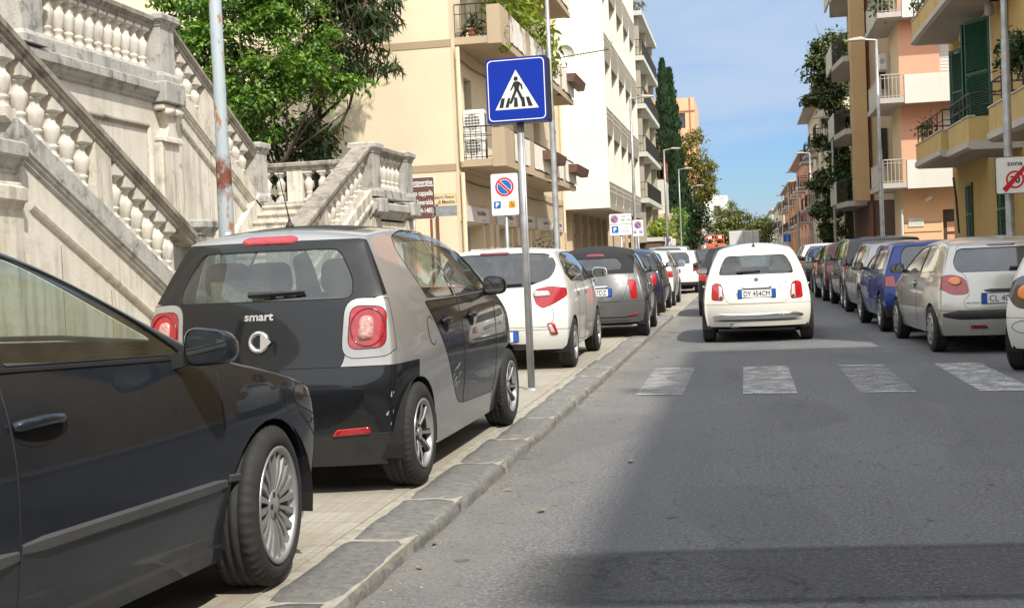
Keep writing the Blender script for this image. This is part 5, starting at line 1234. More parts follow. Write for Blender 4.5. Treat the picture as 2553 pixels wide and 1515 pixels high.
m_plaster('dark_stone', (.16, .11, .09), .4); m_plaster('fascia', (.60, .57, .54), .1)
plain('shutter_green', (.010, .075, .040), .45, var=.25, vs=8, kind='world'); plain('frame_brown', (.06, .045, .035), .5); plain('frame_white', (.62, .60, .55), .45); plain('iron', (.035, .033, .032), .5, .3)
plain('window_glass', (.03, .035, .04), .06, var=.4, vs=.8, kind='world', coat=.5); plain('void', (.014, .013, .012), .9, var=0); plain('curtain', (.30, .31, .32), .8, var=.3, vs=2)
plain('roof_tile', (.30, .15, .09), .85, var=.3, vs=3, kind='world'); plain('terracotta', (.32, .12, .06), .8, var=.2); plain('plastic_white', (.70, .70, .67), .45, var=.05); plain('grille', (.10, .10, .10), .5); plain('pipe_brown', (.16, .06, .035), .45); plain('planter', (.13, .065, .05), .7, var=.2)
plain('reed_white', (.72, .69, .62), .8, var=.15, vs=10)
def UB(mb, ax, c, sg, u0, u1, o0, o1, z0, z1):
    a, b = sorted((c + sg * o0, c + sg * o1))
    if ax == 'x': mb.box(a, b, u0, u1, z0, z1)
    else: mb.box(u0, u1, a, b, z0, z1)
def facade(mb, ax, c, sg, u0, u1, z0, z1, ops, dp=.2):
    us = sorted({u0, u1, *[o[0] for o in ops], *[o[1] for o in ops]}); zs = sorted({z0, z1, *[o[2] for o in ops], *[o[3] for o in ops]})
    us = [u for u in us if u0 <= u <= u1]; zs = [z for z in zs if z0 <= z <= z1]
    P = (lambda u, o, z: (c - sg * o, u, z)) if ax == 'x' else (lambda u, o, z: (u, c - sg * o, z))
    for a, b in zip(us, us[1:]):
        for e, f in zip(zs, zs[1:]):
            m, n = (a + b) / 2, (e + f) / 2
            if any(o[0] < m < o[1] and o[2] < n < o[3] for o in ops): continue
            mb.add([P(a, 0, e), P(b, 0, e), P(b, 0, f), P(a, 0, f)], [(0, 1, 2, 3)])
    for a, b, e, f in ops:
        mb.add([P(a, 0, e), P(b, 0, e), P(b, 0, f), P(a, 0, f), P(a, dp, e), P(b, dp, e), P(b, dp, f), P(a, dp, f)], [(0, 4, 5, 1), (1, 5, 6, 2), (2, 6, 7, 3), (3, 7, 4, 0)])
def bwindow(parent, ax, c, sg, o, dp=.2, frame='frame_white', glassm='window_glass', mull=1, name='window', rails=0):
    a, b, e, f = o; t = .06; mb = MB()
    UB(mb, ax, c, sg, a, b, -dp - .05, -dp + .0, e, e + t); UB(mb, ax, c, sg, a, b, -dp - .05, -dp, f - t, f)
    UB(mb, ax, c, sg, a, a + t, -dp - .05, -dp, e + t, f - t); UB(mb, ax, c, sg, b - t, b, -dp - .05, -dp, e + t, f - t)
    for k in range(mull): u = a + (b - a) * (k + 1) / (mull + 1); UB(mb, ax, c, sg, u - .04, u + .04, -dp - .05, -dp + .003, e + t, f - t)
    for k in range(rails): z = e + (f - e) * (k + 1) / (rails + 1); UB(mb, ax, c, sg, a + t, b - t, -dp - .048, -dp - .002, z - .025, z + .025)
    w_ = mb.build(name, frame, parent)
    mb = MB(); UB(mb, ax, c, sg, a + .01, b - .01, -dp - .09, -dp - .055, e + .01, f - .01); mb.build('pane', glassm, w_); return w_
def railing(parent, pts, z0, z1, mat='iron', step=.11, r=.009, top=.02, mids=(), name='railing'):
    mb = MB()
    for (x0, y0), (x1, y1) in zip(pts, pts[1:]):
        L_ = math.hypot(x1 - x0, y1 - y0); n = max(1, int(L_ / step))
        for k in range(n + 1):
            x, y = x0 + (x1 - x0) * k / n, y0 + (y1 - y0) * k / n; mb.tube([(x, y, z0), (x, y, z1)], r, 4, False)
        for z in (z1, z0 + .06, *mids): mb.tube([(x0, y0, z), (x1, y1, z)], top if z == z1 else .012, 5)
    return mb.build(name, mat, parent)
def shutter(parent, hinge, ang, wd, z0, z1, mat='shutter_green', dirn=1):
    """slatted leaf hinged at (x,y); ang = direction of the leaf in the xy plane"""
    mb = MB(); d = Vector((cos(ang), sin(ang), 0)); n = Vector((-sin(ang), cos(ang), 0)); M = Matrix((d, n, Vector((0, 0, 1)))).transposed()
    c = Vector((hinge[0], hinge[1], 0)); t = .05
    for (u0, u1, a, b) in ((0, t, z0, z1), (wd - t, wd, z0, z1), (t, wd - t, z0, z0 + .08), (t, wd - t, z1 - .08, z1), (t, wd - t, (z0 + z1) / 2 - .035, (z0 + z1) / 2 + .035)):
        mb.cbox(c + d * ((u0 + u1) / 2) + Vector((0, 0, (a + b) / 2)), (u1 - u0, .04, b - a), M)
    k = z0 + .12; R = M @ Matrix.Rotation(radians(35), 3, 'X')
    while k < z1 - .1:
        if abs(k - (z0 + z1) / 2) > .06: mb.cbox(c + d * (wd / 2) + Vector((0, 0, k)), (wd - 2 * t, .062, .012), R)
        k += .055
    return mb.build('shutter', mat, parent)
def acunit(name_parent, c, sz, face='-y', label=None, double=False):
    x, y, z = c; w_, d, h = sz; t = thing('air_conditioner', label, 'air conditioner', (x, y, z))
    for k in range(2 if double else 1):
        z0 = k * (h + .02); mb = MB(); mb.bbox(-w_ / 2, w_ / 2, -d / 2, d / 2, z0, z0 + h, .02); cs = mb.build('casing', 'plastic_white', t)
        mb = MB(); rr = min(w_, h) * .36
        mb.add([(-w_ * .08 + a, -d / 2 - .004, z0 + h / 2 + b) for a, b in circ(0, 0, rr, rr, 20)], [tuple(range(20))]); mb.build('fan_opening', 'grille', cs)
        mb = MB()
        for q in range(7): mb.box(-w_ * .42, w_ * .30, -d / 2 - .014, -d / 2 - .006, z0 + h * (.12 + .12 * q), z0 + h * (.12 + .12 * q) + .02)
        for q in range(6): u = -w_ * .42 + w_ * .72 * q / 5; mb.box(u, u + .012, -d / 2 - .013, -d / 2 - .005, z0 + h * .1, z0 + h * .9)
        mb.build('fan_guard', 'plastic_white', cs)
        mb = MB(); mb.box(w_ / 2 + .001, w_ / 2 + .006, -d * .3, d * .3, z0 + h * .1, z0 + h * .85); mb.build('side_grille', 'grille', cs)
    return t
# --- cream corner building on the left
bY = thing('corner_building', 'cream yellow corner building with long balconies over a row of shops on the left', 'building', (0, 0, 0))
XF, YW, YE = -7.8, 33.35, 54.2
doors = [(34.4, 36.9), (38.8, 41.5), (42.9, 45.2), (46.6, 49.1), (50.4, 52.6)]
ops1 = [(34.9, 35.9, 4.55, 6.75), (39.0, 40.2, 4.55, 6.75), (42.6, 43.8, 4.55, 6.75), (46.9, 48.4, 4.55, 6.75), (51.6, 52.9, 4.55, 6.9)]
ops2 = [(a, b, e + 3.4, f + 3.4) for a, b, e, f in ops1]
ops0 = [(a, b, .1, 2.52) for a, b in doors]
mb = MB(); facade(mb, 'x', XF, 1, YW, YE, 0, 14, ops0 + ops1 + ops2, .45)
facade(mb, 'y', YW, -1, -30, XF, 0, 14, []); mb.add([(-30, YW, 14), (XF, YW, 14), (XF, YE, 14), (-30, YE, 14)], [(0, 1, 2, 3)]); mb.add([(XF, YE, 0), (-30, YE, 0), (-30, YE, 14), (XF, YE, 14)], [(0, 1, 2, 3)])
mb.build('wall', 'cream_wall', bY, fixn=False)
for z in (3.93, 7.36, 10.8):
    mb = MB(); mb.box(-30, XF + .012, YW - .015, YW + .1, z, z + .20); mb.build('floor_band', 'band', bY)
for o in ops1 + ops2: bwindow(bY, 'x', XF, 1, o, .30, 'frame_brown', 'window_glass', 1)
for k, o in enumerate(ops0):
    w_ = bwindow(bY, 'x', XF, 1, o, .40, 'frame_white', 'curtain', 1, 'shop_door', 1)
    mb = MB(); UB(mb, 'x', XF, 1, o[0] - .25, o[1] + .35, .0, .10, 2.55, 3.0); s_ = mb.build('shop_fascia', 'fascia', bY)
    mb = MB(); ym = (o[0] + o[1]) / 2 + .5; text(mb, 'Franca Maltese', (XF + .106, ym, 2.84), .15, 1.2, '+x', .01); text(mb, 'abbigliamento', (XF + .106, ym + .3, 2.63), .05, .5, '+x', .0); mb.build('lettering', 'frame_brown', s_)
for y in (37.3, 38.2, 41.9, 42.6, 45.7, 46.2, 49.6, 50.0, 53.2):
    mb = MB(); UB(mb, 'x', XF, 1, y - .28, y + .28, .0, .16, .0, 2.52); UB(mb, 'x', XF, 1, y - .26, y + .26, .158, .168, 1.2, 1.215); UB(mb, 'x', XF, 1, y - .26, y + .26, .158, .168, 1.85, 1.865); mb.build('pilaster', 'shopstone', bY)
mb = MB(); UB(mb, 'x', XF, 1, YW + .35, YE, .0, .03, 2.54, 3.96); mb.build('shop_frieze', 'shopstone', bY)
for x, y, z0, z1 in ((XF + .12, 33.75, 0, 3.9), (XF + .12, 33.75, 4.2, 7.4), (XF + .10, 53.6, 0, 10)):
    mb = MB(); mb.tube([(x, y, z0), (x, y, z1)], .06, 8); mb.build('drainpipe', 'cream_wall', bY)
mb = MB(); mb.tube([(XF - .55, YW - .06, 0), (XF - .55, YW - .06, 3.1)], .04, 6); mb.build('drainpipe', 'pipe_brown', bY)
def left_balcony(zb, y0, y1, n):
    xo = -6.62
    mb = MB(); mb.prism([(XF, zb + .0), (xo + .02, zb - .0), (xo + .02, zb + .20), (XF, zb + .20)], y0, y1, 'y'); mb.build('balcony_slab', 'concrete_tan', bY)
    mb = MB(); mb.box(xo, xo + .16, y0 - .02, y0 + 1.35, zb - .03, zb + 1.05); mb.box(xo - .22, xo, y0 - .02, y0 + .14, zb - .03, zb + 1.05)
    for a, b in n: mb.box(xo, xo + .16, a, b, zb - .03, zb + 1.05)
    mb.box(xo + .0, xo + .155, y0 + 1.35, y1, zb - .03, zb + .17); mb.build('parapet', 'concrete_tan', bY)
    railing(bY, [(XF + .02, y0 + .05), (xo - .22, y0 + .05)], zb + .2, zb + 1.12, step=.14, mids=(zb + .85,))
    railing(bY, [(xo + .08, y0 + 1.35), (xo + .08, y1)], zb + .17, zb + 1.10, step=.13)
    # reed and cloth screens behind the railings
    cuts = [y0 + 1.4] + [q for ab in n for q in ab] + [y1]
    for a, b in zip(cuts[::2], cuts[1::2]):
        m = MB(); k = a
        while k < b - .1:
            g = .02 if random.random() < .85 else .10
            m.box(xo + .168, xo + .182, k, k + .17 - g, zb + .20 + random.uniform(0, .06), zb + 1.0); k += .17
        o = m.build('reed_screen', 'reed_white', bY)
left_balcony(4.07, 33.95, 48.6, [(38.0, 38.8), (41.9, 42.6), (45.2, 45.7)]); left_balcony(7.50, 33.95, 48.9, [(38.0, 38.8), (41.9, 42.6), (45.2, 45.7)])
left_balcony(10.95, 33.95, 48.9, [(38.0, 38.8), (41.9, 42.6)])
acunit(None, (-7.42, 34.45, 4.28), (.62, .34, .70), label='stack of two white air conditioners at the near end of the lower left balcony', double=True)
for k, (y0, y1, z) in enumerate(((40.3, 43.6, 4.98), (46.4, 50.0, 4.95), (46.9, 50.0, 8.45))):
    t = MB(); t.prism([(-6.44, z - .3), (-6.16, z - .3), (-6.08, z), (-6.44, z)], y0, y1, 'y')
    tag(t.build('planter_box', 'planter'), ('long brown planter box hung on the middle of the lower left balcony', 'brown planter box at the far end of the lower left balcony', 'brown planter box at the far end of the upper left balcony')[k], 'planter', 'planter boxes on the left balconies')
dish = thing('satellite_dish', 'round white satellite dish beside the blank white wall, above the crossing sign', 'satellite dish', (-6.9, 50.2, 9.75))
mb = MB(); mb.sm = True; mb.lathe([(.001, .11), (.18, .085), (.33, .02), (.38, -.02), (.365, -.03)], 24, ax='y', caps=False); mb.build('reflector', 'plastic_white', dish)
mb = MB(); mb.tube([(0, .15, 0), (0, .3, -.1), (0, .3, -.5), (-.3, .35, -.5)], .025, 6); mb.tube([(0, .05, -.45), (0, -.4, -.1)], .012, 5); mb.build('mount', 'iron', dish)
ta = thing('tv_antenna', 'thin comb-like television antenna above the satellite dish', 'antenna', (-6.5, 49.0, 9.4))
mb = MB(); mb.tube([(-.6, 0, .0), (1.5, .3, .25)], .02, 5)
for k in range(14): u = k / 13; mb.tube([(-.1 + 1.5 * u, .2 * u + .1, .06 + .18 * u - .09), (-.1 + 1.5 * u, .2 * u + .1, .06 + .18 * u + .09)], .008, 4)
mb.build('boom', 'iron', ta)
# --- white building with concrete fins
bW = thing('finned_building', 'blank-walled white building with projecting concrete fins overhanging the street', 'building', (0, 0, 0))
XW = -6.0; ys = [54.4 + 3.55 * k for k in range(6)]
mb = MB(); mb.box(-24, XW - .95, 54.3, 73.2, 3.55, 24); mb.build('wall', 'white_wall', bW)
mb = MB(); mb.box(-7.9, XW + .25, 54.2, 54.45, 3.56, 24); mb.build('end_wall', 'white_wall', bW)
mb = MB(); mb.box(-7.9, XW + .22, 54.45, 73.3, 3.52, 3.75); mb.build('overhang', 'concrete', bW)
mb = MB(); mb.box(-24, -7.9, 54.3, 73.2, 0, 3.52); mb.build('ground_wall', 'shopstone', bW)
for y in ys[1:]:
    mb = MB(); mb.box(XW - .95, XW + .16, y - .10, y + .10, 3.6, 24); mb.build('fin', 'white_wall', bW)
for zf in (3.72, 7.05, 10.38, 13.71, 17.04, 20.37):
    for a, b in zip(ys, ys[1:]):
        mb = MB(); y0, y1 = a + .105, b - .105
        mb.prism([(XW - .10, zf - .1), (XW + .12, zf - .1), (XW + .20, zf + .50), (XW + .16, zf + .50), (XW - .10, zf + .05)], y0, y1, 'y')
        for q in range(3): mb.box(XW + .08, XW + .19, y0, y1, zf + .54 + .22 * q, zf + .62 + .22 * q)
        for q in range(9): yy = y0 + (y1 - y0) * (q + .5) / 9; mb.box(XW + .09, XW + .18, yy - .10, yy + .10, zf + .50, zf + 1.06)
        mb.build('spandrel', 'concrete', bW)
        mb = MB(); mb.box(XW - .95, XW + .02, y0, y1, zf - .12, zf + .08); mb.build('floor_slab', 'concrete', bW)
        mb = MB(); mb.box(XW - .94, XW - .90, y0 + .4, y1 - .4, zf + .9, zf + 2.5); mb.build('window', 'window_glass', bW)
for k in range(7):
    y = 55.2 + 2.9 * k; mb = MB(); mb.box(-7.9, -7.62, y, y + .7, 0, 3.52); mb.build('pilaster', 'shopstone', bW)
    if k < 6: mb = MB(); mb.box(-7.9, -7.86, y + .75, y + 2.4, .05, 2.5); mb.build('shop_window', 'window_glass', bW); mb = MB(); mb.box(-7.9, -7.8, y + .7, y + 2.5, 2.55, 3.05); mb.build('shop_fascia', 'fascia', bW)
for k in range(4):
    mb = MB(); y = 58 + 4 * k; mb.box(-6.3, -6.1, y, y + .2, 0, 3.52); mb.build('column', 'shopstone', bW)
# --- concrete building with stacked corner balconies
bC = thing('balcony_tower', 'grey-beige apartment block with stacked open corner balconies beyond the finned building', 'building', (0, 0, 0))
mb = MB(); mb.box(-20, -7.3, 75.5, 90, 0, 17); mb.build('wall', 'beige_wall', bC)
for z in (4.6, 7.4, 10.3, 13.2, 15.9):
    mb = MB(); mb.box(-7.3, -5.55, 74.9, 87.5, z, z + .28); mb.build('balcony_slab', 'parapet_white', bC)
    if z < 15: railing(bC, [(-7.3, 75.0), (-5.62, 75.0), (-5.62, 87.4)], z + .28, z + 1.25, step=.16)
    mb = MB(); mb.box(-7.29, -7.25, 77.5, 79.5, z + .3, z + 2.4); mb.box(-7.29, -7.25, 82.5, 84.5, z + .3, z + 2.4); mb.build('window', 'window_glass', bC)
for y in (75.3, 81.0, 86.6):
    mb = MB(); mb.box(-6.45, -5.85, y, y + .7, 2.2, 16); mb.build('column', 'concrete', bC)
for x, y in ((-6.6, 76.), (-6.2, 78.), (-6.0, 80.)):
    pass
# --- low walls, terrace and villa wall beyond
lw = thing('garden_wall', 'tall pale retaining wall with overhanging creeper beyond the apartment block', 'wall', (0, 0, 0))
mb = MB(); mb.box(-7.5, -5.0, 76, 90, 0, 2.25); mb.build('wall', 'dark_stone', lw); mb = MB(); mb.box(-7.5, -4.75, 90.05, 128, 0, 4.4); mb.build('wall', 'beige_wall', lw)
mb = MB(); mb.box(-7.6, -4.9, 75.9, 89.9, 2.25, 2.5); mb.build('coping', 'fascia', lw)
mb = MB(); mb.box(-5.0, -4.97, 77, 79, 0, 2.0); mb.box(-5.0, -4.97, 82, 84, 0, 2.0); mb.build('gate', 'void', lw)
vl = thing('white_villa', 'small white house with wire-fenced roof terrace between apartment block and cypresses', 'house', (0, 0, 0))
mb = MB(); mb.box(-14, -5.6, 90.5, 100, 4.4, 6.9); mb.build('wall', 'parapet_white', vl); mb = MB(); mb.prism([(-14, 9.4), (-5.9, 8.2), (-5.9, 8.35), (-14, 9.6)], 92, 100, 'y'); mb.build('roof', 'roof_tile', vl)
railing(vl, [(-14, 90.5), (-5.6, 90.5), (-5.6, 100)], 6.9, 8.4, 'pipe_brown', .3, .02)
acunit(None, (-4.75, 79.6, 1.65), (.9, .4, .75), label='white air conditioner mounted on the dark low wall past the parking signs')
bO = thing('orange_building', 'salmon orange building behind the cypress trees', 'building', (0, 0, 0))
mb = MB(); facade(mb, 'y', 150, -1, -22, -5.3, 0, 20.2, [(-7.4, -6.4, 16.6, 18.4), (-11.5, -10.5, 16.6, 18.4), (-7.4, -6.4, 12.6, 14.4)], .3); mb.box(-22, -5.3, 150.4, 165, 0, 20.2); mb.build('wall', 'orange_wall', bO)
for o in ((-7.4, -6.4, 16.6, 18.4), (-11.5, -10.5, 16.6, 18.4), (-7.4, -6.4, 12.6, 14.4)): bwindow(bO, 'y', 150, -1, o, .25, 'frame_brown')
for x in (-9.8, -8.2, -5.9): mb = MB(); mb.box(x, x + .15, 149.93, 150.0, 0, 20.2); mb.build('pilaster_strip', 'terracotta', bO)
mb = MB(); mb.box(-22, -5.2, 149.9, 150, 18.55, 18.7); mb.build('floor_band', 'terracotta', bO)
bF = thing('white_block', 'distant white building with stepped flat roof above the far trees', 'building', (0, 0, 0))
mb = MB(); mb.box(-14, -2.6, 221, 240, 0, 11.6); mb.build('wall', 'parapet_white', bF); mb = MB(); mb.box(-12, -5, 224, 236, 11.6, 13); mb.build('penthouse', 'parapet_white', bF)
for x in (-11, -8, -5): mb = MB(); mb.box(x, x + 1.1, 220.95, 221.0, 8, 9.8); mb.build('window', 'window_glass', bF)
# --- ochre building with green shutters on the right
XR = 6.0
bR = thing('shuttered_building', 'ochre building with green louvred shutters and stained balconies at upper right', 'building', (0, 0, 0))
w1, w2 = (34.6, 36.2, 4.25, 6.55), (31.4, 33.2, 4.15, 6.75)
opsR = [w1, w2, (34.3, 35.2, 1.25, 2.9), (30.0, 31.0, 1.25, 2.9), (26.0, 27.2, 1.25, 2.9), (26.0, 27.4, 4.2, 6.5), (34.6, 36.2, 7.7, 9.2), (31.4, 33.0, 7.7, 9.2), (22, 23.4, 4.2, 6.5), (17, 18.4, 4.2, 6.5), (17, 18.6, .1, 2.6), (13, 14.4, 4.2, 6.5)]
mb = MB(); facade(mb, 'x', XR, -1, 11.7, 37.4, 0, 9.6, opsR, .2); facade(mb, 'y', 37.4, 1, XR, 20, 0, 9.6, []); facade(mb, 'y', 11.7, -1, XR, 20, 0, 9.6, []); mb.add([(XR, 11.7, 9.6), (20, 11.7, 9.6), (20, 37.4, 9.6), (XR, 37.4, 9.6)], [(0, 1, 2, 3)]); mb.add([(20, 11.7, 0), (20, 37.4, 0), (20, 37.4, 9.6), (20, 11.7, 9.6)], [(0, 1, 2, 3)])
mb.build('wall', 'ochre_wall', bR, fixn=False)
for o in opsR: bwindow(bR, 'x', XR, -1, o, .16, 'frame_white', 'void', 1)
for o in (w1, w2, opsR[5], opsR[8]):
    mb = MB(); z1 = o[3]
    UB(mb, 'x', XR, -1, o[0] - .12, o[0], 0, .025, o[2], z1 + .12); UB(mb, 'x', XR, -1, o[1], o[1] + .12, 0, .025, o[2], z1 + .12); UB(mb, 'x', XR, -1, o[0], o[1], 0, .025, z1, z1 + .12); mb.build('window_surround', 'frame_white', bR)
for o, an in ((w1, .28), (w2, .60)):
    h = (o[1] - o[0]) / 2
    shutter(bR, (XR - .03, o[0]), pi / 2 + (.30 if o is w1 else .5), h, o[2], o[3]); shutter(bR, (XR - .03, o[1]), -pi / 2 - (.35 if o is w1 else .55), h, o[2], o[3])
for o in opsR[2:6] + opsR[8:]:
    if o[3] > 2.7: h = (o[1] - o[0]) / 2; shutter(bR, (XR - .03, o[0]), pi / 2 + .06, h, o[2], o[3]); shutter(bR, (XR - .03, o[1]), -pi / 2 - .06, h, o[2], o[3])
def ochre_balcony(y0, y1, zs, zt, xo=4.9, rh=.52):
    mb = MB(); mb.prism([(XR, zs), (xo + .05, zs + .02), (xo - .04, zs + .07), (xo - .04, zs + .2), (XR, zs + .2)], y0 - .04, y1 + .04, 'y'); mb.build('balcony_slab', 'slab_grey', bR)
    mb = MB(); mb.box(xo, xo + .12, y0, y1, zs + .2, zt); mb.box(xo + .12, XR, y0, y0 + .12, zs + .2, zt); mb.box(xo + .12, XR, y1 - .12, y1, zs + .2, zt); mb.build('parapet', 'ochre_parapet', bR)
    mb = MB(); mb.box(xo - .02, xo + .14, y0 - .02, y1 + .02, zt, zt + .035); mb.build('parapet_coping', 'slab_grey', bR)
    pts = [(XR, y0 + .06), (xo + .06, y0 + .06), (xo + .06, y1 - .06), (XR, y1 - .06)]
    mb = MB()
    for z in (zt + rh, zt + rh * .5): mb.tube([(*p, z) for p in pts], .022 if z > zt + .4 else .014, 6)
    n = max(2, int((y1 - y0) / .9))
    for k in range(n + 1): y = y0 + .06 + (y1 - y0 - .12) * k / n; mb.tube([(xo + .06, y, zt), (xo + .06, y, zt + rh)], .018, 5)
    mb.build('railing', 'iron', bR)
ochre_balcony(32.1, 36.6, 3.45, 4.12); ochre_balcony(28.3, 31.0, 3.32, 4.05); ochre_balcony(28.0, 36.7, 6.95, 7.62); ochre_balcony(21.5, 26.3, 3.3, 4.0, 4.95)
mb = MB(); mb.tube([(XR - .08, 29.4, 0), (XR - .08, 29.4, 9.5)], .06, 8); mb.build('drainpipe', 'pipe_brown', bR)
mb = MB(); mb.tube([(XR - .02, 37.2, 3.2), (XR - .03, 36.8, 2.6), (XR - .02, 36.5, 1.6)], .03, 5); mb.build('cable', 'iron', bR)
mb = MB(); mb.box(XR - .3, XR, 32.6, 33.0, 7.0, 7.0); 
for y, z in ((33.9, 6.85), (30.4, 6.9)):
    l = thing('wall_lamp', 'small grey wall lamp under the ochre balcony ' + ('nearer the far corner' if y > 32 else 'nearer the grey pole'), 'wall lamp', (XR, y, z)); mb = MB(); mb.tube([(0, 0, 0), (-.18, 0, .02)], .03, 6); mb.build('arm', 'iron', l)
    mb = MB(); mb.sm = True; mb.lathe([(.03, 0), (.10, -.1), (.11, -.28), (.06, -.34)], 10, (-.2, 0, 0)); mb.build('lamp_shade', 'slab_grey', l)
mb = MB(); mb.box(XR - .14, XR - .002, 26.4, 27.0, 2.05, 2.75); tag(mb.build('meter_box', 'slab_grey'), 'grey meter box on the ochre wall behind the speed zone sign', 'meter box')
# --- pink building with white parapets
bP = thing('pink_building', 'pink and tan apartment block with white balcony parapets on the right', 'building', (0, 0, 0))
YP = 46.3; XP = 5.70
mb = MB(); facade(mb, 'y', YP, -1, XP, 16, 3.3, 20, [(7.1, 8.2, 4.5, 6.1), (7.1, 8.2, 7.5, 9.1), (7.1, 8.2, 10.5, 12.1)], .2); mb.build('end_wall', 'pink_wall', bP, fixn=False)
mb = MB(); facade(mb, 'y', YP, -1, XP, 16, 0, 3.3, [(7.05, 8.1, .1, 2.55)], .2); mb.build('ground_wall', 'peach_wall', bP, fixn=False)
for k in range(6): mb = MB(); mb.box(XP - .012, 7.0, YP - .02, YP - .002, .45 + .33 * k, .47 + .33 * k); mb.build('groove', 'dark_stone', bP)
for o in ((7.1, 8.2, 4.5, 6.1), (7.1, 8.2, 7.5, 9.1), (7.1, 8.2, 10.5, 12.1)):
    mb = MB(); UB(mb, 'y', YP, -1, o[0], o[1], -.15, -.1, o[2], o[3])
    for k in range(14): z = o[2] + (o[3] - o[2]) * k / 14; UB(mb, 'y', YP, -1, o[0], o[1], -.1, -.085, z, z + .07)
    mb.build('roller_shutter', 'fascia', bP)
mb = MB(); UB(mb, 'y', YP, -1, 7.05, 8.1, -.19, -.15, .1, 2.55); dd = mb.build('door', 'frame_brown', bP)
mb = MB(); UB(mb, 'y', YP, -1, 7.2, 7.95, -.148, -.14, 1.3, 1.65); UB(mb, 'y', YP, -1, 7.2, 7.95, -.148, -.14, 1.75, 2.1); mb.build('door_panel', 'pink_wall', dd)
mb = MB(); mb.box(5.85, 6.38, YP - .035, YP - .004, 1.98, 2.28); pq = mb.build('plaque', 'parapet_white', bP)
mb = MB(); text(mb, 'CENTRO DI', (6.11, YP - .037, 2.19), .05, .26); text(mb, 'SERVIZI MEDICI', (6.11, YP - .037, 2.08), .045, .42); mb.build('lettering', 'slab_grey', pq)
mb = MB(); mb.box(XP + .01, XP + .3, YP + .02, 48.9, 0, 20); mb.box(XP + .03, 7, 48.9, 49.2, 0, 20); mb.build('side_wall', 'beige_wall', bP)
mb = MB(); mb.box(6.7, 7, 49.2, 52, 0, 20); mb.build('recess_wall', 'beige_wall', bP)
mb = MB(); mb.box(5.1, 16, 52.0, 60, 3.2, 20); mb.build('wall', 'beige_wall', bP); mb = MB(); mb.box(5.15, 16, 52.05, 60, 0, 3.2); mb.build('ground_wall', 'dark_stone', bP)
mb = MB(); mb.box(4.52, 5.08, 51.6, 52.4, 3.2, 20); mb.build('pylon', 'tan_wall', bP)
mb = MB(); mb.tube([(5.18, 51.95, 0), (5.18, 51.95, 20)], .07, 8); mb.build('drainpipe', 'pipe_brown', bP); mb = MB(); mb.tube([(6.1, 51.95, 0), (6.1, 51.95, 20)], .05, 8); mb.build('drainpipe', 'pipe_brown', bP)
for z in (4.6, 7.6): mb = MB(); mb.box(5.55, 5.85, 51.93, 51.99, z, z + 1.5); mb.build('window', 'window_glass', bP)
for z in (3.32, 6.32, 9.33, 12.33):
    mb = MB(); mb.box(5.76, 9.5, 45.42, 45.56, z, z + 1.01); mb.build('white_parapet', 'parapet_white', bP)
    mb = MB(); mb.box(4.92, 5.755, 45.45, 49.9, z + .05, z + .23); mb.box(5.755, 9.4, 45.565, YP, z + .05, z + .2); mb.build('balcony_slab', 'slab_grey', bP)
    railing(bP, [(5.75, 45.5), (4.97, 45.5), (4.97, 49.8), (5.7, 49.8)], z + .23, z + 1.05, 'slab_grey', .13, .014, .022, (z + .93,))
for z in (3.05, 6.05, 9.05, 12.05):
    mb = MB(); mb.prism([(53., 4.3), (56., 4.05), (59.5, 4.3), (59.5, 5.1), (53., 5.1)], z, z + .22, 'z'); mb.v = [(b, a, c) for a, b, c in mb.v]; mb.build('balcony_slab', 'slab_grey', bP)
    mb = MB(); mb.box(4.05, 4.13, 56.2, 59.4, z + .22, z + 1.2); mb.build('white_parapet', 'parapet_white', bP)
    railing(bP, [(5.1, 53.05), (4.32, 53.05), (4.1, 56.2)], z + .22, z + 1.15, step=.16)
    mb = MB(); mb.box(5.06, 5.09, 54, 55.2, z + .3, z + 2.4); mb.build('window', 'window_glass', bP)
acunit(None, (5.45, 49.3, 8.05), (.30, .75, .6), label='grimy air conditioner on the pink block under the upper balcony')
mb = MB(); mb.tube([(5.62, 46.1, 0), (5.62, 46.1, 2.6)], .045, 8); mb.build('drainpipe', 'fascia', bP)
t = thing('security_camera', 'white security camera under the white parapet above the plaque', 'security camera', (6.55, YP - .05, 2.95)); mb = MB(); mb.cbox((0, -.12, 0), (.12, .28, .09), Matrix.Rotation(.5, 3, 'Z') @ Matrix.Rotation(-.3, 3, 'X')); mb.build('body', 'plastic_white', t); mb = MB(); mb.tube([(0, .04, .1), (0, -.1, .02)], .02, 5); mb.build('bracket', 'plastic_white', t)
# --- tall building behind the viewpoint on the right (its shade falls over the lane)
bS = thing('street_block', 'tall tan apartment block on the right, mostly beyond the edge of the view', 'building', (0, 0, 0))
opsS = [(y, y + 1.3, z, z + 2.0) for z in (1.0, 4.4, 7.7, 10.2) for y in range(-55, 6, 4)]
mb = MB(); facade(mb, 'x', XR, -1, -60, 7.6, 0, 12.8, opsS, .2); mb.add([(XR, -60, 12.8), (18, -60, 12.8), (18, 7.6, 12.8), (XR, 7.6, 12.8)], [(0, 1, 2, 3)]); facade(mb, 'y', 7.6, 1, XR, 18, 0, 12.8, []); facade(mb, 'y', -60, -1, XR, 18, 0, 12.8, []); mb.add([(18, -60, 0), (18, 7.6, 0), (18, 7.6, 12.8), (18, -60, 12.8)], [(0, 1, 2, 3)]); mb.build('wall', m_plaster('grey_block', (.31, .35, .42), .3), bS, fixn=False)
for o in opsS:
    mb = MB(); UB(mb, 'x', XR, -1, o[0], o[1], -.2, -.17, o[2], o[3]); mb.build('window', 'window_glass', bS)
for z in (4.1, 7.4):
    for y in range(-55, 4, 8): mb = MB(); mb.box(4.95, XR, y - .4, y + 5.6, z, z + .2); mb.box(4.95, 5.05, y - .4, y + 5.6, z + .2, z + 1.1); mb.build('balcony', 'beige_wall', bS)
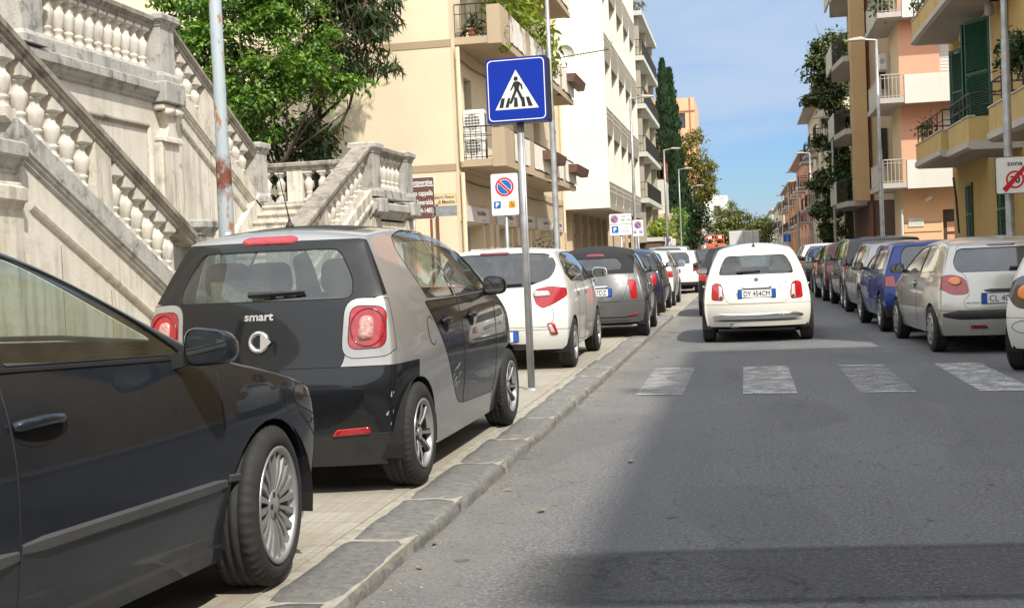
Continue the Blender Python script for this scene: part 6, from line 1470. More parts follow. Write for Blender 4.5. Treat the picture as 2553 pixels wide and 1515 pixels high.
mb = MB(); mb.box(6.0, 7.0, 2.2, 2.5, 12.8, 13.6); mb.build('chimney', 'roof_tile', bS)
# --- houses farther along the right side
def far_house(y0, y1, H, mat, label, x0=5.9, eave=.9, nf=3, roofm='slab_grey'):
    t = thing('row_house', label, 'house', (0, 0, 0), 0, 'houses along the far right side')
    n = max(2, int((y1 - y0) / 3.4)); fh = (H - .6) / nf
    ops = [(y0 + (k + .32) * (y1 - y0) / n, y0 + (k + .68) * (y1 - y0) / n, fh * f + (.9 if f else .1), fh * f + min(fh - .4, 2.6)) for f in range(nf) for k in range(n)]
    mb = MB(); facade(mb, 'x', x0, -1, y0, y1, 0, H, ops, .22); facade(mb, 'y', y0, -1, x0, x0 + 12, 0, H, []); facade(mb, 'y', y1, 1, x0, x0 + 12, 0, H, []); mb.build('wall', mat, t, fixn=False)
    for o in ops: mb = MB(); UB(mb, 'x', x0, -1, o[0], o[1], -.21, -.16, o[2], o[3]); mb.build('window', 'window_glass' if random.random() < .5 else 'shutter_green', t)
    mb = MB(); mb.prism([(x0 - eave, H), (x0 + 5, H + 1.6), (x0 + 12, H), (x0 + 12, H - .15), (x0 - eave, H - .18)], y0 - .4, y1 + .4, 'y'); mb.build('roof', roofm, t)
    for f in range(1, nf):
        for k in range(0, n, 2):
            ya, yb = y0 + (k + .1) * (y1 - y0) / n, y0 + (k + .95) * (y1 - y0) / n; z = fh * f + .5
            mb = MB(); mb.box(x0 - 1.0, x0, ya, yb, z, z + .18); s_ = mb.build('balcony_slab', 'slab_grey', t); railing(t, [(x0 - .02, ya + .05), (x0 - .95, ya + .05), (x0 - .95, yb - .05), (x0 - .02, yb - .05)], z + .18, z + 1.1, 'iron', .25, .02, .03)
far_house(84, 112, 12.6, 'far_cream', 'cream house with wide overhanging eaves behind the tree on the right')
far_house(114, 141, 10.2, 'far_pink', 'reddish house with eaves, second beyond the tree on the right', 6.0)
far_house(144, 178, 9.3, 'far_orange', 'orange terraced house, third beyond the tree on the right', 5.8, .6)
far_house(182, 240, 8.6, 'far_cream', 'pale house, fourth beyond the tree on the right', 5.7, .5, 2)
far_house(245, 330, 9.5, 'parapet_white', 'white house at the vanishing end of the right row', 5.6, .4, 2)
far_house(61.5, 82, 9.0, 'far_cream', 'beige house hidden behind the hanging tree on the right', 6.6, .3)
# ---------------------------------------------------------------- signs and lamps
plain('galv', (.34, .35, .36), .45, .5, var=.25, vs=5, kind='world'); plain('pole_blue', (.33, .38, .42), .55, .1, var=.15, vs=3, kind='world'); plain('sign_white', (.78, .78, .76), .35, var=.04); plain('sign_blue', (.002, .028, .34), .4, var=.06, spec=.25); plain('sign_pblue', (.01, .12, .42), .4, var=0); plain('sign_red', (.55, .012, .03), .4, var=.05)
plain('sign_back', (.02, .025, .03), .5, var=.1); plain('sign_orange', (.80, .33, .02), .4, var=0); plain('sign_brown', (.13, .065, .05), .45, var=.06); plain('sign_yellow', (.62, .40, .10), .5, var=.2, vs=8, kind='world'); plain('sign_cream', (.66, .56, .36), .5, var=.1, vs=6, kind='world'); plain('rust', (.16, .045, .02), .9, var=.4, vs=30, bs=.5, bd=.004)
m, nt, p = newmat('rusty_pole'); v = coords(nt, 'world'); s2 = coords(nt, 'world', (6, 6, 1.6))
c = mixc(nt, ramp(nt, noise(nt, s2, 2.2, 8, .7), (.545, 0.), (.60, 1.)), (.34, .40, .44), (.33, .14, .05)); sz = N(nt, 'ShaderNodeSeparateXYZ'); nt.links.new(v, sz.inputs[0])
zr = N(nt, 'ShaderNodeMapRange', i={'From Min': 2.15, 'From Max': 2.65, 'To Min': 0., 'To Max': 1.}); nt.links.new(sz.outputs['Z'], zr.inputs[0])
tri = ramp(nt, zr.outputs[0], (.0, 0.), (.25, 1.), (.75, 1.), (1., 0.)); mm = N(nt, 'ShaderNodeMath', operation='MULTIPLY'); nt.links.new(tri, mm.inputs[0]); nt.links.new(ramp(nt, noise(nt, v, 5, 6, .7), (.32, 0.), (.45, 1.)), mm.inputs[1])
c = mixc(nt, mm.outputs[0], c, (.15, .045, .022)); nt.links.new(c, p.inputs['Base Color']); p.inputs['Roughness'].default_value = .6
def plate_shape(w_, h, r=.03): return roundpoly([(-w_ / 2, -h / 2), (w_ / 2, -h / 2), (w_ / 2, h / 2), (-w_ / 2, h / 2)], r, 5)
def board(parent, c, w_, h, mat, d=.012, r=.03, name='board'):
    mb = MB(); mb.prism([(c[0] + a, c[2] + b) for a, b in plate_shape(w_, h, r)], c[1], c[1] + d, 'y'); return mb.build(name, mat, parent)
def flat(parent, poly, c, dy, mat, name):
    mb = MB(); mb.add([(c[0] + a, c[1] - dy, c[2] + b) for a, b in poly], [tuple(range(len(poly)))]); return mb.build(name, mat, parent)
def ring(parent, c, r0, r1, dy, mat, name, n=40):
    mb = MB(); v = [(c[0] + r * cos(2 * pi * k / n), c[1] - dy, c[2] + r * sin(2 * pi * k / n)) for r in (r0, r1) for k in range(n)]; mb.add(v, [(k, (k + 1) % n, n + (k + 1) % n, n + k) for k in range(n)]); return mb.build(name, mat, parent)
def post(parent, x, y, z0, z1, r=.03, mat='galv', name='post'):
    mb = MB(); mb.sm = True; mb.lathe([(r, z0), (r, z1)], 12, (x, y, 0)); return mb.build(name, mat, parent)
# pedestrian crossing light box
t = thing('crossing_sign', 'blue square pedestrian crossing sign box on a galvanised pole at the kerb', 'road sign', (-2.09, 11.79, WALK), radians(-3))
mb = MB(); mb.sm = True; mb.lathe([(.036, 0), (.036, 2.75)], 14, (0, 0, 0)); mb.build('post', 'galv', t)
mb = MB(); mb.sm = True; mb.tube([(.030, -.022, 0), (.030, -.022, 2.58)], .012, 8); mb.build('conduit', 'galv', t)
mb = MB(); mb.lathe([(.075, .0), (.07, .012), (.04, .02)], 14); mb.build('base_collar', 'galv', t)
cz = 2.90; o = MB(); o.prism([(a + .0, cz + b) for a, b in plate_shape(.60, .62, .02)], -.10, .10, 'y'); o.build('box_housing', 'sign_back', t)
c0 = (0, -.102, cz); f0 = flat(t, plate_shape(.592, .612, .015), c0, 0, 'sign_blue', 'sign_face')
mb = MB(); A, B_ = plate_shape(.565, .585, .05), plate_shape(.548, .568, .045); n = len(A); mb.add([(a, -.1035, cz + b) for a, b in A + B_], [(k, (k + 1) % n, n + (k + 1) % n, n + k) for k in range(n)]); mb.build('border_line', 'sign_white', t)
tr = flat(t, [(-.215, -.185), (.215, -.185), (0, .19)], c0, .0025, 'sign_white', 'white_triangle')
mb = MB(); Y = -.102 - .005
def pol(*P): mb.add([(a, Y, cz + b) for a, b in P], [tuple(range(len(P)))])
for x0, x1, q0, q1 in ((-.175, -.135, -.150, -.115), (-.115, -.080, -.085, -.062), (-.030, .012, -.022, .006), (.048, .086, .048, .076), (.115, .158, .092, .124)): pol((x0, -.165), (x1, -.165), (q1, -.075), (q0, -.075))
mb.build('crossing_stripe', 'ink', t)
mb = MB(); Y = -.102 - .0065
pol(*[(a - .0, b + .105) for a, b in circ(0, 0, .021, .021, 14)]); pol((-.022, .075), (.024, .078), (.036, .06), (.026, -.005), (-.016, -.005)); pol((-.022, .075), (-.016, .045), (-.044, .0), (-.062, -.005), (-.048, .02))
pol((.024, .078), (.060, .045), (.064, .0), (.050, .0), (.046, .034), (.026, .05)); pol((-.016, .0), (.012, .0), (-.044, -.125), (-.064, -.135), (-.07, -.118)); pol((.0, .0), (.026, .0), (.078, -.11), (.066, -.13), (.05, -.118)); mb.build('walking_figure', 'ink', t)
# no-parking plates
def wheelchair(parent, c, s_, mat='ink'):
    mb = MB(); y = c[1]
    def P(*q): mb.add([(c[0] + a * s_, y, c[2] + b * s_) for a, b in q], [tuple(range(len(q)))])
    P(*circ(-.02, .33, .07, .07, 10)); P((-.06, .24), (.04, .24), (.02, -.02), (-.1, -.02)); P((-.1, .02), (.2, .02), (.3, -.26), (.22, -.28), (.13, -.05), (-.1, -.06)); n = 16
    v = [(c[0] + (-.03 + r * cos(pi * .75 + pi * 1.3 * k / n)) * s_, y, c[2] + (-.14 + r * sin(pi * .75 + pi * 1.3 * k / n)) * s_) for r in (.17, .22) for k in range(n + 1)]
    mb.add(v, [(k, k + 1, n + 2 + k, n + 1 + k) for k in range(n)]); return mb.build('wheelchair_symbol', mat, parent)
def noparking(parent, c, r, dy=.004):
    flat(parent, circ(0, 0, r, r, 40), c, dy, 'sign_red', 'prohibition_disc'); flat(parent, circ(0, 0, r * .80, r * .80, 40), c, dy + .002, 'sign_white', 'disc_liner'); flat(parent, circ(0, 0, r * .74, r * .74, 40), c, dy + .004, 'sign_pblue', 'disc_centre')
    d = .11 * r; q = r * .78; k = .7071
    flat(parent, [(k * (-q - d * 1.5), k * (q - d * 1.5)), (k * (-q + d * 1.5), k * (q + d * 1.5)), (k * (q + d * 1.5), k * (-q + d * 1.5)), (k * (q - d * 1.5), k * (-q - d * 1.5))], c, dy + .006, 'sign_white', 'slash_border')
    flat(parent, [(k * (-q - d), k * (q - d)), (k * (-q + d), k * (q + d)), (k * (q + d), k * (-q + d)), (k * (q - d), k * (-q - d))], c, dy + .008, 'sign_red', 'slash')
def pbox(parent, c, s_, dy=.004):
    flat(parent, plate_shape(s_, s_, s_ * .14), c, dy, 'sign_pblue', 'parking_square'); mb = MB(); text(mb, 'P', (c[0], c[1] - dy - .003, c[2]), s_ * .62, bold=.03); mb.build('lettering', 'sign_white', parent)
def np_sign(label, x, y, z, w_=.40, h=.60, grp='no-parking signs', zb=0., wh=True, rz=0.):
    t = thing('parking_sign', label, 'road sign', (x, y, 0), rz, grp); post(t, 0, .04, zb, z + h / 2 - .1, .028); board(t, (0, 0, z), w_, h, 'galv', .02, .035)
    flat(t, plate_shape(w_ - .012, h - .012, .03), (0, 0, z), .003, 'sign_white', 'sign_face'); c = (0, -.003, z)
    noparking(t, (0, -.003, z + h * .18), w_ * .335); pbox(t, (-w_ * .28, -.003, z - h * .24), w_ * .25)
    if wh: flat(t, plate_shape(w_ * .25, w_ * .25, .012), (w_ * .25, -.003, z - h * .24), .004, 'sign_orange', 'disabled_square'); wheelchair(t, (w_ * .25, -.010, z - h * .24), w_ * .26)
    else: pbox(t, (w_ * .25, -.003, z - h * .24), w_ * .25)
    return t
np_sign('white no-parking sign with disabled bay symbol, above the white hatchback', -3.315, 17.2, 2.285)
np_sign('small no-parking sign half hidden by a grey lamp post beyond the P sign', -3.78, 45., 2.38, wh=False); np_sign('tiny no-parking sign far down the left pavement', -4.47, 75., 2.17, .42, .62, wh=False)
t = thing('parking_sign', 'wide white parking sign with blue P and two small symbols on the left pavement', 'road sign', (-3.235, 33., 0)); post(t, 0, .05, 0, 2.3, .03); board(t, (0, 0, 2.21), .60, .58, 'galv', .02, .04)
flat(t, plate_shape(.588, .568, .035), (0, 0, 2.21), .003, 'sign_white', 'sign_face'); noparking(t, (-.16, -.003, 2.36), .105); pbox(t, (-.15, -.003, 2.08), .18)
mb = MB(); mb.box(-.29, .29, -.008, -.0035, 2.213, 2.221); text(mb, 'dalle ore', (.14, -.008, 2.43), .035, .22); text(mb, '08:00   20:00', (.14, -.008, 2.33), .05, .26); text(mb, 'veicoli', (.14, -.008, 2.12), .03, .12); text(mb, 'autorizzati', (.14, -.008, 2.04), .03, .18); mb.build('lettering', 'ink', t)
# brown and yellow direction boards
t = thing('direction_sign', 'brown tourist sign with white lettering beside the stone stairs', 'sign', (-8.06, 30., 0)); post(t, -.1, .05, 0, 3.5, .04); z = 3.03; board(t, (0, 0, z), .98, 1.06, 'sign_white', .02, .05); flat(t, plate_shape(.95, 1.03, .045), (0, 0, z), .003, 'sign_brown', 'sign_face')
mb = MB(); mb.box(-.47, .47, -.0075, -.0035, z + .29, z + .315)
for s_, zz, h in (('di Montevergine', .40, .13), ('Museo cappella', .13, .13), ('Eustochia Smeralda', -.10, .13), ('(1434-1485)', -.31, .12), ('-', -.44, .1)): text(mb, s_, (.44, -.0075, z + zz), h, None, bold=.015, align='r', sx=.62)
mb.build('lettering', 'sign_white', t)
t = thing('direction_sign', 'weathered yellow theatre sign on a brown post at the cream wall', 'sign', (-7.70, 30., 0)); post(t, .0, .03, 0, 3.1, .035, 'rust'); board(t, (.33, 0, 2.98), .70, .26, 'sign_yellow', .02, .02); flat(t, plate_shape(.66, .22, .015), (.33, 0, 2.98), .002, 'sign_cream', 'sign_face')
mb = MB(); text(mb, 'teatro libero', (.36, -.006, 3.035), .085, .55, bold=.01); text(mb, 'di Messina', (.42, -.006, 2.915), .085, .42, bold=.01); mb.build('lettering', 'frame_brown', t)
board(t, (.33, .0, 2.68), .70, .26, 'galv', .02, .01, 'blank_board')
# end of 30 zone
t = thing('zone_sign', 'white end of 30 zone sign with red slash on a grey lamp post', 'road sign', (4.29, 20.85, 0), radians(2)); z = 2.36; board(t, (0, 0, z), .60, .60, 'ink', .02, .05, 'board_edge'); flat(t, plate_shape(.588, .588, .045), (0, 0, z), .003, 'galv', 'sign_rim'); flat(t, plate_shape(.565, .565, .04), (0, 0, z), .005, 'sign_white', 'sign_face')
mb = MB(); text(mb, 'zona', (0, -.008, z + .19), .075, .24, bold=.02); mb.build('lettering', 'ink', t); ring(t, (0, 0, z - .07), .112, .142, .008, 'sign_red', 'red_ring'); mb = MB(); text(mb, '30', (0, -.011, z - .07), .105, .15, bold=.03); mb.build('number', 'ink', t)
k = .7071; flat(t, [(-.20, -.30 + .09), (-.14, -.30 + .03), (.20, .13), (.14, .15)], (0, 0, z - .0), .012, 'sign_red', 'slash')
# lamps
def lamp(label, x, y, H, arm, grp='street lamps', z0=0., r=.07, mat='galv'):
    t = thing('street_lamp', label, 'street lamp', (x, y, z0), 0, grp); mb = MB(); mb.sm = True; mb.lathe([(r * 1.25, 0), (r * 1.25, 1.2), (r * 1.2, 1.25), (r, 1.3), (r * .95, H * .55), (r * .72, H * .57), (r * .6, H)], 12); mb.build('post', mat, t)
    s_ = 1 if arm > 0 else -1; mb = MB(); mb.tube([(0, 0, H - .02), (arm * .45, 0, H + .03)], r * .5, 8); mb.build('arm', mat, t)
    mb = MB(); mb.rings([[(arm * u, w_, H + .02 + dz) for w_, dz in ((-b, .0), (b, .0), (b * .8, hh), (-b * .8, hh))] for u, b, hh in ((.40, .06, .06), (.55, .13, .10), (.95, .12, .06), (1.05, .06, .02))], True); hd = mb.build('lamp_head', 'slab_grey', t); mb = MB(); mb.box(min(arm * .56, arm * .98), max(arm * .56, arm * .98), -.1, .1, H + .005, H + .018); mb.build('lamp_glass', 'lens_white', hd); return t
for k, (y, H, lb) in enumerate(((21.2, 8.2, 'grey lamp post carrying the end of zone sign, nearest on the right'), (40.0, 7.75, 'grey street lamp in front of the pink block'), (60.2, 7.5, 'grey street lamp in front of the hanging tree, third on the right'), (80., 7.4, 'street lamp just beyond the hanging tree, fourth on the right'), (99., 7.4, 'street lamp before the cream house with eaves, fifth on the right'), (119., 7.4, 'street lamp before the reddish house on the right'), (139, 7.4, 'street lamp before the orange terraced house'), (160, 7.4, 'farthest street lamp on the right'))): lamp(lb, 4.27, y, H, -.85)
for k, (y, H, lb) in enumerate(((28.0, 8.6, 'grey street lamp right behind the blue crossing sign'), (49.0, 7.6, 'grey street lamp in front of the finned white building'), (69.5, 7.25, 'street lamp before the low walls on the left'), (85.2, 7.2, 'street lamp before the vine-covered wall on the left'), (107., 7.2, 'street lamp before the cypress foot on the left'), (122., 7.1, 'street lamp fifth down the left side'), (141., 7.1, 'street lamp near the orange lift'), (160., 7.1, 'farthest street lamp on the left'))): lamp(lb, -4.22, y, H, .9, z0=0)
rp = thing('rusty_pole', 'tall pale grey-blue pole with rust stains in front of the stone stairs', 'pole', (-5.6, 12.76, 0)); mb = MB(); mb.sm = True; mb.lathe([(.088, 0), (.086, 2.0), (.082, 2.6), (.070, 2.75), (.062, 9)], 16); mb.build('post', 'rusty_pole', rp); mb = MB(); mb.box(.02, .075, -.083, -.079, 1.62, 1.78); mb.build('sticker', 'sign_white', rp)
# far signs
for x, y, c, lb in ((-4.9, 97., 'sign_back', 'round sign seen from behind beside the vines'),):
    t = thing('road_sign', lb, 'road sign', (x, y, 0)); post(t, 0, .03, 0, 2.6, .04); mb = MB(); mb.add([(a, 0, 2.2 + b) for a, b in circ(0, 0, .45, .45, 20)] + [(a, .03, 2.2 + b) for a, b in circ(0, 0, .45, .45, 20)], [tuple(range(20)), tuple(range(39, 19, -1))] + [(k, k + 20, (k + 1) % 20 + 20, (k + 1) % 20) for k in range(20)]); mb.build('disc', 'sign_brown', t)
for x, y, lb in ((-3.8, 112., 'small blue sign on the left far behind the white crossover'), (4.0, 118., 'small blue sign far down the right side')):
    t = thing('road_sign', lb, 'road sign', (x, y, 0)); post(t, 0, .03, 0, 2.8, .04); board(t, (0, 0, 2.5), .7, .7, 'sign_pblue', .03, .05)
# parking ticket machine-like intercom box at the shop corner
t = thing('ticket_machine', 'white ticket machine with dark screen at the corner of the shops', 'ticket machine', (-7.1, 33.0, 0)); mb = MB(); mb.bbox(-.26, .26, -.16, .16, 0, 1.72, .02); mb.build('cabinet', 'plastic_white', t); mb = MB(); mb.box(.02, .20, -.166, -.162, 1.28, 1.58); mb.build('screen', 'grille', t); mb = MB(); mb.add([(-.12 + a, -.166, .95 + b) for a, b in circ(0, 0, .03, .03, 10)], [tuple(range(10))]); mb.build('coin_slot', 'sign_red', t)
# ---------------------------------------------------------------- vegetation
def leafmat(name, dark, light, tr=.35, third=None):
    m, nt, p = newmat(name); nt.nodes.remove(p); o = nt.nodes['Material Output']; ri = N(nt, 'ShaderNodeNewGeometry').outputs['Random Per Island']
    st = [(.0, dark), (.55, tuple((a + b) / 2 for a, b in zip(dark, light))), (.93, light)]
    if third: st = [(.0, dark), (.5, tuple((a + b) / 2 for a, b in zip(dark, light))), (.86, light), (.88, third)]
    c = ramp(nt, ri, *st); d = N(nt, 'ShaderNodeBsdfDiffuse'); t = N(nt, 'ShaderNodeBsdfTranslucent'); g = N(nt, 'ShaderNodeBsdfGlossy', i={'Roughness': .45}); g.inputs[0].default_value = (.5, .5, .5, 1)
    nt.links.new(c, d.inputs[0]); nt.links.new(mixc(nt, 1., c, (1.0, 1.15, .55), 'MULTIPLY'), t.inputs[0])
    a = N(nt, 'ShaderNodeMixShader', i={0: tr}); nt.links.new(d.outputs[0], a.inputs[1]); nt.links.new(t.outputs[0], a.inputs[2]); b = N(nt, 'ShaderNodeMixShader', i={0: .06}); nt.links.new(a.outputs[0], b.inputs[1]); nt.links.new(g.outputs[0], b.inputs[2]); nt.links.new(b.outputs[0], o.inputs[0]); return m
leafmat('leaf_fresh', (.026, .088, .012), (.22, .37, .046), .4); leafmat('leaf_dark', (.012, .032, .010), (.045, .085, .022)); leafmat('leaf_frond', (.014, .034, .010), (.07, .11, .03), .35, (.15, .045, .02))
leafmat('leaf_cypress', (.014, .040, .018), (.045, .088, .034), .15); leafmat('leaf_autumn', (.07, .095, .018), (.34, .27, .05)); leafmat('leaf_olive', (.06, .08, .02), (.22, .235, .06)); leafmat('leaf_yellow', (.10, .16, .015), (.34, .40, .05)); leafmat('leaf_hang', (.012, .028, .010), (.16, .19, .055), .25)
plain('bark', (.10, .075, .055), .95, var=.35, vs=6, bs=.5, bd=.02, bscale=30)
def leaves(mb, blobs, n, size, rnd, clump=8, spread=.28, droop=0., aspect=.5, up=.5, shell_=.5):
    W = [b[1][0] * b[1][1] * b[1][2] if len(b) < 3 else b[2] for b in blobs]; tot = sum(W)
    V, F = mb.v, mb.f
    for b, w_ in zip(blobs, W):
        c, r = b[0], b[1]; k = max(1, int(n * w_ / tot / clump))
        for _ in range(k):
            while True:
                d = Vector((rnd.gauss(0, 1), rnd.gauss(0, 1), rnd.gauss(0, 1)))
                if d.length > .1: break
            d.normalize(); q = shell_ + (1 - shell_) * rnd.random() ** .6; q *= 1 + rnd.uniform(-.12, .16)
            cc = Vector((c[0] + d.x * r[0] * q, c[1] + d.y * r[1] * q, c[2] + d.z * r[2] * q))
            for _ in range(clump):
                s_ = size * rnd.uniform(.55, 1.25); p = cc + Vector((rnd.gauss(0, spread), rnd.gauss(0, spread), rnd.gauss(0, spread * .6)))
                nrm = (d * .6 + Vector((rnd.gauss(0, .5), rnd.gauss(0, .5), up + rnd.gauss(0, .45)))).normalized()
                a = nrm.cross(Vector((rnd.gauss(0, 1), rnd.gauss(0, 1), rnd.gauss(0, .4)))).normalized()
                if droop: a = (a + Vector((0, 0, -droop))).normalized()
                t = nrm.cross(a).normalized() * (s_ * aspect * .5); a = a * s_; o = len(V)
                V += [tuple(p), tuple(p + a * .45 + t - nrm * s_ * .06), tuple(p + a - nrm * s_ * .14), tuple(p + a * .45 - t - nrm * s_ * .06)]; F.append((o, o + 1, o + 2, o + 3)); mb.m.append(0); mb.smooth.append(False)
def clumps(blobs, k, r0, r1, rnd, flat=.55):
    out = []
    W = [b[1][0] * b[1][1] + b[1][0] * b[1][2] for b in blobs]; tot = sum(W)
    for b, w_ in zip(blobs, W):
        for _ in range(max(2, round(k * w_ / tot))):
            d = Vector((rnd.gauss(0, 1), rnd.gauss(0, 1) - .5, rnd.gauss(0, 1) + .1)).normalized(); q = rnd.uniform(.7, 1.08); r = rnd.uniform(r0, r1)
            out.append(((b[0][0] + d.x * b[1][0] * q, b[0][1] + d.y * b[1][1] * q, b[0][2] + d.z * b[1][2] * q), (r, r, r * flat)))
    return out
def limbs(rnd, base, top, r0, blobs, nb=5):
    mb = MB(); mb.sm = True; b, t = Vector(base), Vector(top); pts = [b + (t - b) * k / 5 + Vector((rnd.gauss(0, .06), rnd.gauss(0, .06), 0)) * (k > 0) for k in range(6)]
    mb.tube(pts, [r0 * (1.25 - .65 * k / 5) for k in range(6)], 8)
    for bl in blobs[:nb + 4]:
        s_ = pts[rnd.choice((3, 4, 5))]; e = Vector(bl[0]) + Vector((rnd.gauss(0, .2), rnd.gauss(0, .2), 0)); m = (s_ + e) / 2 + Vector((0, 0, -.12 * (e - s_).length)); mb.tube([s_, m, e], [r0 * .4, r0 * .25, r0 * .08], 6)
        for _ in range(3): q = e + Vector((rnd.gauss(0, bl[1][0] * .6), rnd.gauss(0, bl[1][1] * .6), rnd.gauss(0, bl[1][2] * .6))); mb.tube([m, (m + q) / 2, q], [r0 * .15, r0 * .1, r0 * .03], 5)
    return mb
def tree(label, base, top, r0, blobs, n, size, mat, seed, name='tree', cat='tree', group=None, **kw):
    rnd = random.Random(seed); t = thing(name, label, cat, (0, 0, 0), 0, group); limbs(rnd, base, top, r0, blobs).build('trunk', 'bark', t); mb = MB(); ck = kw.pop('ck', None)
    if ck: leaves(mb, blobs, int(n * .22), size, rnd, **kw); kw['spread'] = ck[3]; leaves(mb, clumps(blobs, ck[0], ck[1], ck[2], rnd), n, size, rnd, **kw)
    else: leaves(mb, blobs, n, size, rnd, **kw)
    mb2 = mb; mb.build('crown', mat, t, fixn=False); return t
def plant(label, blobs, n, size, mat, seed, cat='plant', name='plant', group=None, pot=None, **kw):
    rnd = random.Random(seed); mb = MB(); leaves(mb, blobs, n, size, rnd, **kw)
    if pot:
        t = thing(name, label, cat, (0, 0, 0), 0, group); mb.build('foliage', mat, t, fixn=False); m = MB(); m.lathe([(pot[3] * .7, 0), (pot[3], pot[4]), (pot[3] * 1.1, pot[4]), (pot[3] * 1.1, pot[4] * .85)], 12, pot[:3]); m.build('pot', 'terracotta', t); return t
    return tag(mb.build(name, mat, fixn=False), label, cat, group)
tree('bright green broadleaf tree behind the stone stairs', (-11.6, 28.2, 0), (-11.4, 28.2, 5.5), .22,
     [((-11.6, 28., 6.6), (1.5, 1.3, 1.4)), ((-12.7, 28., 6.2), (1.2, 1.1, 1.3)), ((-10.4, 27.6, 6.3), (1.1, 1., .9)), ((-9.6, 27.5, 5.55), (.9, .8, .45)), ((-10.9, 27.4, 5.2), (1.1, .9, .7)), ((-12.2, 27.8, 4.9), (.9, .8, .8)), ((-11.2, 27.6, 4.4), (.9, .7, .55)), ((-9.9, 27.8, 7.0), (.8, .8, .7)), ((-12.3, 28.2, 8.2), (1.6, 1.2, 1.3)), ((-10.6, 28.2, 8.2), (1.2, 1., 1.)), ((-11.4, 28.4, 9.8), (1.6, 1.4, 1.2))], 24000, .14, 'leaf_fresh', 1, spread=.17, clump=9, shell_=.35, up=.8, ck=(120, .22, .48, .07))
tree('dark feathery tree with rusty seed pods, to the right of the bright green tree', (-10.93, 30.4, 0), (-10.6, 30.6, 6.5), .14,
     [((-9.7, 30.4, 7.6), (.85, 1., 1.2)), ((-9.0, 30.2, 6.9), (.45, .8, .7)), ((-9.1, 30.3, 8.2), (.6, .8, .7)), ((-10.3, 30.4, 6.6), (.8, .9, .9)), ((-10.6, 30.2, 4.9), (.5, .6, .35)), ((-9.8, 30.8, 9.3), (1.3, 1.3, 1.0)), ((-11.2, 30.8, 8.8), (1.2, 1.2, 1.2))], 12000, .36, 'leaf_frond', 2, spread=.16, droop=1.1, aspect=.15, up=.2, ck=(60, .2, .4, .10))
tree('deep green tree low behind the side landing of the stairs', (-11.0, 29.6, 0), (-11.3, 29.6, 3.5), .16, [((-11.4, 29.4, 4.4), (1.4, 1., .9)), ((-13.0, 29.4, 5.2), (1.3, 1., 1.2)), ((-13.4, 29.4, 7.), (1.2, 1., 1.2)), ((-10.6, 29.4, 4.0), (.7, .8, .5)), ((-12.5, 30, 8.8), (1.5, 1., 1.5))], 6000, .22, 'leaf_dark', 3, spread=.2)
def cypress(label, x, y, H, R, seed, sub=()):
    rnd = random.Random(seed); t = thing('cypress_tree', label, 'tree', (0, 0, 0), 0, 'cypresses on the left'); mb = MB(); mb.tube([(x, y, 0), (x, y, H * .9)], [.25, .04], 8); mb.build('trunk', 'bark', t); mb = MB()
    for k in range(6500):
        h = rnd.random() ** .8; z = 1.2 + (H - 1.2) * h; r = R * (1 - h ** 2.2) ** .8 * (.55 + .45 * min(1, h * 5)) * (1 + .16 * sin(5 * z + seed) + rnd.uniform(-.14, .14)) * (rnd.random() ** .25); a = rnd.uniform(0, 2 * pi); p = Vector((x + r * cos(a), y + r * sin(a), z)); s_ = rnd.uniform(.22, .5)
        d = Vector((cos(a) * .35 + rnd.gauss(0, .2), sin(a) * .35 + rnd.gauss(0, .2), 1)).normalized(); n_ = Vector((cos(a), sin(a), .3)); w_ = d.cross(n_).normalized() * s_ * .22; o = len(mb.v); mb.v += [tuple(p), tuple(p + d * s_ * .5 + w_), tuple(p + d * s_), tuple(p + d * s_ * .5 - w_)]; mb.f.append((o, o + 1, o + 2, o + 3)); mb.m.append(0); mb.smooth.append(False)
    mb.build('crown', 'leaf_cypress', t, fixn=False)
cypress('tall slender cypress, left of the pair before the orange building', -5.95, 100, 16.9, 1.15, 5); cypress('slightly shorter cypress, right of the pair before the orange building', -5.45, 100.6, 16.2, 1.1, 6); cypress('broad lower cypress at the foot of the tall pair', -5.0, 97, 10.5, 1.2, 8)
tree('yellowing autumn tree right of the cypresses', (-4.2, 111, 0), (-3.8, 111, 7), .25, [((-3.9, 110, 10.6), (1.0, 1.2, 1.6)), ((-3.1, 110, 8.6), (.9, 1., 1.1)), ((-4.4, 110, 8.2), (1., 1., 1.4)), ((-2.9, 109.6, 7.0), (.8, .9, .8)), ((-3.9, 109.8, 6.2), (1.0, 1., .8))], 6500, .26, 'leaf_autumn', 9, spread=.3, ck=(60, .3, .55, .14))
tree('dark green tree massed under the autumn tree', (-4.6, 104, 0), (-4.6, 104, 3.5), .2, [((-5.0, 104, 5.6), (1.2, 1.2, 1.5)), ((-3.9, 105, 4.6), (1.0, 1.2, 1.3)), ((-5.4, 103, 3.6), (1., 1., 1.3)), ((-4.2, 104, 2.6), (.9, 1., 1.))], 4200, .34, 'leaf_dark', 10, spread=.3)
tree('wide olive-green tree in the middle distance over the street', (-1.7, 151, 0), (-1.7, 151, 3.5), .35, [((-1.7, 150, 5.6), (1.6, 1.6, 1.6)), ((-3.2, 150, 4.8), (1.3, 1.4, 1.6)), ((-.3, 150, 4.8), (1.3, 1.4, 1.3)), ((.4, 150, 3.7), (.9, 1., .9)), ((-3.2, 149, 3.), (1.4, 1., 1.2)), ((-1.4, 149, 3.2), (1.6, 1., 1.2))], 8000, .34, 'leaf_olive', 11, spread=.35, ck=(70, .4, .7, .18))
tree('small hazy tree at the far end of the street', (2.8, 201, 0), (2.8, 201, 3), .3, [((2.2, 200, 5.2), (1.4, 1.5, 1.6)), ((3.6, 200, 5.4), (1.3, 1.5, 1.6)), ((2.9, 200, 3.6), (1.7, 1.5, 1.3))], 2600, .5, 'leaf_olive', 12, spread=.4)
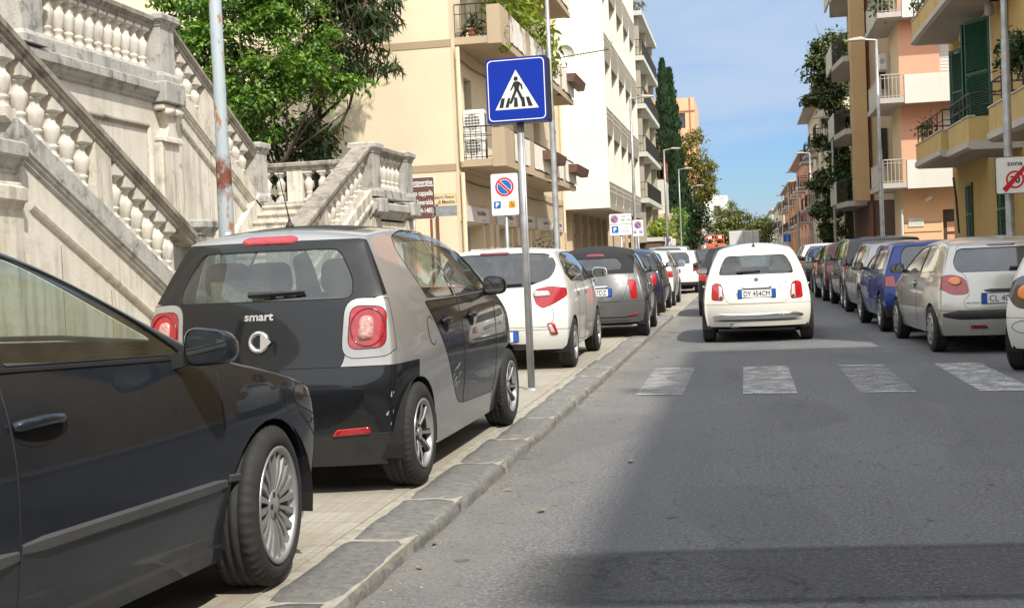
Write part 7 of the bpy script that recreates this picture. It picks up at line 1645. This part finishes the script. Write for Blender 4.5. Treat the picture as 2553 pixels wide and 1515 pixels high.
tree('dark tree with hanging layered branches before the cream house on the right', (5.7, 68.8, 0), (5.5, 68.6, 9), .22,
     [((4.8, 68, 11.9), (1.0, 1., 1.0)), ((4.2, 67.8, 10.9), (.85, .9, .75)), ((5.0, 68, 10.1), (1., 1., .8)), ((4.4, 67.8, 9.2), (.8, .9, .4)), ((5.1, 67.8, 8.2), (.7, .8, .5)), ((4.6, 67.8, 7.0), (.6, .8, .35)), ((5.1, 67.8, 5.9), (.7, .8, .5)), ((4.5, 67.6, 4.9), (.8, .8, .45)), ((5.0, 67.8, 3.9), (.8, .8, .6)), ((4.3, 67.6, 3.2), (.7, .8, .35)), ((4.9, 67.8, 2.3), (.8, .8, .6)), ((5.4, 68, 6.6), (.5, .6, 3.4))], 17000, .25, 'leaf_hang', 13, spread=.2, droop=.35, up=.7, ck=(90, .25, .5, .1))
plant('yellow-green climber on the dark low wall past the parking signs', [((-5.2, 79.5, 3.05), (.6, 3., .65))], 1500, .24, 'leaf_yellow', 14, 'climber', 'climbing_plant', spread=.2)
plant('reddish-brown shrub hanging over the dark low wall', [((-4.95, 85, 2.55), (.35, 3.5, .35))], 700, .2, 'leaf_autumn', 15, 'shrub', 'shrub', spread=.18)
plant('green creeper hanging down the tall pale wall on the left', [((-4.7, 90.5, 4.0), (.55, .9, .8)), ((-4.6, 90.2, 2.9), (.35, .6, 1.0)), ((-4.65, 90, 1.8), (.2, .5, 1.)), ((-4.7, 93, 4.2), (.5, 1.5, .5))], 2200, .2, 'leaf_fresh', 16, 'creeper', 'creeper', spread=.16, droop=.8)
plant('ivy over the wall beyond the hanging creeper', [((-4.7, 109, 3.6), (.4, 9., 1.3))], 2200, .3, 'leaf_dark', 17, 'ivy', 'ivy', spread=.25)
plant('yellow-green broad-leaved bush overflowing the upper left balcony', [((-6.7, 35.4, 9.0), (.5, .8, .5)), ((-6.6, 37.5, 9.0), (.55, 1.2, .45)), ((-6.45, 40.2, 8.8), (.5, 1.2, .45)), ((-6.4, 42.5, 8.6), (.4, .8, .45)), ((-6.7, 38.5, 9.9), (.6, 2.6, .6))], 1500, .34, 'leaf_yellow', 18, 'bush', 'bush', spread=.16, aspect=.35)
plant('thin green vine trailing down the corner of the upper left balcony', [((-6.53, 34.6, 7.75), (.06, .12, .5)), ((-6.5, 35.0, 7.5), (.06, .15, .15))], 160, .13, 'leaf_yellow', 19, 'vine', 'vine', spread=.05, clump=4)
plant('dry brown hanging plant on the upper left balcony rail', [((-6.4, 42.8, 8.1), (.2, .5, .3))], 260, .16, 'leaf_autumn', 20, spread=.12)
plant('spiky potted agave at the near end of the upper left balcony', [((-7.35, 34.3, 8.1), (.2, .12, .28))], 90, .42, 'leaf_dark', 21, pot=(-7.35, 34.3, 7.7, .13, .26), spread=.04, aspect=.14, up=1.2)
plant('low potted greenery before the shop windows', [((-7.2, 39.6, 1.6), (.25, .7, .22))], 260, .15, 'leaf_dark', 22, pot=(-7.2, 39.6, WALK, .25, 1.3), spread=.1)
plant('slender potted sapling by the third shop', [((-7.0, 43.6, 1.9), (.3, .5, .35))], 90, .14, 'leaf_dark', 23, pot=(-7.0, 43.6, WALK, .2, .5), spread=.15, clump=3)
plant('dark green plant spilling over the nearest ochre balcony', [((4.9, 23.5, 4.7), (.22, .45, .30))], 700, .14, 'leaf_dark', 24, spread=.1)
plant('straggly pot plant on the middle ochre balcony', [((5.0, 35.0, 4.5), (.15, .5, .25))], 130, .14, 'leaf_hang', 25, spread=.14, clump=4)
plant('straggly pot plant on the highest ochre balcony', [((5.0, 35.6, 7.95), (.15, .5, .3))], 130, .14, 'leaf_hang', 26, spread=.14, clump=4)
plant('trailing plant on the top balcony of the pink block', [((5.1, 46.0, 9.95), (.25, .6, .4))], 420, .18, 'leaf_hang', 27, spread=.12)
plant('bushy pot plant on the lowest balcony past the tan pylon', [((4.3, 57, 4.5), (.35, .8, .4))], 350, .2, 'leaf_dark', 28, spread=.14)
plant('bristly plant on a ledge of the finned building', [((-5.95, 58.2, 11.6), (.12, .25, .2))], 60, .16, 'leaf_fresh', 29, spread=.08, clump=4)
plant('brownish plant along the top balcony of the grey-beige block', [((-6.2, 75.2, 16.5), (.9, .25, .35))], 300, .2, 'leaf_autumn', 30, spread=.14, clump=5)
# ---------------------------------------------------------------- lift truck and lorry far down the street
plain('lift_orange', (.75, .12, .03), .45, var=.1); plain('lorry_white', (.60, .60, .60), .5, var=.12, vs=2); plain('beacon_blue', (.02, .12, .7), .2, var=0)
t = thing('aerial_lift', 'orange aerial work platform raised above the parked cars in the distance', 'lift truck', (-2.75, 120, 0))
mb = MB(); mb.bbox(-1., 1., 1, 6.5, .5, 1.3, .05); mb.build('chassis', 'lift_orange', t); mb = MB(); mb.bbox(-1., 1., 6.5, 8.3, .5, 2.3, .15); mb.build('cab', 'lift_orange', t)
mb = MB(); mb.tube([(.4, 4, 1.3), (.3, 2.5, 1.6), (.1, .3, 2.25)], [.22, .2, .16], 8); mb.build('boom', 'lift_orange', t)
mb = MB()
for z in (2.25, 2.7, 3.1): mb.tube([(-.85, -.4, z), (.85, -.4, z), (.85, .4, z), (-.85, .4, z), (-.85, -.4, z)], .05, 6)
for x in (-.85, 0, .85):
    for y in (-.4, .4): mb.tube([(x, y, 2.2), (x, y, 3.1)], .04, 6)
mb.box(-.88, .88, -.43, .43, 2.18, 2.26); mb.build('basket', 'lift_orange', t)
for x in (-.45, .5): mb = MB(); mb.cbox((x, -.46, 2.9), (.36, .06, .26)); mb.build('work_lamp', 'sign_white', t)
for x in (-.45, -.1): mb = MB(); mb.lathe([(.08, 3.15), (.08, 3.3), (.03, 3.36)], 8, (x, 0, 0)); mb.build('beacon', 'beacon_blue', t)
for x in (-.9, .9):
    for y in (2, 7): mb = MB(); mb.lathe([(.45, -.13), (.45, .13)], 16, (x, y, .45), 'x'); mb.build('wheel', 'rubber', t)
t = thing('box_lorry', 'white box lorry seen from behind at the end of the lane', 'lorry', (0.02, 95, 0)); mb = MB(); mb.bbox(-1.13, 1.13, 0, 6, .95, 2.98, .03); bx = mb.build('box_body', 'lorry_white', t); mb = MB(); mb.box(-1.08, 1.08, -.03, -.005, 1.0, 2.9); dd = mb.build('rear_door', 'lorry_white', t)
mb = MB(); mb.box(-.012, .012, -.04, -.03, 1.0, 2.9); mb.build('door_gap', 'seam', dd); mb = MB(); mb.bbox(-1.1, 1.1, 6.1, 8, .6, 2.5, .2); mb.build('cab', 'lorry_white', t); mb = MB(); mb.box(-1.1, 1.1, 0, 8, .55, .95); mb.build('chassis', 'well', t)
for sg in (1, -1): mb = MB(); mb.box(sg * .75 - .15, sg * .75 + .15, -.03, 0, .75, .92); mb.build('tail_lamp', 'lens_red', t)
for x in (-.95, .95):
    for y in (1.2, 7): mb = MB(); mb.lathe([(.42, -.13), (.42, .13)], 16, (x, y, .42), 'x'); mb.build('wheel', 'rubber', t)
# ---------------------------------------------------------------- what faces the street behind the viewpoint
t = thing('street_block', 'pale buildings closing the street behind the viewpoint', 'building', (0, 0, 0))
ops = [(x, x + 1.4, z, z + 2.0) for z in (1., 4.4, 7.8, 11.2) for x in range(-28, 18, 4)]
mb = MB(); facade(mb, 'y', -75, 1, -30, 20, 0, 15, ops, .25); mb.add([(-30, -75, 15), (20, -75, 15), (20, -85, 15), (-30, -85, 15)], [(0, 1, 2, 3)]); mb.build('wall', 'far_cream', t, fixn=False)
for o in ops: mb = MB(); UB(mb, 'y', -75, 1, o[0], o[1], -.24, -.2, o[2], o[3]); mb.build('window', 'window_glass', t)
t = thing('church_block', 'tall pale church flank behind the viewpoint on the left', 'building', (0, 0, 0)); ops = [(y, y + 1.6, 5, 9) for y in range(-66, -6, 9)]
mb = MB(); facade(mb, 'x', -13, 1, -72, 5.9, 0, 13, ops, .4); mb.build('wall', 'marble_wall', t, fixn=False)
for o in ops: mb = MB(); UB(mb, 'x', -13, 1, o[0], o[1], -.4, -.35, o[2], o[3]); mb.build('window', 'window_glass', t)

# ---------------------------------------------------------------- small litter along the kerb and cables on the facade
plain('leaf_litter', (.22, .17, .10), .85, var=.4, vs=20)
rnd = random.Random(21)
for k in range(14):
    y = rnd.uniform(4.6, 18.5); x = -1.5 + abs(rnd.gauss(.0, .22)) if k < 13 else .6; a = rnd.uniform(0, 6.3); s_ = rnd.uniform(.02, .042); mb = MB()
    P = [(-1, 0, .25), (-.3, .42, .0), (.5, .34, .1), (1, 0, .3), (.5, -.34, .0), (-.3, -.42, .15)]
    mb.add([(x + s_ * (p * cos(a) - q * sin(a)), y + s_ * (p * sin(a) + q * cos(a)), .008 + s_ * h) for p, q, h in P], [(0, 1, 2, 3, 4, 5)])
    tag(mb.build('dry_leaf', 'leaf_litter', fixn=False), 'small curled brown leaf lying on the asphalt', 'leaf', 'dry leaves on the asphalt')
for k, (y0, y1, z, lb) in enumerate(((34.0, 53.5, 3.72, 'sagging dark cable along the shop fronts under the lower left balcony'), (34.2, 48., 7.15, 'dark cable along the cream wall under the upper left balcony'))):
    mb = MB(); mb.tube([(XF + .06, y0 + (y1 - y0) * t / 24, z - .06 * abs(sin(t * pi / 6))) for t in range(25)], .018, 5); tag(mb.build('cable', 'iron'), lb, 'cable')
